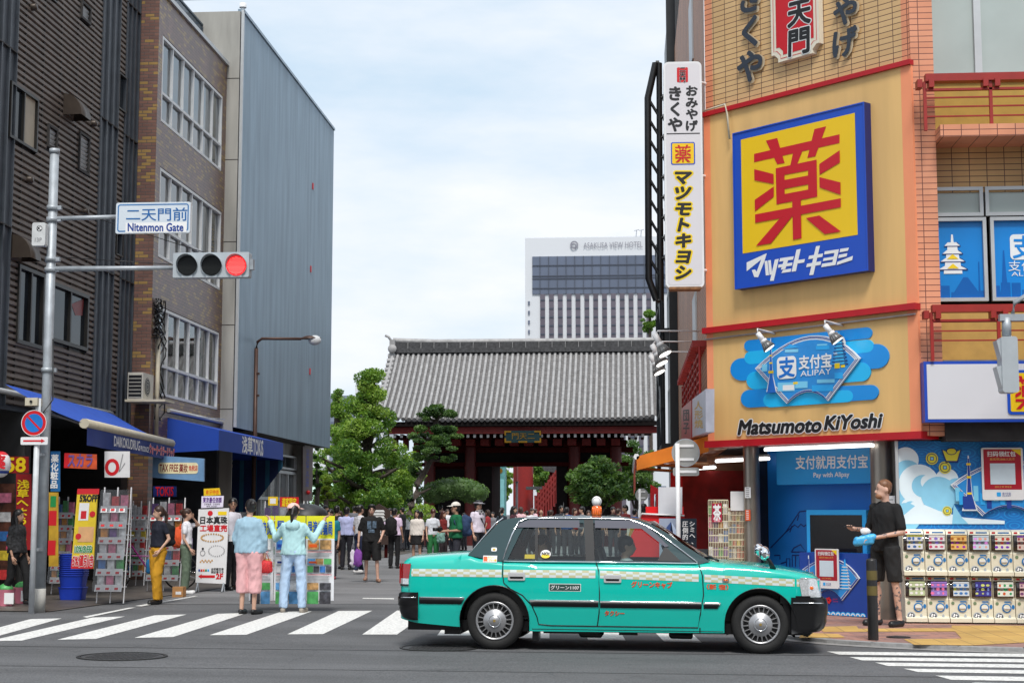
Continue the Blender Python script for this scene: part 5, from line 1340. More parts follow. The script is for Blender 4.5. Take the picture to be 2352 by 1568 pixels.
def spot(p,dirv,arm,label,s_=1):
 t=thing('spotlight',label,'spotlight',p,group='white spotlights on the corner shop');d=Vector(dirv).normalized();p=Vector(p)
 mb=MB();mb.tube([p,p+d*.16*s_],.045*s_,white_m,12);mb.tube([p+d*.15*s_,p+d*.20*s_],.06*s_,white_m,12);mb.build('housing',t)
 m=MB();m.tube([p+d*.20*s_,p+d*.33*s_],[.06*s_,.105*s_],fin,14)
 for i in range(14):
  q=2*math.pi*i/14;a=d.orthogonal().normalized();b=d.cross(a);e=a*math.cos(q)+b*math.sin(q);m.tube([p+d*.2*s_+e*.06*s_,p+d*.33*s_+e*.108*s_],.008*s_,fin,4)
 m.build('reflector',t);l_=MB();l_.tube([p+d*.331*s_,p+d*.336*s_],.096*s_,lampm,14);l_.build('lens',t)
 a=MB();a.tube(arm,.014,white_m,6);a.build('arm',t)
for(cx,cy,ax,ay,lab)in((555,318,718,322,'white spotlight over the left wing of the cloud sign'),(1205,240,1372,246,'white spotlight over the right wing of the cloud sign')):
 a=FH.hit(*c8(cx,cy),.45);b=FH.hit(*c8(ax,ay),.07);P0=FH.P(a[0],a[1],.45)
 spot(P0,FH.U*.30+Vector((0,0,-.5))-FH.N*.22,[P0,P0+Vector((0,0,.06)),FH.P(b[0],b[1]+.02,.25),FH.P(b[0],b[1],.06)],lab,.88)
for i,(px,py)in enumerate(((1500,768),(1494,792),(1490,815))):
 Y=LY+1.2+i*1.6;P0=onY(px+4,py,Y);wz=P0.z+.05
 spot(P0,(.25,-.1,-.5),[P0,P0+Vector((.05,0,.06)),Vector((LX,Y,wz))],'white spotlight on a long arm over the side street, %s of three'%['nearest','middle','farthest'][i],1.15)
YB=LY-.25;FBl=Fr((0,YB,0),(1,0,0));q=FBl.hits([(1524,143),(1613,142),(1616,660),(1529,661)])
bl=thing('blade_sign','tall narrow white light box with black and yellow vertical lettering on the shop corner','sign',FBl.P(q[3][0],q[3][1]))
u0,u1,v0,v1_=(q[0][0]+q[3][0])/2,(q[1][0]+q[2][0])/2,q[3][1],q[0][1]
lb=M('light_box_lilac_white',(.66,.64,.67),.35,var=.04,scale=.8)
mb=MB();mb.slab(FBl,rrect(u0,v0,u1,v1_,.08),-.28,0,white_m);mb.build('case',bl);mb=MB();mb.poly(FBl,rrect(u0+.03,v0+.04,u1-.03,v1_-.03,.06),.004,lb);mb.build('panel',bl)
mb=MB();rust=M('rust_stain',(.22,.10,.04),.8,var=.5,scale=12);mb.slab(FBl,rrect(u0+.05,v0-.025,u1-.05,v0+.015,.015),-.26,.006,rust)
h=FBl.hits([(1527,308),(1611,308)]);mb.build('rust_edge',bl,fix=False);mb=MB();mb.fbox(FBl,u0+.04,u1-.04,h[0][1]-.008,h[0][1]+.008,.004,.007,ink);mb.build('divider',bl,fix=False)
def cB_(cx,cy):return((2560+cx/1.568)/1.7415,(200+cy/1.568)/1.7415)
def hB(pts):return FBl.hits([cB_(*p)for p in pts])
mb=MB();a=hB([(232,205),(300,110)]);mb.poly(FBl,rrect(a[0][0],a[0][1],a[1][0],a[1][1],.02),.007,red_m);letters(mb,FBl,'二天門',[cB_(*p)for p in((248,113),(286,113),(286,203),(248,203))],ink,d=.01,bold=.03,vertical=True,outline=white_i,ob=.03);mb.build('red_mark',bl,fix=False)
lettering(bl,FBl,'おみやげ',[cB_(*p)for p in((290,228),(360,228),(360,508),(290,508))],ink,d=.008,bold=.045,vertical=True)
lettering(bl,FBl,'きくや',[cB_(*p)for p in((178,234),(262,234),(262,510),(178,510))],ink,d=.008,bold=.045,vertical=True)
mb=MB();a=hB([(195,722),(344,578)]);mb.poly(FBl,rrect(a[0][0],a[0][1],a[1][0],a[1][1],.03),.007,blu_k);b=hB([(202,715),(337,585)]);mb.poly(FBl,rrect(b[0][0],b[0][1],b[1][0],b[1][1],.02),.009,yel_k);kanji(mb,FBl,b[0][0]+.01,b[0][1]+.01,b[1][0]-.01,b[1][1]-.01,.011,red_k);mb.build('mark',bl,fix=False)
lettering(bl,FBl,'マツモトキヨシ',[cB_(*p)for p in((222,768),(322,768),(318,1435),(226,1435))],ink,d=.008,bold=.05,shear=.2,vertical=True,outline=yellow_i,ob=.09)
mb=MB()
for z in(v0+.3,(v0+v1_)/2,v1_-.3):mb.tube([FBl.P(u1-.02,z,-.15),(LX+.05,LY+.05,z)],.025,white_m);
mb.build('bracket',bl,fix=False)
NY0,NY1=LY+15,LY+27;NX=LX+.05
nb=thing('stair_building','narrow grey building with black steel stair frame up the side street','building',(NX,NY0,0))
FNb=Fr((NX,0,0),(0,-1,0))
mb=MB();mb.box(NX,14,NY0,NY1,0,17,M('grey_render',(.34,.35,.36),.7,var=.15,scale=1));mb.build('wall',nb)
mb=MB();bt=tile_mat('black_tile',(1,0,0),(.02,.022,.025),(.03,.032,.036),(.01,.01,.01),.3,.1,.006,bump=.3);mb.box(LX+.02,LX+1.6,LY+14.6,LY+15.0,v3b,19,bt);mb.box(NX-.25,NX,NY0+.2,NY0+.5,0,17,black_mt);mb.build('tiled_shaft',nb,fix=False)
for i in range(4):
 for j in range(3):framed_window(nb,FNb,-(NY0+3.6+j*3.3),-(NY0+1.2+j*3.3),3.4+i*3,5.4+i*3,3,alu,gl_pale,d=.01,fw=.08,proud=.06)
mb=MB();SX=NX-.42
for y in(NY0+1,NY0+4,NY0+7):mb.tube([(SX,y,2.8),(SX,y,9.5)],.06,black_mt,4)
for i in range(2):
 z=3.2+i*3;mb.box(SX-.05,NX,NY0+.9,NY0+7.1,z,z+.12,black_mt);mb.box(SX-.05,SX+.03,NY0+.9,NY0+7.1,z+1.05,z+1.12,black_mt)
 for s_ in(0,.35):mb.tube([(SX,NY0+1,z+s_),(SX,NY0+7,z+3+s_)],.05,black_mt,4)
 for k_ in range(16):mb.tube([(SX,NY0+1+k_*.4,z),(SX,NY0+1+k_*.4,z+1.08)],.012,black_mt,4)
mb.build('stair_frame',nb,fix=False)
tr=thing('steel_lattice','black steel lattice sign frame standing off the wall behind the blade sign','steelwork',(LX-.8,LY+9,5))
mb=MB();y=LY+6.5;a0=onY(1506,145,y);a1=onY(1488,225,y);a2=onY(1490,640,y);a3=onY(1508,690,y)
mb.tube([a0,a1,a2,a3],.07,black_mt,4);b0=onY(1514,145,y);b1=onY(1517,690,y);mb.tube([b0,b1],.06,black_mt,4);mb.tube([a0,b0],.05,black_mt,4);mb.tube([a3,b1],.05,black_mt,4)
n=9
for i in range(n):
 t0=i/n;zA=a1.z+(a2.z-a1.z)*t0;zB=a1.z+(a2.z-a1.z)*(i+1)/n;mb.tube([(a1.x,y,zA),(b0.x,y,zB)],.03,black_mt,4);mb.tube([(b0.x,y,zA),(LX,y,zA)],.035,black_mt,5);mb.tube([(b0.x+.06,y,zA),(b0.x+.12,y,zA)],.07,black_mt,8)
mb.build('lattice',tr,fix=False)
cream_pl=M('machine_cream',S(226,220,198),.35,var=.03);ringb=M('dial_blue',S(40,120,185),.3,var=.02);tw=glass_mat('capsule_window',(.9,.9,.92),.9)
cap_w=.29;FQ=Fr((0,0,0),(1,0,0))
proto=thing('capsule_machine','x','vending machine',(0,0,0))
W,H=.292,.625
mb=MB()
sec=[(0,0),(-.36,0),(-.36,.05),(-.30,.075),(-.30,.30),(-.27,.335),(-.27,.555),(-.25,.60),(-.16,H),(0,H)]
mb.add([(0.003,y,z)for y,z in sec]+[(W-.003,y,z)for y,z in sec],[(i,(i+1)%len(sec),len(sec)+(i+1)%len(sec),len(sec)+i)for i in range(len(sec))]+[tuple(range(len(sec))),tuple(range(len(sec),2*len(sec)))],cream_pl)
mb.build('body',proto)
mb=MB();fr=Fr((0,-.27,0),(1,0,0));mb.fbox(fr,.015,W-.015,.34,.555,0,.02,M('capsule_dark',(.05,.04,.04),.5,var=.6,scale=14));mb.build('capsule_bin',proto)
mb=MB();rows=[[(x,-.30-.055*math.sin(math.pi*k_/8),.335+.225*k_/8)for x in(.012,W-.012)]for k_ in range(9)];mb.grid(rows,tw);mb.build('window',proto)
fr2=Fr((0,-.30,0),(1,0,0));mb=MB();mb.slab(fr2,circ(W*.60,.195,.062,24),0,.012,ringb);mb.slab(fr2,circ(W*.60,.195,.045,24),.012,.018,cream_pl);mb.fbox(fr2,W*.60-.042,W*.60+.042,.185,.205,.018,.034,white_m);mb.build('dial',proto,fix=False)
mb=MB();mb.slab(fr2,circ(W*.17,.255,.022,14),0,.006,M('sticker_olive',S(110,130,100),.5));mb.build('round_sticker',proto);mb=MB();mb.slab(fr2,circ(W*.90,.21,.020,14,ry=.03),0,.006,ringb);mb.slab(fr2,rrect(W*.5,.268,W*.8,.285,.008),0,.005,ringb);mb.slab(fr2,circ(W*.8,.262,.012,12),.005,.012,steel);mb.build('coin_plate',proto,fix=False)
fr3=Fr((0,-.335,0),(1,0,0),(0,.25,1));mb=MB();mb.slab(fr3,circ(W*.26,.082,.055,20),-.02,.006,steel,black_pl);mb.poly(fr3,circ(W*.26,.082,.043,20),.008,black_pl)
for a,b in((-.02,.0),(.015,.012),(.01,-.018),(-.012,.02)):mb.poly(fr3,circ(W*.26+a,.082+b,.013,8),.0095+a*.03,white_i)
mb.slab(fr3,circ(W*.72,.08,.016,12,ry=.028),0,.006,steel);mb.build('outlet',proto,fix=False)
CARDS=[[('white card with small round pictures',(220,222,228),(70,110,170)),('white card with pink pictures',(225,222,226),(200,70,110)),('amber card',(236,190,110),(170,100,40)),('pale blue card with round shapes',(205,220,235),(235,170,150)),('white card with brown and red squares',(225,220,205),(190,60,50)),('pale card cut off by the edge',(210,190,180),(160,60,60))],[('pale green card with white shapes',(190,205,160),(240,240,235)),('violet and pink card',(150,120,200),(240,120,170)),('white card with blue and orange bits',(205,215,225),(60,120,190)),('deep violet card',(60,55,140),(120,140,210)),('white and green card',(225,230,220),(40,150,90)),('pale pink card cut off by the edge',(220,190,190),(120,60,70))]]
MX0=onY(2079,1400,MY-.36).x
for row in range(2):
 for c in range(6):
  nm,ca,cb2=CARDS[1-row if False else(0 if row==1 else 1)][c]
  x=MX0+c*(W+.004)+(.012 if row==0 else 0)
  lab='cream capsule machine, %s row, %s'%('upper' if row else 'lower',nm)
  if row==0 and c==0:o=proto;o.location=(x,MY,zg(x)+.02);o['label']=lab;o['group']='capsule toy machines by the mural'
  else:o=dup(proto,(x,MY-(0 if row==0 else-.0),zg(x)+.02+row*(H+.002)),None,lab,'capsule toy machines by the mural')
for o in[o for o in COL.objects if o.name.startswith('capsule_machine')]:
 row=1 if 'upper' in o['label']else 0;c=round((o.location.x-MX0-(.012 if row==0 else 0))/(W+.004));nm,ca,cb2=CARDS[0 if row else 1][c]
 random.seed(row*10+c);m=MB();f=Fr((0,-.352,0),(1,0,0));ma=M('card_%d_%d_a'%(row,c),S(*ca),.4,var=.08,scale=20);mbb=M('card_%d_%d_b'%(row,c),S(*cb2),.4,var=.2,scale=30);mc=M('card_%d_%d_c'%(row,c),S(min(255,cb2[1]+60),cb2[2],cb2[0]),.4,var=.2,scale=30)
 m.slab(f,rectq(.05,.355,W-.03,.545)[::-1],-.002,0,ma)
 for i in range(9):m.poly(f,circ(.075+(i%3)*.072+random.uniform(-.01,.01),.39+(i//3)*.055,random.uniform(.014,.028),8,ry=random.uniform(.012,.022)),.001+i*.0003,mbb if random.random()<.6 else mc)
 m.fbox(f,.05,W-.03,.525,.545,0,.0045,mc if random.random()<.5 else ma)
 ob=m.build('display_card',None,fix=False);ob.parent=o
 m=MB();f2=Fr((0,-.262,0),(1,0,0));m.fbox(f2,.03,.075,.57,.595,0,.004,red_i);m.fbox(f2,.11,.26,.575,.592,0,.004,ringb);ob=m.build('header_print',None,fix=False);ob.parent=o
mb=MB();x9=MX0+6*(W+.01)
for c in range(6):
 for e in(.04,W-.04):x=MX0+c*(W+.004)+e;mb.lathe([(.0,0),(.02,.005),(.02,.03),(0,.035)],(x,MY-.3,zg(x)-.005),black_pl,8)
tt=thing('machine_trolley','low black wheeled base under the rows of capsule machines','trolley',(MX0,MY,zg(MX0)));mb.build('castor',tt,fix=False)
def notice(px0,py0,px1,py1,m,label,d=.02,txt=None):
 a=FH.hits([(px0,py1),(px1,py0)],d);t=thing('notice',label,'notice',FH.P(a[0][0],a[0][1],d));mb=MB();mb.slab(FH,[(a[0][0],a[0][1]),(a[1][0],a[0][1]),(a[1][0],a[1][1]),(a[0][0],a[1][1])],d-.005,d,m);mb.build('sheet',t)
 m2=MB();n=5
 for i in range(n):v=a[0][1]+(a[1][1]-a[0][1])*(i+.7)/(n+.5);m2.fbox(FH,a[0][0]+.02,a[1][0]-.03,v,v+.012,d,d+.002,txt or grey_i)
 m2.build('print',t,fix=False)
notice(1711,1118,1724,1143,white_m,'small white notice stuck on the left steel column',-.15);notice(1712,1170,1723,1195,M('notice_orange',S(225,90,40),.5),'orange card notice stuck low on the left steel column',-.15,white_i)
notice(2036,1138,2055,1205,white_m,'white paper notice taped to the right steel column behind the man in black',-.1)
# TEMPLE GATE
GY=70.0
gate=thing('temple_gate','vermilion temple gate with broad grey tiled roof and gold-lettered plaque at the street end','gate',(onY(1180,1180,GY+4).x,GY+4,0))
tileg=M('grey_roof_tile',S(152,151,151),.55,var=.22,scale=5,bump=.1,bscale=8)
tiled=M('dark_ridge_tile',(.045,.045,.048),.6,var=.5,scale=9)
verm=M('vermilion_timber',S(112,20,16),.6,var=.15,scale=2);verd=M('vermilion_shade_timber',S(52,12,11),.8,var=.2,scale=2,spec=.05);blk=M('gate_black',(.012,.010,.010),.85,spec=.05)  # verd is a darker vermilion copy with the eave shade in its colour
gx0,gx1=onY(862,968,GY).x,onY(1512,968,GY).x
ez,rz_=onY(1180,966,GY).z,onY(1180,806,GY+5).z
rx0,rx1=onY(905,800,GY+5).x,onY(1506,800,GY+5).x
def roofp(t,side=1):
 return(GY+4.9*t*1.0 if side>0 else GY+10-4.9*t,ez+(rz_-ez)*(t**1.0*.80+.20*t*t))
mb=MB();NR=44
for sd_ in(1,-1):
 rows=[]
 for i in range(NR):
  for dt,dz in((0,.045),(.97,.0)):
   t=(i+dt)/NR;y,z=roofp(t,sd_);e=(1-t)**2*.0
   xl,xr2=gx0+(rx0-gx0)*t,gx1+(rx1-gx1)*t
   curl=.16*(1-t)**2
   rows.append([(xl+(xr2-xl)*k_/20,y,z+dz+curl*abs(k_/10-1)**6)for k_ in range(21)])
 mb.grid(rows,M('grey_pan_tile',S(114,112,112),.6,var=.25,scale=4),smooth=False)
mb.build('roof_pan_tiles',gate,fix=False)
NC=50
mb=MB();caps=MB()
for c in range(NC+1):
 P=[]
 for i in range(13):
  t=i/12;y,z=roofp(t);xl,xr2=gx0+(rx0-gx0)*t,gx1+(rx1-gx1)*t;s_=c/NC
  P.append((xl+(xr2-xl)*s_,y,z+.06+.16*(1-t)**2*abs(2*s_-1)**6))
 mb.tube(P,.075,tileg,7);a=Vector(P[0]);caps.tube([a+Vector((0,-.04,-.02)),a+Vector((0,-.0,-.02))],.095,tiled,10)
mb.build('roof_round_tiles',gate,fix=False);caps.build('eave_tile_ends',gate,fix=False)
mb=MB()
for k_ in range(17):
 t=k_/17;y,z=roofp(t);xl=gx0+(rx0-gx0)*t
 mb.tube([(xl-.22,y,z+.0),(xl+.15,y,z+.05)],.12,tileg,8)
mb.build('gable_tiles',gate,fix=False)
mb=MB();yr=GY+5;zr=rz_
for i,(w,h0_,h1_)in enumerate(((.50,-.1,.12),(.44,.12,.22),(.40,.22,.32),(.36,.32,.42))):
 mb.box(rx0+.1-.0*i,rx1,yr-w,yr+w,zr+h0_+.003,zr+h1_,tiled)
for i in range(60):
 x=rx0+.1+(rx1-rx0)*i/60;mb.box(x,x+.02,yr-.46,yr-.36,zr+.1,zr+.4,tileg)if i%3==0 else None
mb.tube([(rx0-.05,yr,zr+.47+.08),(rx0+2,yr,zr+.47),(rx1,yr,zr+.47)],.14,tileg,8)
mb.build('ridge',gate,fix=False)
mb=MB();mb.box(rx0-.15,rx0+.1,yr-.5,yr+.5,zr-.35,zr+.55,tileg);mb.tube([(rx0-.1,yr-.1,zr+.5),(rx0-.25,yr-.1,zr+.72),(rx0-.42,yr-.1,zr+.80)],.07,tileg,6);mb.lathe([(0,.0),(.2,.0),(.22,.06),(.0,.1)],(rx0+.0,yr-.62,zr+.1),tileg,14,'y');mb.build('ridge_end_tile',gate)
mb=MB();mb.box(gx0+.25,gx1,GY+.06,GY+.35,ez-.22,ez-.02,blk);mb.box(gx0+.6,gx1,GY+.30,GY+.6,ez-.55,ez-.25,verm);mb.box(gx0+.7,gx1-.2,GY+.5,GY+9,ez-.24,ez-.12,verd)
mb.build('eave_board',gate)
raf=MB();ends=MB();n=38
for i in range(n):
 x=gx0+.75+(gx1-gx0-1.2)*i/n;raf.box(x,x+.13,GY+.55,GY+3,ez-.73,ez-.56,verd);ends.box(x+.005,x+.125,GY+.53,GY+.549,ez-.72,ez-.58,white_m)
raf.build('rafters',gate,fix=False);ends.build('rafter_ends',gate,fix=False)
mb=MB();mb.add([(gx0+.5,GY+.5,ez-.95),(gx0+.5,GY+.5,ez-.3),(gx0+.5,GY+5,rz_-.3),(gx0+.5,GY+5,rz_-1)],[(0,1,2,3)],verm)
for i in range(4):mb.box(gx0+.6+i*.45,gx0+.75+i*.45,GY+1.2+.3*i,GY+2.2+.3*i,ez-1.1-.12*i,ez-.7,verm)
gi=M('gilt_metal',S(150,112,30),.45,.5);mb.box(gx0+.66,gx0+.84,GY+.9,GY+1.1,ez-1.25,ez-.8,gi);mb.build('gable_board',gate)
bx0,bx1=onY(978,1100,GY+3.2).x,onY(1425,1100,GY+3.2).x;ox0,ox1=onY(1130,1100,GY+3.2).x,onY(1278,1100,GY+3.2).x;oz=onY(1200,1064,GY+3.2).z
mb=MB()
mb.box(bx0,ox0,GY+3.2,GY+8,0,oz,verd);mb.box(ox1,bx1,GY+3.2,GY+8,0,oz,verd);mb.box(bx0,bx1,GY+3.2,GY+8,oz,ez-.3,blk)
mb.box(bx0+.4,ox0-1.0,GY+3.15,GY+3.2,1.2,3.6,blk);mb.box(ox1+1.0,bx1-.4,GY+3.15,GY+3.2,1.2,3.6,blk);mb.box(ox0-.65,ox0,GY+3.1,GY+3.2,0,oz,blk);mb.box(ox1,ox1+.5,GY+3.1,GY+3.2,0,oz,blk);mb.box(ox0-.7,ox1+.7,GY+3.1,GY+3.2,oz,oz+1.6,blk)
mb.build('wall',gate,fix=False)
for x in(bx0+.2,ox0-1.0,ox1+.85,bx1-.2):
 mb=MB();mb.lathe([(.27,0),(.27,ez-.6)],(x,GY+3.05,0),M('column_shaded_vermilion',S(80,14,12),.6,var=.2),16);mb.box(x-.5,x+.5,GY+2.6,GY+3.2,ez-1.05,ez-.75,verd);mb.build('column',gate)  # column colour darkened to carry the shade under the eaves
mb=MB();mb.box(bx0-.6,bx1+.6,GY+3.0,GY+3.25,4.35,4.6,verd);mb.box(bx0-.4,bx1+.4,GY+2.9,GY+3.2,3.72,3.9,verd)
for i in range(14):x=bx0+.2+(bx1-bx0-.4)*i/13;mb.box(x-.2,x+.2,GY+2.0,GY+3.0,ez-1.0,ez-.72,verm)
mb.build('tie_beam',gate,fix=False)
FGt=Fr((0,GY+.95,0),(1,0,0),(0,-.16,1));h=FGt.hits([(1159,1016),(1243,1016),(1243,989),(1159,989)])
mb=MB();mb.fbox(FGt,h[0][0],h[1][0],h[0][1],h[3][1],-.05,0,M('plaque_teal',(.008,.03,.035),.4));pl=mb.build('name_plaque',gate)
lettering(pl,FGt,'門天二',[(1176,994),(1228,994),(1228,1008),(1176,1008)],gi,d=.02,bold=.0)
mb=MB()
for a,b in((h[0][0],h[0][1]),(h[1][0],h[0][1]),(h[0][0],h[3][1]),(h[1][0],h[3][1])):
 su,sv=(1 if a==h[0][0]else-1),(1 if b==h[0][1]else-1);mb.fbox(FGt,min(a,a+su*.3),max(a,a+su*.3),min(b,b+sv*.07),max(b,b+sv*.07),0,.03,gi);mb.fbox(FGt,min(a,a+su*.07),max(a,a+su*.07),min(b+sv*.07,b+sv*.2),max(b+sv*.07,b+sv*.2),0,.03,gi)
m_=(h[0][0]+h[1][0])/2;mb.fbox(FGt,m_-.2,m_+.2,h[0][1],h[0][1]+.07,0,.03,gi);mb.build('gilt_corners',pl,fix=False)
HY=105
hall=thing('temple_hall','vermilion temple hall with thick column and stair railing seen through the gate','temple',(onY(1210,1180,HY).x,HY,0))
mb=MB();hx0,hx1=onY(1184,1100,HY).x,onY(1226,1100,HY).x
mb.lathe([(.55,0),(.55,9)],((onY(1206,1100,HY).x),HY,0),M('bright_vermilion',S(128,22,16),.5,var=.1),18);mb.box(hx0-.2,hx0+.35,HY+.6,HY+1,0,9,verm);mb.build('column',hall)
mb=MB();s0,s1=onY(1230,1178,HY-3),onY(1278,1120,HY-3)
for k_ in range(4):mb.tube([s0+Vector((0,0,.35*k_-.3)),s1+Vector((0,0,.35*k_+.0))],.09,verm,5)
for k_ in range(9):p=s0.lerp(s1,k_/8);mb.tube([p-Vector((0,0,1)),p+Vector((0,0,1.15))],.09,verm,5)
mb.build('stair_railing',hall,fix=False)
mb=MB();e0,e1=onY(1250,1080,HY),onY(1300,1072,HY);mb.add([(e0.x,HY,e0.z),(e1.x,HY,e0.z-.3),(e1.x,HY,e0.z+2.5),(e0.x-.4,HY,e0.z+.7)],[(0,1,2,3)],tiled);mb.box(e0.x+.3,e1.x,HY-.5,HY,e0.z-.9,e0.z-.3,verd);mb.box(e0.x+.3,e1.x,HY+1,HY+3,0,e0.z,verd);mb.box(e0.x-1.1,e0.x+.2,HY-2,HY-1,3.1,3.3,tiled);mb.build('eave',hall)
ln=thing('bronze_lantern','tall green bronze lantern pillar standing inside the gate opening','lantern',onY(1147,1178,84));q0,q1=onY(1137,1178,84),onY(1160,1100,84)
brz=M('verdigris_bronze',S(90,150,150),.6,var=.2);cx_=(q0.x+q1.x)/2;w=(q1.x-q0.x)/2
mb=MB();mb.box(cx_-w*1.3,cx_+w*1.3,84,85,0,.9,brz);mb.box(cx_-w,cx_+w,84,85,.9,q1.z+.8,brz);mb.box(cx_-w*.8,cx_+w*.8,83.99,84,1.1,q1.z+.0,M('verdigris_panel',S(130,190,195),.6,var=.1));mb.box(cx_-w*1.25,cx_+w*1.25,83.9,85.1,q1.z+.8,q1.z+1.0,brz);mb.build('body',ln)
mb=MB();mb.lathe([(.0,.0),(.14,.0)],(cx_,83.98,q1.z+.45),gi,14,'y');mb.build('crest',ln)
for(px,y0,y1,Yp,lab)in((1187,1108,1180,80,'slim white pole standing in the gate opening'),(952,1090,1170,66,'slim white pole beside the leaning pine')):
 t=thing('white_pole',lab,'pole',onY(px,1180,Yp));a=onY(px,y1,Yp);b=onY(px,y0,Yp);mb=MB();mb.tube([(a.x,Yp,0),(b.x,Yp,b.z)],.06,white_m,6);mb.tube([(b.x,Yp,b.z),(b.x,Yp,b.z+.06)],.09,steel,6);mb.build('shaft',t)
lh=thing('side_hall','low hall with pale green copper roof and red eaves behind the ginkgo tree','temple',onY(830,1180,100));a,b=onY(725,1160,100),onY(908,1128,100)
mb=MB();cop=M('pale_copper_roof',S(190,222,205),.5,var=.06);mb.add([(a.x-6,99,a.z+.1),(b.x+.0,99,a.z+.1),(b.x-.15,104,b.z+1.2),(a.x-6,104,b.z+1.2)],[(0,1,2,3)],cop);mb.box(a.x-6,b.x,99,99.15,a.z-.15,a.z+.1,cop);mb.build('roof',lh)
mb=MB();mb.box(a.x-6,b.x-.4,99.5,104,0,a.z-.5,verd);mb.box(a.x-6,b.x-.2,99.2,100,a.z-.5,a.z-.15,verm)
for i in range(14):mb.box(b.x-.6-i*.7,b.x-.45-i*.7,99.15,99.2,a.z-.35,a.z-.22,white_m)
mb.build('wall',lh);mb=MB();c=onY(878,1160,98);mb.lathe([(.32,0),(.32,3.6)],(c.x,98,0),verm,14);mb.box(c.x-.25,c.x-.05,97.65,97.7,1.5,3.3,white_m);mb.build('column',lh)
wb=thing('wooden_notice_board','dark brown peaked wooden notice board with white characters before the gate','notice board',onY(870,1240,52));FWb=Fr((0,52,0),(1,0,0));h=FWb.hits([(845,1172),(896,1172),(896,1250),(845,1250),(870,1156)])
mb=MB();mb.slab(FWb,[h[3],h[2],h[1],h[4],h[0]],-.1,0,M('dark_brown_wood',(.045,.025,.02),.6));mb.box(h[0][0]+.1,h[0][0]+.2,52.1,52.2,0,1.3,verd);mb.box(h[1][0]-.2,h[1][0]-.1,52.1,52.2,0,1.3,verd);mb.build('board',wb)
lettering(wb,FWb,'重要文化財',[(856,1190),(886,1190),(886,1196),(856,1196)],white_i,d=.01,bold=.03);lettering(wb,FWb,'浅草寺',[(852,1203),(888,1203),(888,1213),(852,1213)],white_i,d=.01,bold=.04);lettering(wb,FWb,'二天門',[(852,1218),(888,1218),(888,1228),(852,1228)],white_i,d=.01,bold=.04)
mb=MB();[mb.poly(FWb,[((h[0][0]+h[1][0])/2-.2,h[4][1]-.28-i*.1),((h[0][0]+h[1][0])/2+.2,h[4][1]-.28-i*.1),((h[0][0]+h[1][0])/2+.16,h[4][1]-.21-i*.1),((h[0][0]+h[1][0])/2-.16,h[4][1]-.21-i*.1)],.01,white_i)for i in range(3)];mb.build('emblem',wb,fix=False)
# FAR BUILDINGS
HT=560.0;FHt=Fr((0,HT,0),(1,0,0))
hotel=thing('hotel_tower','tall white hotel tower with dark window stripes far behind the temple gate','building',onY(1350,1180,HT))
hx0,hx1=onY(1206,600,HT).x,onY(1560,600,HT).x;hz=onY(1206,547,HT).z
hw_=M('hotel_white',(.60,.62,.65),.6,var=.04);hg=M('hotel_glass',S(88,98,118),.25,var=.15,scale=.05,spec=.7);hb=M('hotel_brown_glass',S(92,86,96),.3,var=.3,scale=.08)
mb=MB();mb.box(hx0,hx1,HT,HT+30,0,hz,hw_);mb.build('wall',hotel)
zz=lambda py:onY(1206,py,HT).z;xx=lambda px:onY(px,700,HT).x
mb=MB();mb.box(xx(1223),hx1-2,HT-.5,HT,zz(676),zz(590),hg)
for py in(610,634,640,662):mb.box(xx(1223),hx1-2,HT-.8,HT-.5,zz(py+2),zz(py),hw_ if py==700 else M('hotel_band',S(64,70,84),.4))
for i in range(13):mb.box(xx(1240+i*20),xx(1241.2+i*20),HT-.9,HT-.5,zz(676),zz(590),M('hotel_band',S(64,70,84)))
mb.build('dark_glass_band',hotel,fix=False)
for i in range(13):
 px=1241+i*20.3;mb=MB();mb.box(xx(px),xx(px+11),HT-.5,HT,0,zz(676),hb)
 for k_ in range(24):z=zz(676)-2-k_*3.1;mb.box(xx(px),xx(px+11),HT-.7,HT-.5,z-.5,z,M('hotel_band',S(64,70,84)))
 mb.build('window_stripe',hotel,fix=False)
mb=MB()
for k_ in range(12):mb.box(xx(1213),xx(1217),HT-.5,HT,zz(700+k_*22),zz(692+k_*22),hg)
mb.build('small_windows',hotel,fix=False)
lettering(hotel,FHt,'ASAKUSA VIEW HOTEL',[(1340,558),(1476,555),(1476,568),(1340,570)],M('hotel_lettering',(.22,.22,.26),.6,var=0),d=.6,bold=.0)
mb=MB();h=FHt.hit(1319,563);line(mb,FHt,circ(h[0],h[1],1.2,20),.5,.6,M('hotel_lettering',(.22,.22,.26)),True);line(mb,FHt,circ(h[0]-.3,h[1]-.4,.8,14),.4,.7,M('hotel_lettering',(.22,.22,.26)),True);mb.build('emblem',hotel,fix=False)
mb=MB();mb.box(xx(1226),xx(1500),HT+4,HT+8,hz,hz+1,hw_)
for px in(1462,1473):mb.tube([(xx(px),HT+3,hz),(xx(px+2),HT+3,hz+3)],.15,steel,4);mb.tube([(xx(px-4),HT+3,hz+2.7),(xx(px+8),HT+3,hz+3.2)],.12,steel,4)
mb.build('roof_plant',hotel,fix=False)
def far_block(x0,x1,ytop,Y,m,lab,rows,cols):
 a,b=onY(x0,ytop,Y),onY(x1,ytop,Y);t=thing('far_building',lab,'building',((a.x+b.x)/2,Y,0));mb=MB();mb.box(a.x,b.x,Y,Y+12,0,a.z,m);mb.build('wall',t);W_=b.x-a.x
 for r in range(rows):
  for c in range(cols):x=a.x+W_*(c+.2)/cols;z=a.z-1.2-r*3.2;m2=MB();m2.box(x,x+W_*.5/cols,Y-.08,Y,z-1.3,z,hg);m2.build('window',t)
 return t
far_block(816,882,884,240,hw_,'white block with small windows rising behind the ginkgo tree',3,3)
far_block(758,820,908,260,M('far_glass_grey',S(120,130,145),.4),'low grey glass-topped block behind the left trees',2,5)
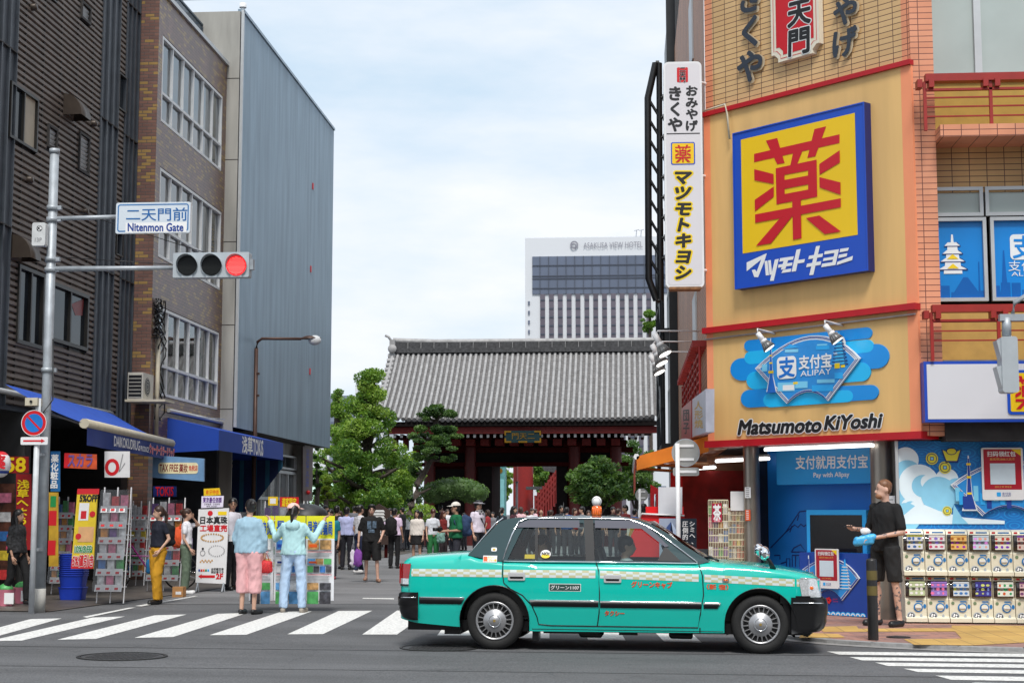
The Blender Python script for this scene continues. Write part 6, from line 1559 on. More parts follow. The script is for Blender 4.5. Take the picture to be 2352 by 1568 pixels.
far_block(700,780,924,300,hw_,'pale low block peeping out at the corner of the corrugated wall',1,5)
# TREES
def leafm(name,c,tr=.35):
 if name in _mats:return _mats[name]
 m=M(name,c,.55,var=.25,scale=2);t=m.node_tree;b=t.nodes['Principled BSDF'];o=t.nodes['Material Output'];tl=t.nodes.new('ShaderNodeBsdfTranslucent');mx=t.nodes.new('ShaderNodeMixShader');mx.inputs[0].default_value=tr
 tl.inputs[0].default_value=(c[0]*1.3,c[1]*1.4,c[2]*.7,1);t.links.new(b.outputs[0],mx.inputs[1]);t.links.new(tl.outputs[0],mx.inputs[2]);t.links.new(mx.outputs[0],o.inputs[0]);return m
bark=M('bark',(.07,.055,.045),.9,var=.4,scale=10,bump=.6,bscale=15)
def leaves(mb,blobs,n,size,mats,rnd,flat=0,shell=.5):
 tot=sum(b[1][0]*b[1][1]*b[1][2]for b in blobs)
 for c,r in blobs:
  k=int(n*r[0]*r[1]*r[2]/tot);mt=rnd.choice(mats)
  for _ in range(k):
   while True:
    p=Vector((rnd.uniform(-1,1),rnd.uniform(-1,1),rnd.uniform(-1,1)))
    if p.length<=1:break
   if p.length>.01:p=p*(shell+(1-shell)*rnd.random()**.6)/max(p.length,.35)if rnd.random()<.75 else p
   q=Vector((c[0]+p.x*r[0],c[1]+p.y*r[1],c[2]+p.z*r[2]))
   nn=Vector((rnd.gauss(0,1),rnd.gauss(0,1),rnd.gauss(.4+flat,1))).normalized();a=nn.orthogonal().normalized();b_=nn.cross(a);th=rnd.random()*6.28
   e=a*math.cos(th)+b_*math.sin(th);f=nn.cross(e);s_=size*rnd.uniform(.6,1.3)
   mb.add([q-e*s_*.5,q+f*s_*.28,q+e*s_*.5,q-f*s_*.28],[(0,1,2,3)],mt if rnd.random()<.7 else rnd.choice(mats))
def tree(name,label,base,trunk,tr_r,blobs,n,size,mats,limbs=(),seed=1,cat='tree',flat=0,group=None):
 t=thing(name,label,cat,base,group);rnd=random.Random(seed);mb=MB()
 mb.tube(trunk,[tr_r*(1-.6*i/(len(trunk)-1))for i in range(len(trunk))],bark,9)
 for l_ in limbs:mb.tube(l_,[tr_r*.4*(1-.6*i/(len(l_)-1))for i in range(len(l_))],bark,6)
 mb.build('trunk',t,fix=False);m2=MB();leaves(m2,blobs,n,size,mats,rnd,flat);m2.build('crown',t,fix=False);return t
gk=[leafm('ginkgo_leaf',(.17,.30,.04)),leafm('ginkgo_leaf_deep',(.10,.21,.035)),leafm('ginkgo_leaf_light',(.28,.41,.07))]
def ginkgo(px0,px1,top,Y,seed,lab,n=9000,base_px=None):
 rnd=random.Random(seed);c=(px0+px1)/2;b=onY(base_px or c,1180,Y);s_=Y/FPX;H_=onY(c,top,Y).z;W_=(px1-px0)*s_
 trunk=[(b.x,Y,0),(b.x+.05,Y,H_*.4),(b.x-.05,Y,H_*.75),(b.x+.05,Y,H_)];blobs=[((b.x,Y,H_-.35),(.22,.22,.5))];limbs=[]
 for i in range(120):
  t=.24+.74*(i/120)**1.35;a=i*2.4+rnd.random();z=H_*t;t=min(.97,max(.2,t+rnd.uniform(-.06,.06)));z=H_*t;rr=W_*.56*(1.06-1.02*max(0,(t-.5)/.5)**.8)*rnd.uniform(.15,1.0)**.8
  p=Vector((b.x+rr*math.cos(a),Y+rr*math.sin(a)*.8,z+rnd.uniform(-.2,.35)));s2=W_*rnd.uniform(.04,.125);blobs.append((p,(s2*rnd.uniform(.9,1.5),s2*1.2,s2*rnd.uniform(.6,1.1))))
  if i%2==0:limbs.append([(b.x,Y,z-.35),((b.x+p.x)/2,(Y+p.y)/2,z-.12),tuple(p)])
 return tree('ginkgo_tree',lab,(b.x,Y,0),trunk,.26,blobs,n,.125,gk,limbs,seed)
ginkgo(728,962,866,63,3,'tall bright green ginkgo tree between the corrugated wall and the gate',42000,842)
ginkgo(715,830,900,72,5,'ginkgo tree close behind the edge of the corrugated wall',14000)
dk_=[leafm('dark_leaf',(.045,.10,.025)),leafm('dark_leaf_mid',(.065,.14,.035)),leafm('dark_leaf_light',(.12,.21,.055))]
def bushy(px0,px1,top,bot,Y,n,lab,mats,seed,size=.16,name='leafy_tree',k=26):
 rnd=random.Random(seed);a,b=onY(px0,top,Y),onY(px1,bot,Y);c=Vector(((a.x+b.x)/2,Y,(a.z+b.z)/2));W_,H_=(b.x-a.x)/2,(a.z-b.z)/2;blobs=[];limbs=[]
 for i in range(k):
  while True:
   p=Vector((rnd.uniform(-1,1),rnd.uniform(-1,1),rnd.uniform(-1,1)))
   if p.length<1:break
  q=Vector((c.x+p.x*W_*.85,Y+p.y*W_*.6,c.z+p.z*H_*.85));s_=rnd.uniform(.13,.28)*min(W_,H_)*1.1;blobs.append((q,(s_*1.5,s_*1.3,s_*.75)))
  if i%3==0:limbs.append([(c.x,Y,max(.3,b.z-.3)),((c.x+q.x)/2,(Y+q.y)/2,(b.z+q.z)/2),tuple(q)])
 return tree(name,lab,(c.x,Y,0),[(c.x,Y,0),(c.x,Y,max(.6,b.z)),(c.x,Y,c.z)],.13,blobs,n,size,mats,limbs,seed)
mp_=[leafm('maple_leaf',(.09,.18,.03)),leafm('maple_leaf_light',(.13,.22,.05)),leafm('maple_leaf_dark',(.05,.115,.03))]
bushy(1295,1452,1046,1172,58,9000,'round leafy maple tree in front of the right half of the gate',mp_,8,.15,'maple_tree',80)
bushy(1392,1530,985,1168,84,11000,'dark leafy tree between the gate and the stair building',[dk_[1],dk_[2],mp_[0]],9)
bushy(1465,1520,690,770,92,2500,'tree top showing beside the black sign frame above the gate roof',[gk[0],gk[1]],10,.22,k=14)
bushy(855,985,1040,1172,92,6500,'soft grey-green willow behind the leaning pine',[leafm('willow_leaf',(.10,.16,.09)),leafm('willow_leaf_b',(.13,.19,.11)),dk_[2]],12,.22)
bushy(1105,1190,1000,1178,135,7000,'bright tree seen through the left of the gate opening',[gk[0],gk[2]],13,.3)
bushy(1205,1310,1000,1178,140,8000,'bright tree seen through the right of the gate opening',[gk[0],gk[1],gk[2]],14,.3)
bushy(728,770,1095,1150,58,2200,'small yellow-green bush at the foot of the corrugated wall',[leafm('lime_leaf',(.26,.34,.04)),leafm('lime_leaf_b',(.18,.28,.03))],15,.13,'lime_bush',12)
bushy(716,742,1015,1150,57,3200,'dark ivy growing up the end of the station name board',[dk_[0],dk_[1]],16,.12,'ivy',20)
bushy(640,900,1085,1165,115,6000,'dark tree belt low behind the side hall',[dk_[1],dk_[2],gk[1]],17,.3,'background_tree',30)
HB=60;a,b=onY(973,1098,HB),onY(1117,1153,HB);c=Vector(((a.x+b.x)/2,HB,(a.z+b.z)/2));rnd=random.Random(21)
blobs=[((c.x+(b.x-a.x)*u,HB+v,c.z+w),((b.x-a.x)*.26,.7,(a.z-b.z)*.46))for u,v,w in((-.2,0,.0),(0,0,.1),(.2,0,.02),(-.1,-.4,.06),(.12,-.4,.06),(-.3,-.2,-.1),(.3,-.2,-.1))]
t=tree('clipped_tree','dense clipped dome-shaped evergreen before the left gate column',(c.x,HB,0),[(c.x,HB,0),(c.x-.1,HB,.8),(c.x,HB,c.z)],.12,blobs,9000,.10,[leafm('hedge_leaf_b',(.10,.18,.045)),dk_[2],leafm('hedge_leaf',(.08,.155,.04))],[],21)
m2=MB();[m2.ell(p,(r[0]*.9,r[1]*.9,r[2]*.88),leafm('hedge_leaf',(.08,.155,.04)),14,10)for p,r in blobs];o=m2.build('crown_core',t)
PY=59;pts=[onY(*p,PY)for p in((940,1182),(944,1160),(957,1135),(958,1110),(975,1085),(990,1056),(1000,1010),(1003,965))]
pads=[(1012,947,38,16),(985,958,28,12),(1000,985,44,16),(962,1002,24,10),(1022,1005,38,13),(990,1018,45,12),(965,1030,28,10),(1012,1036,40,12),(1035,1052,30,11),(985,1048,38,10),(948,1082,22,14),(958,1068,20,9),(1000,938,24,10)]
blobs=[];limbs=[];s_=PY/FPX
for i,(x,y,rx,ry)in enumerate(pads):
 p=onY(x,y,PY+((i*37)%7-3)*.12);rq=random.Random(i)
 for j in range(6):blobs.append((p+Vector((rq.uniform(-.75,.75)*rx*s_,rq.uniform(-.6,.6)*rx*s_,rq.uniform(-.55,.6)*ry*s_)),(rx*s_*rq.uniform(.3,.5),rx*s_*.4,ry*s_*rq.uniform(.4,.75))))
 k_=min(pts,key=lambda q:(q-p).length);limbs.append([tuple(k_),tuple((k_+p)/2+Vector((0,0,-.06))),tuple(p-Vector((0,0,.05)))])
tree('pine_tree','leaning cloud-pruned pine with flat needle pads left of the gate',pts[0],[tuple(p)for p in pts],.17,blobs,17000,.10,[leafm('pine_needle',(.085,.165,.045)),leafm('pine_needle_light',(.13,.23,.06)),leafm('pine_needle_dark',(.05,.11,.035))],limbs+[[tuple(pts[2]),tuple(onY(975,1128,PY)),tuple(onY(990,1120,PY))]],31,flat=.8)
for x0,x1,h,c,lab in((-34,-12,11,(150,145,138),'tall grey shop block across the road from the taxi'),(-11,9,8,(190,176,150),'cream shop block across the road facing the temple street'),(10,34,13,(120,96,84),'brown shop block across the road facing the corner shop')):
 t=thing('reflection_block',lab,'building',(x0,-14,0));m=MB();m.box(x0,x1,-26,-14,0,h,M('block_%d'%h,S(*c),.8,var=.15));m.build('wall',t)  # unseen blocks added behind the camera to give the taxi paint reflections
 for i in range(6):
  for k in range(int(h/3.4)):m=MB();w=(x1-x0)/6;m.box(x0+w*(i+.15),x0+w*(i+.85),-14,-13.9,.5+3.3*k,2.7+3.3*k,gl_dark);m.build('window',t)
# PEOPLE
def _caps(p0,p1,r0,r1,n=12):
 p0,p1=Vector(p0),Vector(p1);t=(p1-p0);L_=t.length;t=t/L_ if L_>1e-6 else Vector((0,0,1));a=t.orthogonal().normalized();b=t.cross(a);rings=[]
 for q in(-90,-55,-20):rings.append((p0+t*(r0*math.sin(R_(q))),r0*math.cos(R_(q))))
 for q in(20,55,90):rings.append((p1+t*(r1*math.sin(R_(q))),r1*math.cos(R_(q))))
 vs=[];fs=[]
 for c,r in rings:
  r=max(r,1e-4)
  for j in range(n):w=2*math.pi*j/n;vs.append(c+a*(r*math.cos(w))+b*(r*math.sin(w)))
 for i in range(5):
  for j in range(n):fs.append((i*n+j,i*n+(j+1)%n,(i+1)*n+(j+1)%n,(i+1)*n+j))
 fs.append(tuple(range(n))[::-1]);fs.append(tuple(range(5*n,6*n)))
 return vs,fs
def _ell(c,r,rot=None,n=12,m=8):
 c=Vector(c);vs=[c+Vector((0,0,r[2]))]if not rot else[c+rot@Vector((0,0,r[2]))];fs=[]
 for i in range(1,m):
  t=math.pi*i/m
  for j in range(n):
   q=2*math.pi*j/n;p=Vector((r[0]*math.sin(t)*math.cos(q),r[1]*math.sin(t)*math.sin(q),r[2]*math.cos(t)));vs.append(c+(rot@p if rot else p))
 p=Vector((0,0,-r[2]));vs.append(c+(rot@p if rot else p));e=len(vs)-1
 for j in range(n):fs.append((0,1+j,1+(j+1)%n));fs.append((e,e-n+(j+1)%n,e-n+j))
 for i in range(m-2):
  for j in range(n):a=1+i*n;fs.append((a+j,a+n+j,a+n+(j+1)%n,a+(j+1)%n))
 return vs,fs
def _loft(rings,n=16):
 vs=[(c[0]+rx*math.cos(2*math.pi*j/n),c[1]+ry*math.sin(2*math.pi*j/n),c[2])for c,rx,ry in rings for j in range(n)];k=len(rings)
 return vs,[(i*n+j,i*n+(j+1)%n,(i+1)*n+(j+1)%n,(i+1)*n+j)for i in range(k-1)for j in range(n)]+[tuple(range(n))[::-1],tuple(range((k-1)*n,k*n))]
def blob(prims,voxel=.016,smooth=4,wr=0,seed=0):
 V,Fs=[],[]
 for p in prims:
  vs,fs={'c':_caps,'e':_ell,'l':_loft}[p[0]](*p[1:]);b=len(V);V+=[tuple(v)for v in vs];Fs+=[tuple(b+i for i in f)for f in fs]
 me=bpy.data.meshes.new('tmp');me.from_pydata(V,[],Fs);bm=bmesh.new();bm.from_mesh(me);bmesh.ops.recalc_face_normals(bm,faces=bm.faces);bm.to_mesh(me);bm.free()
 o=bpy.data.objects.new('tmp',me);COL.objects.link(o)
 r=o.modifiers.new('r','REMESH');r.mode='VOXEL';r.voxel_size=voxel
 s=o.modifiers.new('s','SMOOTH');s.factor=.5;s.iterations=smooth
 bpy.context.view_layer.update();dg=bpy.context.evaluated_depsgraph_get();m2=bpy.data.meshes.new_from_object(o.evaluated_get(dg))
 bpy.data.objects.remove(o);bpy.data.meshes.remove(me)
 vs=[v.co.copy()for v in m2.vertices];fs=[tuple(p.vertices)for p in m2.polygons]
 if wr:
  ns=[v.normal.copy()for v in m2.vertices]
  for i,v in enumerate(vs):
   k=noise.noise(Vector((v.x*10+seed,v.y*10,v.z*6+seed*2)))+.9*(.5-abs(noise.noise(Vector((v.x*17+v.z*6,v.y*17+seed,v.z*7))))*2)
   vs[i]=v+ns[i]*(wr*k)
 bpy.data.meshes.remove(m2);return vs,fs
SK={'a':M('skin_light',(.55,.33,.235),.5,var=.06,scale=12),'b':M('skin_tan',(.42,.24,.16),.5,var=.06,scale=12),'c':M('skin_pale',(.62,.38,.29),.5,var=.07,scale=12)}
def tat_mat():
 m=M('tattooed_skin',(.5,.3,.22),.5,var=0);t=m.node_tree;b=t.nodes['Principled BSDF'];tcn=t.nodes.new("ShaderNodeTexCoord");n=t.nodes.new("ShaderNodeTexNoise");n.inputs['Scale'].default_value=22;n.inputs['Detail'].default_value=3;r=t.nodes.new("ShaderNodeValToRGB");r.color_ramp.elements[0].position=.40;r.color_ramp.elements[1].position=.47;r.color_ramp.elements[0].color=(.09,.085,.10,1);r.color_ramp.elements[1].color=(.55,.33,.25,1);t.links.new(tcn.outputs['Object'],n.inputs[0]);t.links.new(n.outputs[0],r.inputs[0]);t.links.new(r.outputs[0],b.inputs['Base Color']);return m
TATT=tat_mat()
hair_k=M('black_hair',(.012,.010,.010),.4,var=.3,scale=30,bump=.3);hair_b=M('brown_hair',(.05,.025,.018),.4,var=.3,scale=30,bump=.3);hair_r=M('reddish_hair',(.17,.075,.035),.5,var=.3,scale=30,bump=.3);hair_d=M('dark_red_hair',(.07,.018,.012),.4,var=.3,scale=30)
lip=M('lips',(.42,.14,.12),.5,var=0);eyew=M('eye_dark',(.015,.012,.012),.3,var=0);shoek=M('black_shoe',(.012,.012,.013),.4);shoew=M('white_shoe',(.7,.7,.7),.5)
_fab={}
def fab(r,g,b,k=.10):return _fab.setdefault((r,g,b),M('fabric_%d_%d_%d'%(r,g,b),S(r,g,b),.85,var=k,scale=7,bump=.12,bscale=60))
BASE=dict(pel=(0,0,.95),che=(0,0,1.27),nec=(0,.015,1.425),hed=(0,-.012,1.575),shL=(.175,.012,1.375),elL=(.225,.03,1.10),wrL=(.235,-.06,.87),shR=(-.175,.012,1.375),elR=(-.225,.03,1.10),wrR=(-.235,-.06,.87),hiL=(.088,0,.92),knL=(.10,-.015,.50),anL=(.105,.02,.085),hiR=(-.088,0,.92),knR=(-.10,-.015,.50),anR=(-.105,.02,.085),toeL=(.03,-.16),toeR=(-.03,-.16))
def person(label,loc,h,rz,top,bottom,hair=('short',hair_k),skin='a',shoes=shoek,pose={},fem=False,sleeve=.55,topw=1.0,hem=.93,legw=1.0,leglen=2.0,group=None,head=0,tilt=0,face=True,voxel=.017,tattoo=False,skirt=None,neck=True,sock=None,wr=.009,seated=False,glasses=False,bald=False):
 s=h/1.70;J={k:Vector(v)for k,v in BASE.items()}
 if fem:
  for k in 'LR':
   for n_ in('sh','el','wr'):J[n_+k].x*=.88
 for k in 'LR':J['sh'+k].z-=.025 if fem else .012
 for k,v in pose.items():J[k]=Vector(v)
 t=thing('person',label,'person',loc,group,R_(rz));ORG[t.name]=Vector();t.scale=(s,s,s)
 hc=J['hed'];hr=Matrix.Rotation(R_(head),3,'Z')@Matrix.Rotation(R_(tilt),3,'X')
 H_=lambda x,y,z:hc+hr@Vector((x,y,z))
 mus=.9 if fem else 1.0;lg=.78 if leglen>.9 and not skirt else 1
 B=[('e',hc+hr@Vector((0,.008,.02)),(.074,.092,.098),hr),('e',H_(0,-.022,-.052),(.056,.066,.062),hr),('c',J['nec']-Vector((0,0,.03)),H_(0,.02,-.06),.052*mus,.05*mus),('c',H_(0,-.088,.0),H_(0,-.102,-.026),.009,.014),('e',H_(.074,.01,-.005),(.012,.02,.03),hr),('e',H_(-.074,.01,-.005),(.012,.02,.03),hr),('e',J['che']+Vector((0,0,-.0)),(.15*mus,.092,.16),None),('c',J['che'],J['pel'],.10,.115),('c',J['nec']-Vector((0,0,.04)),J['shL'],.052,.045),('c',J['nec']-Vector((0,0,.04)),J['shR'],.052,.045),('c',J['nec'],J['che'],.05,.08)]
 for k in 'LR':
  B+=[('c',J['sh'+k],J['el'+k],.046*mus,.038*mus),('c',J['el'+k],J['wr'+k],.038*mus,.026*mus),('c',J['hi'+k],J['kn'+k],.075*lg,.052*lg),('c',J['kn'+k],J['an'+k],.05*(lg if leglen>1.6 else 1),.035)]
  kn,an=J['kn'+k],J['an'+k];B.append(('e',kn.lerp(an,.3)+Vector((0,.015,0)),(.047*(lg if leglen>1.6 else 1),.05*(lg if leglen>1.6 else 1),.10),None))
  to=an+Vector((J['toe'+k].x,J['toe'+k].y,-.045));B.append(('c',an-Vector((0,-.02,.04)),to,.034,.030))
 vs,fs=blob(B,voxel,3);mb=MB();sk=SK[skin]
 if tattoo:
  def near(p,a,b):
   ab=b-a;u=max(0,min(1,(p-a).dot(ab)/ab.length_squared));return(p-a-ab*u).length
  f1,f2=[],[]
  for f in fs:
   c=sum((vs[i]for i in f),Vector())/len(f);q=any(near(c,J['el'+k],J['wr'+k])<.06 for k in 'LR')or(.12<c.z<.45)
   (f2 if q else f1).append(f)
  mb.add(vs,f1,sk,True);mb.add(vs,f2,TATT,True)
 else:mb.add(vs,fs,sk,True)
 for k,sg in(('L',1),('R',-1)):
  w=J['wr'+k];d=(w-J['el'+k]).normalized();sd_=Vector((0,1,0))if abs(d.y)<.8 else Vector((1,0,0));a=(sd_-d*sd_.dot(d)).normalized();nrm=d.cross(a)*-sg
  pv,pf=_caps(w+d*.02,w+d*.075,.026,.030,8);mb.add([w+(Vector(v)-w)+nrm*0 for v in pv],pf,sk,True)
  for q in range(4):
   o=w+d*.085+a*((q-1.5)*.018);l_=(.062,.072,.068,.052)[q];p1=o+d*l_*.55+nrm*.006;p2=p1+d*l_*.38+nrm*.028;mb.tube([o,p1,p2],[.0095,.009,.007],sk,6)
  o=w+d*.035-a*.024;mb.tube([o,o+d*.03-a*.022,o+d*.062-a*.026+nrm*.012],[.012,.010,.008],sk,6)
 if face:
  for sg in(-1,1):
   mb.ell(H_(sg*.031,-.083,.014),(.013,.007,.0065),eyew,8,6,hr);mb.ell(H_(sg*.032,-.085,.033),(.018,.006,.0045),hair[1]if not bald else hair_r,8,5,hr)
  mb.ell(H_(0,-.083,-.062),(.022,.008,.006),lip,8,5,hr)
  if glasses:
   for sg in(-1,1):mb.tube([H_(sg*.031+.024*math.cos(q),-.098,.012+.018*math.sin(q))for q in[i*math.pi/6 for i in range(13)]],.0025,black_mt,4)
   mb.tube([H_(-.055,-.096,.014),H_(-.078,.01,.014)],.0025,black_mt,4);mb.tube([H_(.055,-.096,.014),H_(.078,.01,.014)],.0025,black_mt,4)
 mb.build('body',t,fix=False)
 w=topw*(.92 if fem else 1.0);T_=[('e',J['che']+Vector((0,0,.015)),(.178*w,.115*w,.165),None),('c',J['nec']-Vector((0,0,.055)),J['shL']+Vector((-.012,0,-.004)),.066,.052 if fem else .06),('c',J['nec']-Vector((0,0,.055)),J['shR']+Vector((.012,0,-.004)),.066,.052 if fem else .06),('c',J['nec']-Vector((0,0,.035)),J['che'],.062,.09)]
 lo=J['pel']+Vector((0,0,hem-.95));
 k_=max(0,topw-.95);rg=[]
 for q in(1,.75,.5,.25,0,-.25):c=J['che'].lerp(lo,max(q,0))+Vector((0,0,.3*-min(q,0)));u=max(q,0);ws=1-(.10 if fem else .03)*math.sin(math.pi*u)*(k_<.2);rg.append((c,(.178+.14*k_*u)*ws*min(w,1.12)*(.72 if q<0 else 1),(.112+.16*k_*u)*(.8 if q<0 else 1)))
 T_.append(('l',rg))
 if fem:T_.append(('e',J['che']+Vector((0,-.06,.0)),(.13,.06,.07),None))
 for k in 'LR':
  a,b,c=J['sh'+k],J['el'+k],J['wr'+k]
  if sleeve>0:
   ar=.058 if fem else .062;T_.append(('c',a,a.lerp(b,min(1,sleeve)),ar*w,ar*.95*w))
   if sleeve>1:T_.append(('c',b,b.lerp(c,min(1,sleeve-1)),ar*.92*w,ar*.78*w))
 vs,fs=blob(T_,voxel,3,wr,len(label));m=MB();m.add(vs,fs,top,True);m.build('top',t,fix=False)
 L2=[('e',J['pel']+Vector((0,.008,.0)),(.165*(1 if not fem else .98),.122,.11),None)]
 if skirt:
  L2.append(('l',[((0,0,.97-q*skirt/6),.162+.012*q,.122+.012*q)for q in range(6,-1,-1)]))
 else:
  for k in 'LR':
   a,b,c=J['hi'+k],J['kn'+k],J['an'+k]
   if abs(a.y-b.y)<.25:
    n_=max(3,int(leglen*5));rg=[]
    for q in range(n_,-1,-1):f=leglen*q/n_;pt=a.lerp(b,min(1,f))if f<=1 else b.lerp(c+Vector((0,0,-.01)),f-1);rr=(.092*max(1,legw*.96)+(.072*legw-.092*max(1,legw*.96))*min(1,f))if f<=1 else legw*(.072-.013*(f-1));rg.append((pt,rr,rr*1.04))
    L2.append(('l',rg));continue
   L2.append(('c',a,a.lerp(b,min(1,leglen)),.092*max(1,legw*.96),.072*legw))
   if leglen>1:L2.append(('c',b,b.lerp(c+Vector((0,0,-.01)),min(1,leglen-1)),.068*legw,.058*legw))
 vs,fs=blob(L2,voxel,3,wr,len(label)+3);m=MB();m.add(vs,fs,bottom,True);m.build('skirt' if skirt else('shorts' if leglen<1.2 else 'trousers'),t,fix=False)
 for k in 'LR':
  an=J['an'+k];to=an+Vector((J['toe'+k].x,J['toe'+k].y*1.05,-.045));vs,fs=blob([('c',an+Vector((0,.03,-.04)),to,.042,.040),('c',an+Vector((0,.02,-.05)),to+Vector((0,0,-.008)),.044,.043)],.014,2);m=MB();m.add([Vector((v.x,v.y,max(v.z,an.z-.085)))for v in vs],fs,shoes,True)
  if sock:m.tube([an+Vector((0,0,-.02)),an+Vector((0,0,.04))],.042,sock,8)
  m.build('shoe',t,fix=False)
 st,hm=hair;P=[]
 if st!='cap' or True:
  if st=='crop':P=[('e',H_(0,.020,.050),(.079,.091,.078),hr),('e',H_(0,.036,.01),(.077,.062,.075),hr)]
  else:P=[('e',H_(0,.018,.040),(.086,.098,.088),hr),('e',H_(0,.04,.0),(.082,.075,.085),hr)]
  if st in('bob','long'):P+=[('c',H_(.065,.02,.03),H_(.07,.01,-.09),.030,.028),('c',H_(-.065,.02,.03),H_(-.07,.01,-.09),.030,.028),('c',H_(0,.06,.0),H_(0,.06,-.09),.07,.06)]
  if st=='long':P+=[('c',H_(.06,.0,-.05),H_(.085,-.04,-.34),.034,.030),('c',H_(-.06,.0,-.05),H_(-.085,-.04,-.32),.034,.030),('c',H_(0,.07,-.06),H_(0,.09,-.3),.085,.06)]
  if st=='bun':P+=[('e',H_(0,.115,.05),(.045,.045,.045),hr)]
  if st=='pony':P+=[('c',H_(0,.10,.03),H_(.0,.155,-.05),.030,.035),('c',H_(0,.155,-.05),H_(.01,.145,-.24),.038,.018)]
  if st=='fringe':P+=[('e',H_(0,-.03,.085),(.078,.07,.038),hr),('c',H_(.07,-.01,.06),H_(.072,.0,-.01),.022,.018),('c',H_(-.07,-.01,.06),H_(-.072,.0,-.01),.022,.018)]
  if not bald:vs,fs=blob(P,.014,2,.004,2);m=MB();m.add(vs,fs,hm,True);m.build('hair',t,fix=False)
 t['_hc']=0;del t['_hc']
 return t,J,s
def wp(t,v):
 v=Vector(v)*t.scale.x;c,s_=math.cos(t.rotation_euler.z),math.sin(t.rotation_euler.z)
 return Vector((t.location.x+v.x*c-v.y*s_,t.location.y+v.x*s_+v.y*c,t.location.z+v.z))
def stand(px,py,top,h=0):g=G(px,py,h);return g,onY(px,top,g.y).z-g.z
def cap_on(t,J,m,brim,head=0,label='',visor=False,tilt=0):
 hr=Matrix.Rotation(R_(head),3,'Z')@Matrix.Rotation(R_(tilt),3,'X');H_=lambda x,y,z:J['hed']+hr@Vector((x,y,z));mb=MB();rows=[]
 if not visor:
  for i in range(7):
   q=math.pi/2*i/6;rows.append([H_(.093*math.cos(q)*math.cos(a),.015+.107*math.cos(q)*math.sin(a),.055+.085*math.sin(q))for a in[2*math.pi*j/18 for j in range(19)]])
  mb.grid(rows,m)
 else:mb.tube([H_(.09*math.cos(a),.015+.104*math.sin(a),.06)for a in[2*math.pi*j/18 for j in range(19)]],.018,m,6)
 n=10;rows=[[H_(.088*math.sin(a)*(1+.12*k_),-.045-(.07+brim*k_)*math.cos(a)*(1 if k_ else .7),.058-.018*k_+.0)for a in[R_(-75+150*j/n)for j in range(n+1)]]for k_ in(0,1)]
 mb.grid(rows,m);mb.build('cap',t,fix=False)
def bag(name,label,P,size,m,cat='bag',strap=None,handle=0,squash=.45,rz=0,wr=.01):
 t=thing(name,label,cat,P);vs,fs=blob([('e',Vector(P)+Vector((0,0,0)),(size[0],size[1],size[2]),None),('c',Vector(P)+Vector((-size[0]*.6,0,-size[2]*.6)),Vector(P)+Vector((size[0]*.6,0,-size[2]*.6)),min(size)*.7,min(size)*.7),('c',Vector(P)+Vector((-size[0]*.5,0,size[2]*.5)),Vector(P)+Vector((size[0]*.5,0,size[2]*.5)),min(size)*.7,min(size)*.7)],.018,2,wr,3);m_=MB();m_.add(vs,fs,m,True);m_.build('body',t,fix=False)
 if handle:h_=MB();h_.tube([Vector(P)+Vector((-size[0]*.4,0,size[2]*.8)),Vector(P)+Vector((0,0,size[2]+handle)),Vector(P)+Vector((size[0]*.4,0,size[2]*.8))],.008,m,5);h_.build('handle',t)
 if strap:h_=MB();h_.tube(strap,.014,m,5);h_.build('strap',t)
 return t
x_=onY(2032,1180,21.35).x;g=Vector((x_,21.35,gz(x_,KH)));h=onY(2025,1100,21.35).z-g.z
blkc=fab(18,18,20);blkc2=fab(24,24,26)
t,J,s=person('bearded man in black shirt and shorts with tattooed limbs beside the capsule machines',g,h,-52,blkc,blkc2,('crop',hair_r),'c',shoek,dict(elR=(-.26,.0,1.10),wrR=(-.20,-.28,1.12),elL=(.25,.02,1.08),wrL=(.06,-.25,1.02),knL=(.145,-.01,.5),knR=(-.145,-.01,.5),anL=(.16,.03,.085),anR=(-.15,.0,.085)),sleeve=.8,topw=1.0,hem=.86,leglen=.98,legw=1.16,head=-25,tattoo=True,voxel=.014)
m=MB();vs,fs=blob([('e',J['hed']+Vector((-.02,-.05,-.075)),(.050,.047,.036),None)],.014,2);m.add(vs,fs,M('ginger_beard',(.30,.14,.07),.7,var=.2),True);m.build('beard',t,fix=False)
p=wp(t,J['wrR']+Vector((.02,-.10,.03)));ph=thing('phone','dark phone held out in the tattooed man\'s hand','phone',p);m=MB();m.box(p.x-.085,p.x+.02,p.y-.05,p.y+.03,p.z-.006,p.z+.006,black_pl);m.build('case',ph)
p=wp(t,J['wrL']+Vector((-.06,-.08,.02)));bagm=M('bag_light_blue',S(70,170,225),.4,var=.25,scale=9);pb=thing('paper_bag','crumpled light blue and white shopping bag held by the tattooed man','bag',p);m=MB()
vs,fs=blob([('c',p+Vector((-.10,0,-.05)),p+Vector((.10,0,-.01)),.05,.05),('c',p+Vector((-.12,0,-.09)),p+Vector((.08,0,-.07)),.04,.04)],.016,2,.012,4);m.add(vs,fs,bagm,True);vs,fs=blob([('e',p+Vector((.0,0,.06)),(.07,.05,.05),None)],.016,2,.014,6);m.add(vs,fs,M('bag_white',(.7,.72,.75),.5),True);m.build('body',pb,fix=False)
m=MB();e=wp(t,J['hed']+Vector((.06,.02,-.01)));m.ell(e,(.015,.015,.02),black_pl)
ORG['x']=0;ob=m.build('earphone',None);ob.parent=t;ob.matrix_parent_inverse=(Matrix.Translation(t.location)@Matrix.Rotation(t.rotation_euler.z,4,'Z')@Matrix.Diagonal((s,s,s,1))).inverted()
g,h=stand(360,1387,1160)
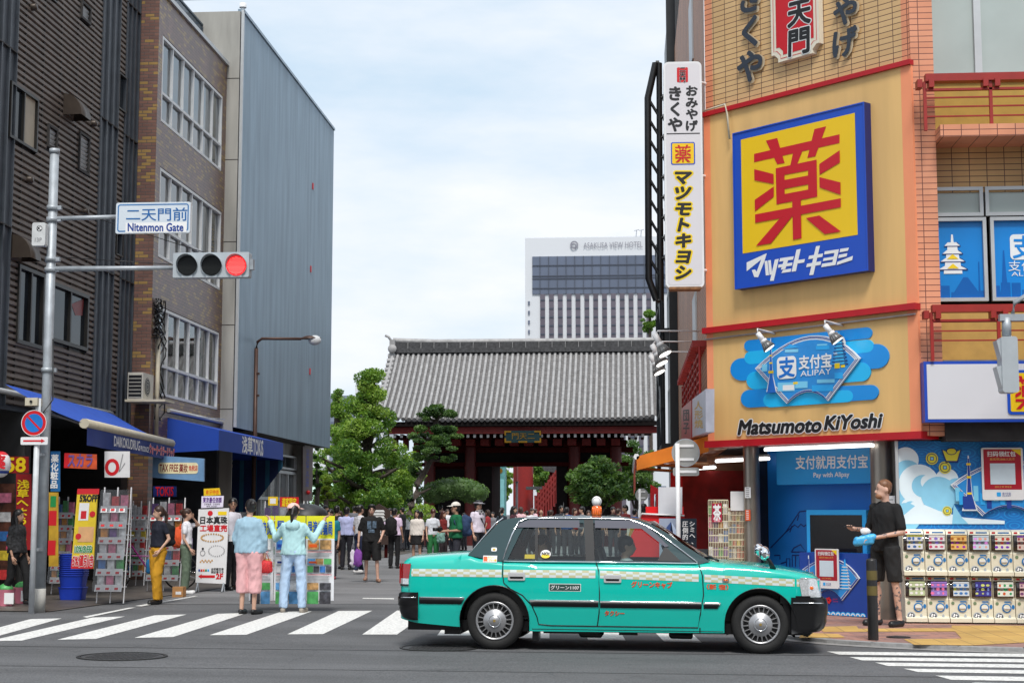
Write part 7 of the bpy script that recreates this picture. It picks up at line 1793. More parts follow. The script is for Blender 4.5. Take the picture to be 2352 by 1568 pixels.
t,J,s=person('woman in navy tee and mustard yellow trousers walking past the drugstore racks',g,h,-38,fab(20,24,40),fab(196,142,28),('pony',hair_b),'a',shoek,dict(elL=(.23,.06,1.12),wrL=(.19,-.10,.93),elR=(-.21,.05,1.12),wrR=(-.2,.04,.87),knL=(.09,-.08,.50),anL=(.07,-.05,.085),knR=(-.09,.02,.50),anR=(-.08,.10,.085)),fem=True,leglen=2,legw=1.2,hem=.98,head=-12,sleeve=.5)
p=wp(t,J['wrR']+Vector((-.02,.02,-.22)));bag('tote_bag','small blue tote bag in the hand of the woman in mustard trousers',p,(.13,.07,.14),fab(20,100,150),handle=.12)
p=wp(t,J['che']+Vector((.02,.17,-.08)));bag('backpack','black backpack worn by the woman in mustard trousers',p,(.13,.09,.2),fab(16,16,20))
g,h=stand(425,1364,1166)
t,J,s=person('woman in white tee and sage green trousers adjusting her hair beside the jewellery board',g,h,100,fab(226,226,232),fab(96,112,94),('bun',hair_b),'a',shoew,dict(elL=(.20,-.22,1.36),wrL=(.08,-.12,1.5),wrR=(-.22,-.10,.9)),fem=True,leglen=1.9,legw=1.15,hem=.98)
p=wp(t,J['che']+Vector((-.02,.15,-.15)));org_=fab(214,84,40);bag('backpack','orange-red strapped pack on the woman in sage trousers',p,(.11,.10,.20),org_,strap=[wp(t,(-.13,.10,1.38)),wp(t,(.0,.16,1.2)),wp(t,(.12,.12,1.0)),wp(t,(.1,.05,.8))])
p=wp(t,(.16,-.05,.98));bag('shoulder_bag','lilac printed shoulder bag at the hip of the woman in sage trousers',p,(.05,.12,.17),fab(170,150,190),strap=[wp(t,(-.14,.0,1.40)),wp(t,(.05,.11,1.2)),p+Vector((0,0,.15))])
g,h=stand(530,1355,1142)
t,J,s=person('man in white shirt with dark lanyard holding leaflets behind the jewellery board',g,h,60,fab(206,204,214),fab(24,24,30),('short',hair_k),'b',shoek,dict(elL=(.22,-.05,1.12),wrL=(.15,-.22,1.30),elR=(-.24,.0,1.1),wrR=(-.2,-.18,.95)),head=-40,glasses=True)
p=wp(t,J['wrR']+Vector((0,-.10,.0)));lf=thing('leaflet','white leaflets in the hand of the man by the board','paper',p);m=MB();m.box(p.x-.12,p.x+.06,p.y-.03,p.y-.01,p.z-.05,p.z+.06,white_m);m.build('sheet',lf)
g,h=stand(570,1410,1145)
t,J,s=person('woman in loose pale blue blouse and pink cropped trousers on the crosswalk',g,h,168,fab(150,182,200),fab(222,170,172),('bun',hair_k),'a',shoek,dict(elR=(-.24,.0,1.1),wrR=(-.22,-.05,.9),elL=(.24,.0,1.1),wrL=(.2,-.12,.9),anL=(.10,.02,.085),anR=(-.10,.02,.085)),fem=True,sleeve=1.75,topw=1.2,hem=.90,leglen=1.45,legw=1.38,head=45,wr=.012)
p=wp(t,J['wrR']+Vector((-.03,-.02,-.2)));bag('wicker_handbag','small red woven handbag hanging from the arm of the woman in the pale blouse',p,(.10,.06,.10),M('red_weave',S(190,40,44),.7,var=.4,scale=60),handle=.10)
g,h=stand(672,1406,1156)
mint=fab(176,216,220);t,J,s=person('woman in pink cap and pale mint hooded jacket holding up the yellow banner',g,h,180,mint,fab(178,204,232),('pony',hair_k),'a',M('taupe_shoe',(.35,.31,.26),.7),dict(elR=(-.30,-.08,1.14),wrR=(-.42,-.20,1.40),elL=(.30,-.08,1.14),wrL=(.42,-.20,1.40),anL=(.15,.02,.085),knL=(.13,-.01,.5),anR=(-.15,.02,.085),knR=(-.13,-.01,.5)),fem=True,sleeve=2,topw=1.14,hem=.90,leglen=2,legw=1.1,wr=.012)
cap_on(t,J,fab(232,190,180),.06,-50);m=MB();vs,fs=blob([('e',J['nec']+Vector((0,.09,-.06)),(.12,.06,.09),None)],.016,2,.006);m.add(vs,fs,mint,True);m.build('hood',t,fix=False)
CAPW=t;CJ=J
g,h=stand(35,1392,1168)
t,J,s=person('woman in black spotted blouse walking into the drugstore at the left edge',g,h,75,M('black_dotted_cloth',(.02,.02,.022),.8,var=.9,scale=26),fab(14,14,16),('long',hair_k),'b',shoek,dict(knL=(.09,-.16,.52),anL=(.09,-.16,.12),knR=(-.09,.05,.5),anR=(-.09,.26,.10)),fem=True,sleeve=1.4,topw=1.15)
p=wp(t,(.1,.16,1.12));bag('backpack','small pink backpack on the woman in the spotted blouse',p,(.09,.13,.17),fab(200,70,100))
PP=[('man in black printed tee and black shorts striding towards the crosswalk',852,1337,1157,12,fab(18,18,20),fab(14,14,16),('fringe',hair_k),'c',dict(knL=(.12,-.10,.5),anL=(.14,-.10,.10),knR=(-.10,.08,.5),anR=(-.10,.22,.12),elL=(.27,.04,1.12),wrL=(.2,-.16,.95),elR=(-.26,.05,1.1),wrR=(-.28,.0,.86)),dict(sleeve=.75,leglen=1.05,legw=1.35,hem=.88,glasses=True,topw=1.08,shoes=M('sandal_skin',(.35,.19,.13),.6))),('man in pale blue shirt and dark trousers seen from behind near the banner',795,1308,1163,172,fab(176,182,222),fab(26,26,36),('short',hair_k),'b',{},dict(sleeve=1.9,topw=1.1)),('man in black tee and shorts with white socks standing left of the pale shirt',772,1306,1160,175,fab(20,20,22),fab(20,20,24),('short',hair_k),'b',{},dict(leglen=1.0,legw=1.2,sock=white_m)),('man in teal shirt half hidden behind the right end of the banner',757,1330,1168,-10,fab(16,120,140),fab(60,58,66),('short',hair_k),'b',{},dict(topw=1.1,shoes=red_m)),('woman in white dotted blouse and jeans walking behind the man in the black tee',826,1318,1158,140,M('dotted_white_cloth',(.6,.6,.64),.8,var=.35,scale=40),fab(30,40,70),('bun',hair_k),'a',dict(anL=(.1,-.15,.1),anR=(-.1,.22,.12)),dict(fem=True,shoes=shoew)),('man in pale lilac shirt with a black backpack seen from behind',905,1305,1166,165,fab(222,200,226),fab(22,22,26),('short',hair_k),'b',dict(elL=(.32,.06,1.18),wrL=(.2,-.05,1.02)),dict(topw=1.1)),('woman with very long black hair in white frilled top and black skirt',957,1300,1170,-8,fab(226,218,210),fab(16,16,18),('long',hair_k),'a',{},dict(fem=True,skirt=.32,sleeve=.9,topw=1.18,leglen=1)),('woman in white tee and green trousers looking down with a jacket over her arm',994,1300,1168,25,fab(214,218,226),fab(36,110,60),('bun',hair_d),'a',dict(elL=(.2,-.02,1.1),wrL=(.16,-.2,.98)),dict(fem=True,tilt=28,legw=1.1)),('young man in white tee and grey visor with a black sling strap',1098,1312,1148,55,fab(224,216,232),fab(40,42,50),('fringe',hair_k),'a',{},dict(topw=1.08)),('woman with reddish hair passing behind the white tee',1018,1290,1172,60,fab(120,30,30),fab(40,30,34),('long',hair_d),'a',{},dict(fem=True)),('woman with black ponytail behind the taxi roof left of the lantern',1153,1280,1164,150,fab(40,50,60),fab(30,30,34),('pony',hair_k),'a',{},dict(fem=True)),('woman with sunglasses on her hair behind the taxi roof',1180,1282,1161,70,fab(80,40,50),fab(30,30,34),('long',hair_k),'a',{},dict(fem=True)),('balding man just visible above the taxi roof',1243,1270,1170,170,fab(110,90,70),fab(40,40,46),('crop',hair_b),'b',{},dict(bald=True)),('man with rounded dark hair above the taxi roof beside the antenna',1266,1274,1170,160,fab(60,60,70),fab(40,40,46),('short',hair_b),'b',{},{}),('dark-capped visitor above the taxi roof right of the antenna',1290,1278,1160,20,fab(30,34,44),fab(40,40,46),('bob',hair_k),'b',{},{}),('woman with brown hair just right of the taxi roof lamp',1378,1276,1168,40,fab(150,120,100),fab(40,40,46),('bob',hair_b),'a',{},dict(fem=True)),('man with a white bag strap near the maple tree above the taxi',1437,1290,1158,-60,fab(120,40,44),fab(40,40,46),('short',hair_k),'b',{},{}),('woman in white top with black hair beside the red stall table',1480,1300,1155,100,fab(220,216,222),fab(40,40,46),('long',hair_k),'a',{},dict(fem=True)),]
made={}
for lab,px,py,tp,rz,top,bot,hair,skn,pose,kw in PP:
 g,h=stand(px,py,tp);tt,JJ,ss=person(lab,g,h,rz,top,bot,hair,skn,pose=pose,**kw);made[lab[:22]]=(tt,JJ)
t,J=made['man in black printed t'];m=MB();f=Fr((0,-.128,1.25),(1,0,0),(0,-.08,1));m.poly(f,rectq(-.10,-.09,-.01,.08)[::-1],.01,M('print_blue_grey',S(90,110,130),.6,var=.7,scale=25));m.poly(f,rectq(.015,-.07,.10,.08)[::-1],.01,M('print_blue_grey',S(90,110,130)));m.poly(f,rectq(-.07,-.17,.06,-.1)[::-1],.01,M('print_blue_grey',S(90,110,130)));ob=m.build('shirt_print',t,fix=False)
p=wp(t,J['wrR']+Vector((-.01,-.02,-.33)));bag('plastic_bag','purple plastic bag carried by the man in the black printed tee',p,(.10,.06,.2),fab(130,70,160),handle=.15);bag('plastic_bag','white plastic bag carried beside the purple one',p+Vector((-.12,.03,0)),(.06,.05,.2),fab(214,208,220),handle=.15)
t,J=made['man in pale lilac shir'];p=wp(t,(0.03,.17,1.18));bag('backpack','big black backpack on the man in the pale lilac shirt',p,(.17,.12,.27),fab(14,14,16))
t,J=made['man in pale blue shirt'];p=wp(t,(.22,.05,.95));bag('shoulder_bag','grey-brown shoulder bag on the man in the pale blue shirt',p,(.10,.09,.17),fab(96,92,86),strap=[wp(t,(.12,.0,1.42)),wp(t,(.18,.1,1.25)),p+Vector((0,0,.15))])
t,J=made['woman in white tee and'];p=wp(t,J['wrL']+Vector((.0,-.08,-.12)));bag('folded_jacket','pale green jacket draped over the arm of the woman in green trousers',p,(.12,.08,.17),fab(120,160,150),wr=.03,cat='jacket');p=wp(t,(.2,.05,.95));bag('shoulder_bag','tan handbag at the hip of the woman in green trousers',p,(.08,.08,.10),fab(190,110,40),strap=[wp(t,(-.1,.0,1.42)),wp(t,(.1,-.05,1.2)),p+Vector((0,0,.1))])
t,J=made['young man in white tee'];cap_on(t,J,fab(150,150,158),.08,0,visor=True);m=MB();m.tube([(.0+.085*math.cos(q),-.02+.08*math.sin(q),1.44-.02*math.sin(q))for q in[i*math.pi/8 for i in range(17)]],.016,grey_i,6);m.ell((.05,-.10,1.40),(.035,.03,.04),grey_i);m.ell((-.05,-.10,1.40),(.035,.03,.04),grey_i);m.build('headphones',t);m=MB();m.tube([(-.15,.03,1.43),(-.03,-.13,1.25),(.15,-.08,1.05)],.02,black_pl,6);m.build('sling_strap',t)
g,h=stand(1046,1335,1153)
t,J,s=person('older man in green polo and white cap holding a camera beside the taxi boot',g,h,-62,fab(14,104,66),fab(46,48,58),('short',hair_k),'b',pose=dict(elL=(.24,.0,1.10),wrL=(.10,-.26,1.08),elR=(-.24,.0,1.1),wrR=(-.08,-.26,1.08)),topw=1.15,sleeve=.8,head=-8)
cap_on(t,J,fab(222,218,210),.075,-8)
p=wp(t,(.0,-.36,1.12));cm=thing('camera','black camera with long lens in the hands of the man in green polo','camera',p);f=wp(t,(0,-1,0))-t.location;f=f.normalized();sd_=Vector((-f.y,f.x,0));m=MB();m.tube([p-f*.04,p+f*.03],.06,black_pl,4);m.tube([p-sd_*.07,p+sd_*.07],.045,black_pl,6);m.build('body',cm);m=MB();m.tube([p+f*.03,p+f*.16],.04,black_pl,12);m.build('lens',cm)
p=wp(t,(.05,.20,1.2));bag('backpack','blue and grey backpack on the man in green polo',p,(.13,.13,.25),fab(40,64,100),strap=[wp(t,(.13,.06,1.42)),wp(t,(.15,-.10,1.3)),wp(t,(.14,.02,1.05))])
random.seed(17);crowd=[]
CR_=[('white shirt',fab(220,220,226),fab(40,44,56),False),('blue shirt',fab(60,90,150),fab(50,50,56),False),('red top',fab(150,40,44),fab(40,40,44),True),('grey top',fab(120,120,126),fab(36,36,44),False),('pale pink top',fab(220,180,186),fab(70,80,110),True),('black shirt',fab(26,26,30),fab(60,60,66),False)]
spots=[(862,60),(872,64),(884,68),(896,58),(917,67),(924,61),(935,64),(946,69),(966,60),(976,66),(985,69),(1012,60),(1028,66),(1066,62),(1120,60),(1132,66),(1196,62),(1210,68),(1222,58),(1302,55),(1320,56),(1337,54),(1352,55),(1408,54),(1420,56),(1458,52),(782,58),(814,61),(842,66),(748,56),(738,59),(1240,74),(1262,78),(1205,85),(1230,90),(1150,88),(868,85),(890,90),(910,95),(928,88)]
for i,(px,Y)in enumerate(spots):
 k_=i%len(CR_);nm,tp,bt,fm=CR_[k_];x=onY(px,1180,Y).x;lab='distant visitor in %s in the crowd before the temple gate'%nm
 if i<len(CR_):tt,_,_=person(lab,(x,Y,gz(x)),1.62+.02*k_,random.uniform(0,360),tp,bt,('bob' if fm else 'short',hair_k if k_%2 else hair_b),'a',fem=fm,group='crowd before the temple gate',voxel=.024,topw=1.08);crowd.append(tt)
 else:c=dup(crowd[k_],(x,Y,gz(x)),R_(random.uniform(0,360)));c.scale=c.scale*random.uniform(.90,1.06)
def seated(label,lx,ly,top,hair,head=0,rzx=0,hz=.52):
 o=Matrix.Translation(taxi.location)@taxi.rotation_euler.to_matrix().to_4x4()@Matrix.Scale(TS,4);p=o@Vector((lx,ly,0))
 ps=dict(hiL=(.09,0,.92),knL=(.12,-.42,.95),anL=(.12,-.55,.62),hiR=(-.09,0,.92),knR=(-.12,-.42,.95),anR=(-.12,-.55,.62),elL=(.24,-.08,1.12),wrL=(.16,-.34,1.15),elR=(-.24,-.08,1.12),wrR=(-.16,-.34,1.15))
 t_,_,_=person(label,(p.x,p.y,p.z-.40),1.66,90-math.degrees(TYAW),top,fab(30,30,36),hair,'a',pose=ps,head=head,sleeve=.9);return t_
seated('taxi driver in pale shirt behind the front window',1.38,-.37,fab(200,214,214),('short',hair_k))
seated('dark-clothed passenger in the taxi rear seat by the near window',.42,-.38,fab(120,126,124),('short',hair_k));seated('passenger in pale top on the far side of the taxi rear seat',.40,.36,fab(190,196,200),('bob',hair_b))
# STREET FURNITURE, LEFT
PYY=22.9;FP=Fr((0,PYY,0),(1,0,0))
def at(px,py,Y=PYY):return onY(px,py,Y)
sp=thing('signal_pole','tall galvanised steel signal pole at the left kerb','pole',at(91,1400));b0_=at(91,1400);b1_=at(113,350)
mb=MB();bx=b0_.x;mb.tube([(bx,PYY,gz(bx)),(bx,PYY,b1_.z)],.078,steel,14,r1=.068);mb.tube([(bx,PYY,gz(bx)),(bx,PYY,gz(bx)+.35)],.082,M('pale_paint',(.42,.41,.38),.7),14);mb.tube([(bx,PYY,b1_.z-.02),(bx,PYY,b1_.z+.05)],.08,steel,14);mb.build('shaft',sp)
for py,l_ in((505,'a'),(620,'b'),(850,'c'),(478,'d'),(596,'e')):
 mb=MB();z=at(100,py).z;mb.tube([(bx,PYY,z-.035),(bx,PYY,z+.035)],.092,steel,12);mb.box(bx+.06,bx+.14,PYY-.03,PYY+.03,z-.03,z+.03,steel);mb.build('clamp',sp)
za_,zb_=at(130,502).z,at(130,618).z
mb=MB();mb.tube([(bx+.08,PYY,za_),(at(272,500).x,PYY,za_+.01)],.035,steel,10);mb.build('sign_arm',sp);mb=MB();mb.tube([(bx+.08,PYY,zb_),(at(402,618).x,PYY,zb_)],.045,steel,10,r1=.03);mb.build('signal_arm',sp)
mb=MB();mb.tube([(bx,PYY,at(100,470).z),(at(470,578).x,PYY,at(470,580).z)],.006,black_pl,4);mb.build('cable',sp);mb=MB();mb.tube([(bx,PYY,at(60,590).z),(at(395,612).x,PYY,zb_+.05)],.006,black_pl,4);mb.build('cable',sp);mb=MB();mb.tube([(bx+.1,PYY-.08,at(120,780).z),(bx+.13,PYY-.08,3.2),(bx-.05,PYY-.1,2.95)],.012,black_pl,5);mb.build('cable',sp)
q=FP.hits([(85,570),(117,517)]);mb=MB();mb.slab(FP,rrect(q[0][0],q[0][1],q[1][0],q[1][1],.03),.09,.22,M('box_pale_grey',(.55,.56,.56),.4));o=mb.build('control_box',sp);mb=MB();mb.slab(FP,circ((q[0][0]+q[1][0])/2+.01,q[1][1]-.09,.045,16),.22,.223,ink);mb.slab(FP,circ((q[0][0]+q[1][0])/2+.01,q[1][1]-.09,.036,16),.223,.225,white_i);letters(mb,FP,'K',rectq((q[0][0]+q[1][0])/2-.015,q[1][1]-.115,(q[0][0]+q[1][0])/2+.035,q[1][1]-.065),ink,d=.227,bold=.04,px=False);letters(mb,FP,'13P',rectq(q[0][0]+.05,q[0][1]+.06,q[1][0]-.05,q[0][1]+.12),grey_i,d=.224,px=False,bold=.02);mb.build('box_print',o,fix=False)
nm=thing('street_name_sign','white street name sign with blue border and blue characters on the upper arm','sign',at(358,505));q=FP.hits([(271,540),(443,467)]);D_=.12
mb=MB();mb.slab(FP,rrect(q[0][0],q[0][1],q[1][0],q[1][1],.03),D_-.04,D_,M('sign_pale_blue_white',(.60,.66,.72),.35,var=.03),white_m);mb.build('plate',nm);mb=MB();line(mb,FP,rrect(q[0][0]+.035,q[0][1]+.035,q[1][0]-.035,q[1][1]-.035,.03),.018,D_+.002,M('sign_rim_blue',S(40,110,170),.4),True);a=FP.hits([(288,535),(429,510)],D_);mb.poly(FP,rectq(a[0][0],a[0][1],a[1][0],a[1][1])[::-1],D_+.003,white_i);mb.build('border',nm,fix=False)
lettering(nm,FP,'二天門前',[(290,479),(430,477),(430,507),(290,507)],M('sign_text_blue',S(24,96,160),.4,var=0),d=D_+.003,mapd=D_,bold=.012);lettering(nm,FP,'Nitenmon Gate',[(294,513),(421,513),(421,531),(294,531)],M('sign_text_navy',S(20,60,140),.4,var=0),d=D_+.006,mapd=D_,bold=.03)
mb=MB();mb.box(at(290,500).x,at(430,500).x,PYY-.07,PYY-.02,za_-.05,za_+.05,steel);mb.build('bracket',nm)
ts=thing('traffic_light','horizontal three-lamp traffic light showing red on the left signal arm','traffic light',at(488,610));q=FP.hits([(401,640),(576,581)]);gr=M('signal_grey',(.42,.46,.49),.45,.2,var=.06)
mb=MB();mb.slab(FP,rrect(q[0][0],q[0][1],q[1][0],q[1][1],.02),-.08,.10,gr);mb.box(q[1][0],q[1][0]+.05,PYY-.05,PYY+.05,q[0][1]+.12,q[1][1]-.1,steel);mb.build('housing',ts)
redl=M('red_lamp_lit',(1,.015,.02),.4,var=0,emit=.5);redd=M('red_lamp_dot',(1,.2,.18),.4,var=0,emit=1.5)
for i,px in enumerate((430,486,543)):
 c=FP.hit(px,610,.1);r=.152;mb=MB();lm=redl if i==2 else M('dark_lens',(.006,.007,.007),.35,spec=.2)
 mb.slab(FP,circ(c[0],c[1],r,24),.10,.112,lm);o=mb.build('lamp',ts)
 mb=MB()
 for k in range(-7,8):
  for l_ in range(-7,8):
   u,v=k*.02+(l_%2)*.01,l_*.019
   if u*u+v*v<(r*.88)**2:mb.poly(FP,circ(c[0]+u,c[1]+v,.0055,5),.114,redd if i==2 else M('lens_dot',(.014,.016,.016),.5))
 mb.build('led_dots',o,fix=False);n=20;mb=MB();rows=[[FP.P(c[0]+(r+.012)*math.cos(a),c[1]+(r+.012)*math.sin(a),d_(a))for a in[R_(-60+300*j/n)for j in range(n+1)]]for d_ in(lambda a:.10,lambda a:.13+.09*max(0,math.sin(a)))];mb.grid(rows,gr);mb.build('visor',o)
np_=thing('sign_post','slim white post with round no-parking sign and red arrow plate beside the steel pole','sign',at(72,1400,22.6));NY=22.6;fN2=Fr((0,NY,0),(1,0,0));px_=at(72,1400,NY)
mb=MB();mb.tube([(px_.x,NY,gz(px_.x)),(px_.x,NY,at(78,915,NY).z)],.042,M('post_white',(.58,.60,.62),.45),12);mb.build('post',np_)
c=fN2.hit(78,971,.06);mb=MB();mb.slab(fN2,circ(c[0],c[1],.192,36),.05,.06,red_m,steel);mb.poly(fN2,circ(c[0],c[1],.137,32),.063,M('sign_azure',S(20,110,190),.4));s2_=.0707*2;mb.poly(fN2,[(c[0]-.115,c[1]+.095),(c[0]+.095,c[1]-.115),(c[0]+.115,c[1]-.095),(c[0]-.095,c[1]+.115)],.066,red_m);line(mb,fN2,circ(c[0],c[1],.188,36),.008,.064,white_i,True);mb.build('disc',np_,fix=False)
q=fN2.hits([(47,1021),(110,1003)],.06);mb=MB();mb.slab(fN2,rrect(q[0][0],q[0][1],q[1][0],q[1][1],.02),.05,.06,white_m);v=(q[0][1]+q[1][1])/2;mb.poly(fN2,rectq(q[0][0]+.04,v-.012,q[1][0]-.09,v+.012)[::-1],.063,red_i);mb.poly(fN2,[(q[1][0]-.1,v-.03),(q[1][0]-.04,v),(q[1][0]-.1,v+.03)],.064,red_i);mb.build('arrow_plate',np_,fix=False)
for py in(1043,1262):mb=MB();z=at(80,py,NY).z;mb.box(px_.x-.05,bx+.05,NY+.04,PYY-.05,z-.02,z+.02,steel);mb.build('clamp',np_)
cv=thing('security_camera','small beige camera box on top of the no-parking post','camera',at(78,918,NY));q=fN2.hits([(63,932),(92,914)]);mb=MB();mb.fbox(fN2,q[0][0],q[1][0],q[0][1],q[1][1],-.1,.1,beige);mb.slab(fN2,circ((q[0][0]+q[1][0])/2,(q[0][1]+q[1][1])/2,.02,12),.1,.12,black_pl);mb.build('housing',cv)
ltn=thing('paper_lantern','round red, white and blue lantern with a red character at the left edge','lantern',at(2,1068,23.5));c=at(2,1066,23.5);mb=MB()
for i in range(12):
 a0_,a1_=math.pi*i/12,math.pi*(i+1)/12;rr=lambda a:.145*math.sin(a)+.012*(i%2);mb.lathe([(.14*math.sin(a0_)+.005,.2*math.cos(a0_)),(.15*math.sin((a0_+a1_)/2)+.005,.2*math.cos((a0_+a1_)/2)),(.14*math.sin(a1_)+.005,.2*math.cos(a1_))],c,red_m if i<3 else(white_m if i<8 else(blue_i if i<9 else white_m)),16)
mb.build('shade',ltn);fl_=Fr((c.x-.2,c.y-.165,0),(1,0,0));lettering(ltn,fl_,'薬',rectq(.07,c.z-.07,.33,c.z+.13),red_i,px=False,bold=.05,d=.0)
LYY=42.0;lp=thing('street_lamp','brown curved street lamp in front of the corrugated wall','street lamp',at(587,1180,LYY));brn=M('lamp_brown',(.07,.035,.025),.5,.3,var=.2);x=at(587,900,LYY).x;z1_=at(587,800,LYY).z;e_=at(692,778,LYY)
mb=MB();mb.tube([(x,LYY,0),(x,LYY,z1_)],.075,brn,10,r1=.055);mb.tube([(x,LYY,z1_)]+[Vector(p)for p in((x+.03,LYY,z1_+.18),(x+.15,LYY,z1_+.27),(e_.x,LYY,e_.z))],.04,brn,8);mb.build('post',lp)
mb=MB();h0_,h1_=at(690,779,LYY),at(737,776,LYY);rows=[]
for i in range(9):t_=i/8;w_=.15*math.sin(math.pi*min(.97,max(.12,t_*.85+.12)));cc=h0_.lerp(h1_,t_);rows.append([cc+Vector((0,w_*math.cos(a),.09*math.sin(a)*(math.sin(math.pi*min(.95,t_+.1)))))for a in[R_(180*j/8)for j in range(9)]])
mb.grid(rows,brn);mb.build('hood',lp);mb=MB();mb.ell((h0_.x*.3+h1_.x*.7,LYY,h0_.z-.03),(.18,.11,.14),M('lamp_glass',(.6,.62,.63),.1,var=.1));mb.build('globe',lp)
for py in(858,908):mb=MB();z=at(587,py,LYY).z;mb.box(x-.16,x+.1,LYY-.05,LYY+.05,z-.03,z+.03,brn);mb.build('clamp',lp)
random.seed(33)
GOODS=[M('goods_%d'%i,S(*c),.45,var=.35,scale=14)for i,c in enumerate([(210,60,60),(230,200,60),(60,120,190),(230,230,230),(230,130,160),(80,160,90),(240,150,50),(120,80,150)])]
film=glass_mat('clear_film',(.96,.97,.98),.97,.15)
def rack(label,px0,px1,ptop,pbot,Y,rows_,cols,name='display_rack',depth=.4,tilt=.25,postcard=True):
 a,b=G(px0,pbot),onY(px1,pbot,Y);x0_,x1_=onY(px0,pbot,Y).x,b.x;zt=onY(px0,ptop,Y).z;z0=gz(x0_,.02);t=thing(name,label,'rack',((x0_+x1_)/2,Y,z0));mb=MB()
 for x in(x0_,(x0_+x1_)/2,x1_):mb.tube([(x,Y,z0),(x,Y+tilt,zt)],.012,white_m,5);mb.tube([(x,Y+tilt+.04,z0+.4),(x,Y+tilt+.02,zt)],.008,white_m,5)
 sh=[]
 for r in range(rows_):z=z0+.25+(zt-z0-.35)*r/rows_;y=Y+tilt*(z-z0)/(zt-z0);mb.box(x0_,x1_,y-.12,y+.12,z,z+.015,white_m);mb.quad((x0_,y-.16,z-.06),(x1_,y-.16,z-.06),(x1_,y-.12,z+.05),(x0_,y-.12,z+.05),white_m);sh.append((y,z))
 mb.build('frame',t,fix=False)
 for y,z in sh:
  for c in range(cols):
   x=x0_+(x1_-x0_)*(c+.12)/cols;w=(x1_-x0_)/cols*.74;hh=(zt-z0)/rows_*random.uniform(.62,.92);mb=MB();tg=MB();mb.box(x,x+w,y-.08,y-.02,z+.016,z+hh,random.choice(GOODS+[GOODS[3]]*3));tg.quad((x,y-.17,z-.055),(x+w*.9,y-.17,z-.055),(x+w*.9,y-.135,z+.04),(x,y-.135,z+.04),white_i);tg.quad((x+w*.15,y-.172,z-.03),(x+w*.7,y-.172,z-.03),(x+w*.7,y-.158,z+.005),(x+w*.15,y-.158,z+.005),red_i);mb.build('packet',t,fix=False);tg.build('price_tag',t,fix=False)
 mb=MB();mb.quad((x0_-.02,Y-.18,z0+.2),(x1_+.02,Y-.18,z0+.2),(x1_+.02,Y+tilt-.14,zt-.04),(x0_-.02,Y+tilt-.14,zt-.04),film);mb.build('film_cover',t,fix=False);return t
rack('tall wire rack of film-wrapped packets with price tags beside the yellow poster board',222,284,1118,1362,25.0,6,3);rack('wire rack of red packets under clear film behind the woman in mustard trousers',338,412,1142,1350,29,5,4,depth=.3);rack('dim goods rack just inside the drugstore right of the steel pole',118,160,1140,1340,27.6,6,3);rack('dark goods rack at the far end of the drugstore front',292,330,1150,1340,31,6,3);rack('small goods rack beneath the striped side curtain behind the banner',600,690,1150,1330,33.5,5,5)
pb_=thing('poster_board','leaning yellow discount poster board beside the film-wrapped rack','board',at(190,1300,25.2));fPo=Fr((0,25.3,0),(1,0,0),(0,.14,1));q=fPo.hits([(163,1305),(214,1305),(224,1122),(178,1122)]);mb=MB();mb.slab(fPo,q,-.04,0,M('poster_yellow',S(226,196,40),.5,var=.12,scale=9));mb.build('board',pb_)
L5=lambda a,b:(q[0][0]+(q[1][0]-q[0][0])*a+(q[3][0]-q[0][0])*b,q[0][1]+(q[3][1]-q[0][1])*b)
mb=MB()
for i,(a0_,b0q,a1_,b1q,m)in enumerate(((0,.93,1,1,red_i),(.15,.60,.60,.82,white_i),(.25,.62,.5,.72,red_i),(.2,.33,.9,.52,M('poster_skin',S(220,170,120),.5)),(.0,.0,1,.12,red_i),(.1,.2,.9,.27,green_i))):mb.poly(fPo,[L5(a0_,b0q),L5(a1_,b0q),L5(a1_,b1q),L5(a0_,b1q)],.003+i*.0006,m)
for a_,b_ in((.78,.68),(.22,.4)):c=L5(a_,b_);mb.poly(fPo,circ(*c,.05,14),.008,red_i)
letters(mb,fPo,'5%OFF',[L5(.15,.92),L5(.95,.92),L5(.95,.84),L5(.15,.84)],ink,d=.009,bold=.05,px=False);letters(mb,fPo,'10%OFF',[L5(.1,.28),L5(.85,.28),L5(.85,.2),L5(.1,.2)],green_i,d=.009,bold=.03,outline=white_i,px=False);letters(mb,fPo,'5%値引き',[L5(.05,.17),L5(.98,.17),L5(.98,.03),L5(.05,.03)],red_i,d=.009,bold=.04,outline=white_i,ob=.05,px=False);mb.build('print',pb_,fix=False)
bb=M('basket_blue',S(24,60,180),.4,var=.08);bp_=thing('shopping_basket','blue plastic shopping basket in the stack before the yellow poster board','basket',(0,0,0),'stacked blue shopping baskets');mb=MB();W2,D2=.21,.15;lo_=rrect(-W2*.86,-D2*.86,W2*.86,D2*.86,.03);hi_=rrect(-W2,-D2,W2,D2,.04);n=len(lo_)
mb.grid([[(p[0],p[1],0)for p in lo_+lo_[:1]],[(p[0],p[1],.2)for p in hi_+hi_[:1]]],bb);mb.add([(p[0],p[1],0)for p in lo_],[tuple(range(n))],bb);mb.build('tub',bp_,fix=False);mb=MB();mb.tube([(p[0],p[1],.2)for p in hi_+hi_[:1]],.012,bb,5,cap=False);mb.build('rim',bp_)
g=G(167,1378);bp_.location=(g.x,g.y,gz(g.x,.015));[dup(bp_,(g.x+.004*(i%3),g.y,gz(g.x,.015)+.2+.035*i))for i in range(11)]
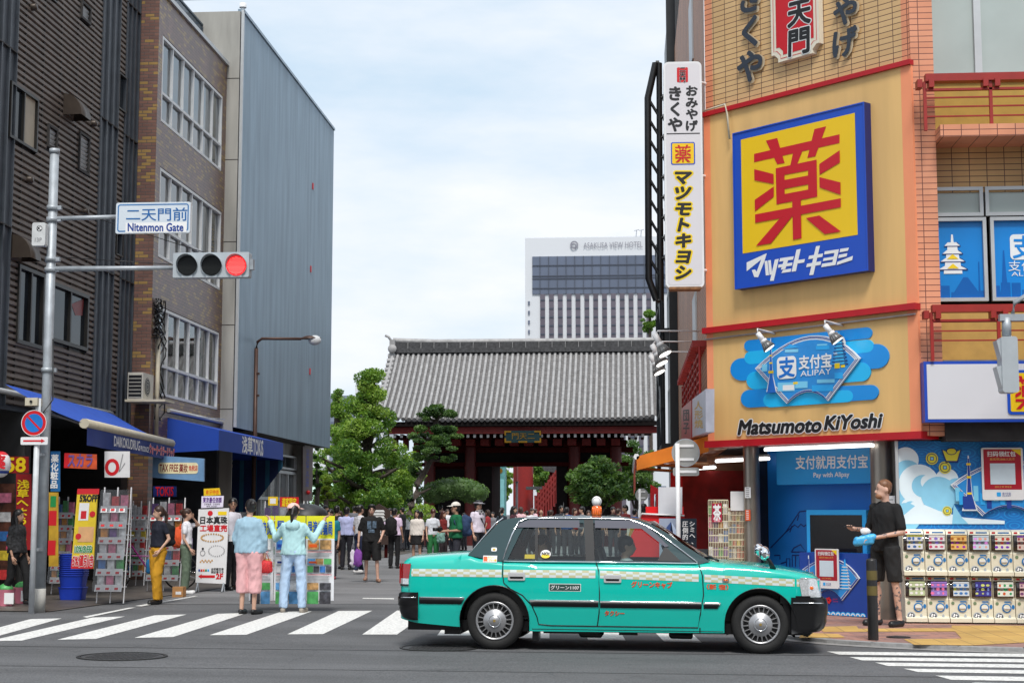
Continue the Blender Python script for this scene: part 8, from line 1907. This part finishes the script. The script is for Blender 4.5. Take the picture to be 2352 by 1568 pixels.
def poster(label,px0,py0,px1,py1,Y,m,body=None,tm=None,vertical=False,cat='poster',name='poster',blobs=(),skew=0,ob=None):
 f=Fr((0,Y,0),(1,0,0));q=f.hits([(px0,py0),(px1,py0+skew),(px1,py1+skew),(px0,py1)]);t=thing(name,label,cat,f.P(*q[3]));mb=MB();mb.slab(f,q[::-1],-.015,0,m);mb.build('sheet',t,fix=False);mb=MB();w,h=q[1][0]-q[0][0],q[0][1]-q[3][1]
 for i,(a,b,c,d,mm)in enumerate(blobs):mp=MB();mp.poly(f,rectq(q[0][0]+a*w,q[3][1]+b*h,q[0][0]+c*w,q[3][1]+d*h)[::-1],.002+i*.0006,mm);mp.build('print',t,fix=False)
 if body:letters(mb,f,body,rectq(q[0][0]+.12*w,q[3][1]+.08*h,q[1][0]-.12*w,q[0][1]-.08*h),tm or white_i,d=.01,vertical=vertical,bold=.03,px=False,outline=ob,ob=.03)
 if mb.v:mb.build('print',t,fix=False)
 return t,f,q
rp_=M('poster_red',S(150,20,26),.5,var=.15);op_=M('poster_orange',S(200,80,40),.5,var=.3,scale=6)
poster('orange and violet cloth banner hung under the drugstore awning',148,1040,222,1074,26,op_,'スカラ',M('banner_violet',S(110,80,150),.5),blobs=[(0,0,.16,1,red_i)],skew=3)
t_,f,q=poster('white poster with red ring hung beside the drugstore awning pole',240,1036,298,1096,27,white_m);mb=MB();c=((q[0][0]*.68+q[1][0]*.32),q[3][1]+.18);line(mb,f,circ(*c,.10,18,ry=.12),.06,.004,red_i,True);line(mb,f,[(q[1][0]-.12,q[0][1]-.05),(q[1][0]-.18,q[3][1]+.1),(q[1][0]-.08,q[3][1]+.25)],.02,.004,grey_i);mb.build('ring_print',t_,fix=False)
poster('red vertical banner with yellow welcome characters inside the drugstore',37,1088,72,1262,26.4,rp_,'浅草へようこそ',yellow_i,True,name='shop_banner',cat='banner');poster('red poster with large figures behind the steel pole',8,1048,66,1086,27,rp_,'58',yellow_i);poster('blue vertical sign board right of the steel pole',116,1036,138,1128,26,M('board_azure',S(24,100,160),.5),'薬化粧品',white_i,True);poster('narrow yellow and red sale strip under the blue board',112,1130,134,1300,25.6,M('strip_yellow',S(190,150,40),.5,var=.4,scale=4),blobs=[(.1,.55,.9,.75,red_i),(.1,.15,.9,.35,red_i),(.2,.8,.8,.95,green_i)]);poster('dark red goods shelf front deep inside the drugstore',-30,1110,34,1330,27.5,M('shelf_goods',S(90,50,36),.6,var=.8,scale=7),blobs=[(.1,.2*i,.9,.2*i+.1,GOODS[i])for i in range(5)])
poster('faded blue signboard under the box sign',352,1116,405,1140,34,M('board_deep_blue',S(20,40,110),.5),'TOKIS',red_i)
for i,(px,py)in enumerate(((12,1392),(50,1386))):g=G(px,py);t_=thing('pink_basket','pink plastic basket of goods on the shop floor, %s'%['cut by the left edge','behind the white post'][i],'basket',g);mb=MB();mb.lathe([(.10,0),(.15,.26),(.155,.27)],g,M('basket_pink',S(220,130,150),.5),14);mb.build('tub',t_);mb=MB();mb.ell(g+Vector((0,0,.27)),(.12,.12,.09),GOODS[5]);mb.box(g.x+.05,g.x+.2,g.y-.18,g.y-.16,g.z+.05,g.z+.22,white_i);mb.build('contents',t_)
g=G(407,1371);t_=thing('cardboard_box','small cardboard box on the pavement beside the woman in sage trousers','box',g);cb3=M('cardboard',S(180,130,80),.8,var=.08);mb=MB();mb.box(g.x-.09,g.x+.10,g.y,g.y+.2,g.z,g.z+.18,cb3);mb.build('carton',t_);mb=MB();mb.box(g.x-.03,g.x+.07,g.y-.004,g.y,g.z+.05,g.z+.1,white_i);mb.build('shipping_mark',t_)
bi=thing('bicycle','purple step-through bicycle parked behind the racks','bicycle',G(320,1366));g=G(310,1362);pur=M('bicycle_purple',S(130,30,110),.35);yb_=g.y+1.2;xa,xb_=onY(262,1300,yb_).x,onY(405,1300,yb_).x;zr_=gz(g.x)+.33;bz=Vector((xa,yb_,zr_));bz2=Vector((xb_,yb_+.3,zr_))
for c in(bz,bz2):m=MB();d=(bz2-bz).normalized();m.tube([c+d*(.32*math.cos(a))+Vector((0,0,.32*math.sin(a)))for a in[i*math.pi/14 for i in range(29)]],.018,rubber,6,cap=False);o=m.build('wheel',bi);m=MB();[m.tube([c,c+d*(.31*math.cos(a))+Vector((0,0,.31*math.sin(a)))],.003,chrome,3)for a in[i*math.pi/8 for i in range(16)]];m.build('spokes',o,fix=False)
bh=bz.lerp(bz2,.25)+Vector((0,0,.62));bs_=bz.lerp(bz2,.68)+Vector((0,0,.55));bc=bz.lerp(bz2,.55)+Vector((0,0,-.02));m=MB();[m.tube(p,.018,pur,6)for p in([bz,bh],[bh-Vector((0,0,.1)),bc],[bc,bs_],[bc,bz2],[bs_,bz2],[bh-Vector((0,0,.3)),bs_-Vector((0,0,.25))])];m.build('frame',bi,fix=False);m=MB();m.tube([bh+Vector((-.05,-.25,.08)),bh+Vector((-.1,0,.1)),bh+Vector((-.05,.25,.08))],.013,chrome,6);m.build('handlebar',bi);m=MB();m.ell(bs_+Vector((0,0,.05)),(.13,.08,.04),black_pl);m.build('saddle',bi)
jb=thing('standing_board','white standing shop board with pearl pictures and a red arrow to the second floor','board',G(484,1358));JY=G(484,1358).y-.1;fJ=Fr((0,JY,0),(1,0,0),(0,.08,1));q=fJ.hits([(449,1337),(518,1340),(526,1166),(456,1169)]);mb=MB();mb.slab(fJ,q,-.03,0,white_m);[mb.tube([fJ.P(u,q[0][1],-.02),fJ.P(u+.02,q[0][1]-.18,-.02+s_*.2)],.018,steel,5)for u in(q[0][0]+.04,q[1][0]-.04)for s_ in(0,1)];mb.build('board',jb,fix=False)
q2=q
def J5(a,b):return(q2[0][0]+(q2[1][0]-q2[0][0])*a+(q2[3][0]-q2[0][0])*b,q2[0][1]+(q2[3][1]-q2[0][1])*b)
def jt(s_,a0_,b0q,a1_,b1q,m,bold=.02):letters(mb,fJ,s_,[J5(a0_,b1q),J5(a1_,b1q),J5(a1_,b0q),J5(a0_,b0q)],m,d=.005,bold=bold,px=False)
mb=MB();jt('日本真珠',.08,.80,.98,.90,ink,.04);jt('工場直売',.08,.695,.98,.785,red_i,.04);jt('2F',.68,.05,.9,.12,red_i,.05);jt('全部鑑定書',.5,.165,.92,.20,ink);jt('保証書付き',.5,.125,.92,.16,ink);mb.poly(fJ,[J5(.08,.085),J5(.2,.115),J5(.2,.1),J5(.64,.1),J5(.64,.065),J5(.2,.065),J5(.2,.05)][::-1],.005,red_i);c=J5(.4,.945);mb.poly(fJ,circ(*c,.05,16),.005,red_i);mb.poly(fJ,[J5(.66,.92),J5(.95,.92),J5(.95,.97),J5(.66,.97)],.005,yellow_i)
pe=M('pearl_gold',S(190,150,100),.25,var=.2)
for i in range(26):a=i*math.tau/26;c=J5(.5,.61);mb.poly(fJ,circ(c[0]+.21*math.cos(a),c[1]+.07*math.sin(a),.017,8),.005+i*.0001,pe)
for i in range(22):a=i*math.tau/22;c=J5(.66,.43);mb.poly(fJ,circ(c[0]+.15*math.cos(a),c[1]+.10*math.sin(a),.013,8),.005+i*.0001,M('pearl_grey',S(170,170,172),.25,var=.2))
line(mb,fJ,circ(*J5(.2,.40),.045,14,ry=.05),.015,.005,grey_i,True);mb.poly(fJ,circ(*J5(.2,.46),.022,10),.006,ink)
for i in range(8):mb.poly(fJ,circ(*J5(.14+.055*i,.28+.02*(i%2)),.018,8),.005+i*.0002,pe)
for i,m in enumerate((blue_i,red_i,orange_i,green_i,sky_i)):mb.poly(fJ,[J5(.08+.075*i,.15),J5(.14+.075*i,.15),J5(.14+.075*i,.18),J5(.08+.075*i,.18)],.005,m)
mb.build('print',jb,fix=False)
q=fJ.hits([(462,1166),(512,1164),(514,1138),(463,1139)],.02);mb=MB();mb.slab(fJ,q,.0,.02,M('card_lilac',S(226,220,240),.5));letters(mb,fJ,'東京最低価額',rectq(q[0][0]+.03,q[0][1]+.10,q[1][0]-.03,q[3][1]-.02),M('card_violet',S(90,40,130),.5),d=.025,px=False,bold=.02);letters(mb,fJ,'日本珊瑚・深海真珠',rectq(q[0][0]+.06,q[0][1]+.055,q[1][0]-.06,q[0][1]+.09),ink,d=.025,px=False);letters(mb,fJ,'¥9,000-',rectq(q[0][0]+.1,q[0][1]+.015,q[1][0]-.1,q[0][1]+.045),ink,d=.025,px=False);mb.build('price_card',jb,fix=False);q=fJ.hits([(468,1138),(507,1136),(504,1120),(468,1122)],.02);mb=MB();mb.slab(fJ,q,.0,.02,yellow_m);letters(mb,fJ,'象牙特価',rectq(q[0][0]+.04,q[0][1]+.03,q[1][0]-.04,q[3][1]-.02),orange_i,d=.025,px=False);mb.build('yellow_card',jb,fix=False)
poster('yellow and white sale card above the heads behind the banner',616,1140,638,1160,30.5,yellow_m,blobs=[(.2,.2,.8,.8,white_i)]);poster('red and orange sale card beside the umbrella',643,1141,686,1164,30.2,red_m,'遊客限定',yellow_i,blobs=[(.1,.05,.9,.4,orange_i)])
hb_=wp(CAPW,CJ['wrR']+Vector((0,-.1,.05)));BY=CAPW.location.y+.38;bn=thing('protest_banner','wide three-sheet yellow-headed banner of printed photo panels held by the woman in the cap','banner',at(680,1380,BY));fBn=Fr((0,BY,0),(1,0,0));shw=M('banner_white',S(220,222,226),.6,var=.05);shy=M('banner_yellow',S(228,224,40),.55,var=.05);tb=M('banner_blue',S(20,80,170),.5,var=0)
for si,(xa_,xb2,tx,sl)in enumerate(((575,630,'安门自焚',2),(632,702,'是',0),(704,769,'导演的骗局',-2))):
 q=fBn.hits([(xa_+6,1378),(xb2-5+sl,1378),(xb2,1184),(xa_,1184)]);n=10;mb=MB();u0_,u1_,v0_,v1_=q[3][0],q[2][0],q[0][1],q[3][1];yl=v1_-(v1_-v0_)*.27;wv=lambda j,v:.012*math.sin(j*1.3+si)*(v1_-v)*.6
 for(a,b,m)in((yl,v1_,shy),(v0_,yl,shw)):mb.grid([[fBn.P(u0_+(u1_-u0_)*j/n,v,wv(j,v))for j in range(n+1)]for v in(a,(a+b)/2,b)],m)
 sh_=mb.build('sheet',bn);mb=MB();letters(mb,fBn,tx,rectq(u0_+.03,yl+.06,u1_-.03 if si!=1 else u0_+.16,v1_-.08),tb,d=.03,bold=.03,px=False);random.seed(si);w=u1_-u0_;pc=[GOODS[0],GOODS[2],GOODS[5],GOODS[3],M('photo_dark',(.05,.05,.06),.5,var=.8,scale=18),M('photo_sky',S(90,150,200),.5,var=.4,scale=10),M('photo_warm',S(180,140,90),.5,var=.6,scale=16)]
 z=yl-.02;rws=[(.16,2),(.10,0),(.10,3),(.11,4),(.12,0),(.12,2),(.20,2)]
 for ri,(hh,k)in enumerate(rws):
  if k==0:
   for l_ in range(int(hh/.022)):mb.fbox(fBn,u0_+.03,u1_-.03-random.random()*.06,z-l_*.022-.012,z-l_*.022-.004,.02,.022,grey_i if l_ else(red_i if ri else blue_i))
  else:
   for c_ in range(k):mb.fbox(fBn,u0_+.03+(w-.06)*c_/k,u0_+.03+(w-.06)*(c_+.92)/k,z-hh+.015,z,.02,.022,random.choice(pc))
   if ri in(0,2):mb.fbox(fBn,u0_+.05,u0_+w*.4,z-hh*.7,z-hh*.4,.023,.025,[shy,blue_i,orange_i][si])
  z-=hh+.012
 if si==0:letters(mb,fBn,'爱国≠爱党',rectq(u0_+.06,yl-.44,u1_-.1,yl-.40),blue_i,d=.03,px=False)
 mb.build('print',sh_,fix=False)
um=thing('umbrella','open black patterned umbrella above the heads beside the banner','umbrella',at(708,1180,29));c=at(706,1156,29.5);um_m=M('umbrella_black',(.018,.018,.02),.5,var=.9,scale=7);mb=MB();n=8
rows=[[(c.x+.42*math.sin(t_)*math.cos(a),c.y+.42*math.sin(t_)*math.sin(a),c.z-.26*(1-math.cos(t_))-.012*(1-math.cos(a*8))*(t_>1.2))for a in[2*math.pi*j/32 for j in range(33)]]for t_ in(0.02,.35,.7,1.0,1.25,1.4)];mb.grid(rows,um_m);mb.build('canopy',um);mb=MB();mb.tube([c+Vector((0,0,.05)),c-Vector((0,0,.8))],.01,steel,5);mb.build('shaft',um);x=c.x+.05;person('person under the black umbrella beside the banner',(x,c.y+.1,gz(x)),1.55,60,fab(90,80,90),fab(40,40,50),('short',hair_k),'b')
# STREET FURNITURE, RIGHT
bo=thing('bollard','black street bollard with two faded yellow bands on the brick pavement by the kerb','bollard',G(2006,1469,KH));g=G(2006,1469,KH);ol=M('band_olive',(.13,.10,.03),.5,.2);rb=.062
mb=MB();mb.lathe([(rb,0),(rb,.92),(rb*.9,.945),(0,.955)],g,M('bollard_black',(.022,.021,.022),.4,.2,var=.15),20);mb.build('post',bo)
for z in(.52,.70):mb=MB();mb.lathe([(rb+.002,z),(rb+.002,z+.11)],g,ol,20);mb.build('band',bo)
sy2=20.6;sg_=thing('hanging_signal','grey two-lamp signal head hanging from a steel arm at the right edge','traffic light',at(2310,810,sy2));fSg=Fr((0,sy2,0),(1,0,0));q=fSg.hits([(2297,903),(2330,775)]);mb=MB();mb.slab(fSg,rrect(q[0][0],q[0][1],q[1][0],q[1][1],.04),-.10,.16,gr);mb.build('housing',sg_)
for py in(806,866):mb=MB();a=[at(2298,py-26,sy2),at(2283,py-22,sy2),at(2296,py+26,sy2)];mb.add([p+Vector((0,d_,0))for d_ in(-.14,.08)for p in a],[(0,1,2),(3,4,5),(0,1,4,3),(1,2,5,4)],gr);mb.build('visor',sg_)
mb=MB();p=at(2312,772,sy2);mb.tube([p,at(2312,730,sy2)],.06,steel,10);mb.box(at(2295,735,sy2).x,at(2420,735,sy2).x,sy2-.05,sy2+.05,at(2312,737,sy2).z,at(2312,722,sy2).z,steel);mb.tube([at(2326,722,sy2),at(2330,695,sy2),at(2420,640,sy2)],.03,steel,8);mb.build('arm',sg_);mb=MB();x=at(2425,735,sy2).x;mb.tube([(x,sy2,gz(x,KH)),(x,sy2,5.6)],.085,steel,12,r1=.07);mb.build('pole',sg_)
def backsign(label,px,ptop,pbot,Y,cx,cy,r,rect=None):
 b=at(px,pbot,Y);t=thing('road_sign',label,'sign',(b.x,Y,gz(b.x,KH)));f=Fr((0,Y,0),(1,0,0));mb=MB();mb.tube([(b.x,Y,gz(b.x)),(b.x,Y,at(px,ptop,Y).z)],.036,white_m,10);mb.build('post',t);c=f.hit(cx,cy,-.05);R2=r*Y/FPX;sgm=M('sign_back_grey',(.34,.34,.33),.5,.3);mb=MB();mb.slab(f,circ(*c,R2,30),-.06,-.045,sgm);line(mb,f,circ(*c,R2,30),.015,-.044,steel,True);[mb.fbox(f,c[0]-R2*.6,c[0]+R2*.6,c[1]+k*R2-.02,c[1]+k*R2+.02,-.045,-.03,white_m)for k in(-.5,.5)];mb.build('disc_back',t,fix=False)
 if rect:q=f.hits([(rect[0],rect[3]),(rect[2],rect[1])]);mb=MB();mb.slab(f,rrect(q[0][0],q[0][1],q[1][0],q[1][1],.03),-.06,-.045,sgm);mb.fbox(f,q[0][0]+.1,q[1][0]-.04,(q[0][1]+q[1][1])/2-.02,(q[0][1]+q[1][1])/2+.02,-.045,-.03,white_m);mb.build('plate_back',t,fix=False)
backsign('back of a round road sign on a white post before the orange awning',1559,1018,1300,24.3,1575,1039,31,(1546,1073,1606,1092));backsign('small far round road sign back beside the maple tree',1470,1122,1200,44,1474,1136,14)
FLw=Fr((LX-.2,0,0),(0,-1,0))
def sideboard(label,pts,m,body,tm,vert):q=FLw.hits(pts);t=thing('side_board',label,'sign',FLw.P(*q[3]));mb=MB();mb.slab(FLw,[q[3],q[2],q[1],q[0]],-.12,0,m);mb.build('board',t,fix=False);lettering(t,FLw,body,[((q[0][0]*.8+q[1][0]*.2),q[0][1]-.1),((q[0][0]*.2+q[1][0]*.8),q[1][1]-.1),((q[0][0]*.2+q[1][0]*.8),q[2][1]+.1),((q[0][0]*.8+q[1][0]*.2),q[3][1]+.1)],tm,px=False,vertical=vert,bold=.02)
sideboard('red glossy side board with dark characters above the orange awning',[(1565,938),(1588,918),(1588,1004),(1565,1014)],M('board_red_gloss',S(180,50,50),.3,var=.1),'団子',ink,True);sideboard('pale side board with yellow characters next to the shop corner',[(1590,917),(1621,893),(1621,992),(1590,1004)],M('board_pale',S(190,190,205),.35),'人形焼',gold_i,True)
oa=thing('awning','orange shop awning with scalloped red valance along the side street','awning',(LX-.5,LY+4,2.6));om=leafm('awning_orange',S(225,130,36),.3);ya0,ya1=LY+.5,LY+9.5;A0,A1=onY(1626,1008,ya0),onY(1462,1048,ya0);zw=A0.z+.05;mb=MB();mb.grid([[(LX-(LX-A1.x)*t_,y,zw+(A1.z-zw)*t_)for t_ in(0,.5,1)]for y in(ya0,(ya0+ya1)/2,ya1)],om);mb.add([(LX,ya0,zw),(A1.x,ya0,A1.z),(A1.x,ya0,A1.z-.22),(LX,ya0,zw-.25)],[(0,1,2,3)],om);mb.build('canvas',oa,fix=False);mb=MB();mb.grid([[(A1.x-.02,ya0+(ya1-ya0)*j/40,z-.04*abs(math.sin(j*.8))*k)for j in range(41)]for k,z in((0,A1.z),(1,A1.z-.5))],M('valance_orange_red',S(215,80,40),.7,var=.2));mb.build('valance',oa,fix=False);mb=MB();mb.tube([(A1.x,ya0,A1.z),(A1.x,ya1,A1.z)],.05,white_m,6);[mb.tube([(A1.x,y,A1.z-.05),(LX,y,zw-.45)],.03,M('tan_arm',S(190,140,100),.5),5)for y in(ya0+.1,ya0+2,ya0+5)];mb.build('arms',oa,fix=False)
tubelight(Vector((LX+.9,LY-.1,2.36)),Vector((LX+.15,LY+1.1,2.36)),'slanting strip light left of the steel column');tubelight(Vector((LX+.2,LY+2.4,2.3)),Vector((LX-.2,LY+3.6,2.3)),'farther strip light under the orange awning')
sw=thing('shop_interior','warm tan shop back wall with red goods shelves under the orange awning','shop',(LX+1,LY+3,0));mb=MB();mb.box(LX+.1,LX+3.5,LY+3.0,LY+3.15,0,v3b,M('tan_shop_wall',S(150,110,84),.7,var=.2));mb.build('back_wall',sw);mb=MB();mb.box(LX-.4,LX+1.3,LY+2.7,LY+2.95,.9,2.25,M('red_shop_panel',S(150,24,24),.5,var=.3));[mb.box(LX+.5+i*.11,LX+.58+i*.11,LY+2.6,LY+2.7,1.3,1.3+.3*random.random()+.1,random.choice(GOODS))for i in range(12)];mb.build('shelves',sw,fix=False)
YS=LY-.1
t_,f,q=poster('white sheet hung on the display frame left of the wire cage racks',1512,1118,1567,1186,YS+.4,M('sheet_white',S(205,206,212),.6,var=.05));t_,f,q=poster('poster of a blue steel diamond shape with white vertical slogan',1515,1190,1600,1330,YS,M('poster_night',S(20,30,44),.4,var=.2))
mb=MB();w,h=q[1][0]-q[0][0],q[0][1]-q[3][1];X=lambda a,b:(q[3][0]+a*w,q[3][1]+b*h)
for i,(pts,c)in enumerate((([(0,0),(.58,0),(.58,1),(0,1)],(150,160,180)),([(.06,.75),(.33,.95),(.33,.4)],(60,80,130)),([(.33,.95),(.52,.75),(.33,.4)],(190,205,230)),([(.06,.75),(.33,.4),(.12,.35)],(110,125,160)),([(.33,.95),(.42,.6),(.33,.4),(.27,.6)],(20,24,50)),([(.12,.35),(.33,.4),(.33,.0),(.15,0)],(90,110,150)),([(.33,.4),(.5,.3),(.45,0),(.33,0)],(200,215,240)))):mb.poly(f,[X(*p)for p in pts],.002+i*.0008,M('diamond_%d'%i,S(*c),.3,var=.1))
letters(mb,f,'シミへ、',[X(.82,.95),X(.97,.95),X(.97,.58),X(.82,.58)],white_i,d=.01,vertical=True,px=False,bold=.015);letters(mb,f,'圧倒的な美白力。',[X(.63,.95),X(.78,.95),X(.78,.12),X(.63,.12)],white_i,d=.01,vertical=True,px=False,bold=.015);letters(mb,f,'ONE',[X(.6,.04),X(.95,.04),X(.95,-.06),X(.6,-.06)],grey_i,d=.01,px=False);mb.build('picture',t_,fix=False)
cg_=M('cream_wire',S(215,205,175),.4);
def cage(label,px0,px1,ptop,pbot,Y):
 f=Fr((0,Y,0),(1,0,0));q=f.hits([(px0,pbot),(px1,ptop)]);t=thing('wire_cage',label,'cage',f.P(*q[0]));mb=MB();(u0_,v0_),(u1_,v1_)=q
 for i in range(13):u=u0_+(u1_-u0_)*i/12;mb.fbox(f,u-.004,u+.004,v0_,v1_,0,.008,cg_)
 for i in range(11):v=v0_+(v1_-v0_)*i/10;mb.fbox(f,u0_,u1_,v-.005-.004*(i%5==0),v+.005+.004*(i%5==0),0,.01,cg_)
 mb.build('wires',t,fix=False);mb=MB()
 for r in range(5):
  for c in range(4):mb.fbox(f,u0_+(u1_-u0_)*(c+.1)/4,u0_+(u1_-u0_)*(c+.9)/4,v0_+(v1_-v0_)*r/5,v0_+(v1_-v0_)*(r+random.uniform(.4,.85))/5,-.3,-.08,random.choice(GOODS))
 mb.build('goods',t,fix=False)
zc0=1310;cage('left cream wire cage rack of packets with a red tea card',1629,1672,1148,zc0,YS-.1);cage('right cream wire cage rack of packets beside the steel column',1674,1711,1168,zc0,YS)
poster('red card with a white tea character clipped to the wire cage',1635,1155,1658,1198,YS-.13,M('tea_red',S(170,26,60),.4),'茶',white_i,blobs=[(.2,.0,.8,.2,M('tea_pink',S(230,150,160),.5))]);poster('white paper bag sheet above the right wire cage',1678,1128,1710,1172,YS-.02,white_m)
rs=thing('display_stand','bright red slanted display stand behind the taxi windscreen','stand',(LX-.6,LY,0));brd=M('stand_red',S(215,20,24),.45,var=.05);ys_=LY+.3;a=[onY(*p,ys_)for p in((1474,1180),(1572,1180),(1572,1292),(1420,1292))];mb=MB();mb.add([(p.x,ys_,p.z)for p in a]+[(p.x,ys_+.6,p.z)for p in a],[(0,1,2,3),(4,5,6,7),(0,1,5,4),(1,2,6,5),(3,0,4,7)],brd);mb.build('panel',rs);mb=MB();mb.tube([onY(*p,ys_-.03)for p in((1466,1205),(1474,1179),(1572,1184))],.018,white_m,6);mb.build('rail',rs);mb=MB();p=onY(1520,1172,ys_);mb.box(p.x-.25,p.x+.35,ys_+.15,ys_+.4,a[0].z,a[0].z+.12,brd);[mb.lathe([(.02,0),(.02,.16),(.008,.2)],(p.x-.1+i*.09,ys_+.2,a[0].z+.12),chrome,8)for i in range(4)];mb.build('samples',rs,fix=False)
poster('yellow and blue shop flag seen through the taxi window',1440,1190,1475,1290,LY+1.5,M('flag_cream',S(220,220,200),.5),'松江',gold_i,True,blobs=[(.1,.8,.9,.97,blue_i)]);poster('red cloth flag on a rod under the orange awning',1540,1085,1568,1135,LY+1.2,M('flag_red',S(190,20,30),.7,var=.15));poster('leaning red pennant beside the far round sign',1494,1112,1512,1160,40,M('flag_red',S(190,20,30)),skew=10);poster('small blue banner behind the red pennant',1512,1116,1530,1138,41,M('board_azure',S(24,100,160)),'門前',white_i)
bpy.data.objects.remove(_fo)
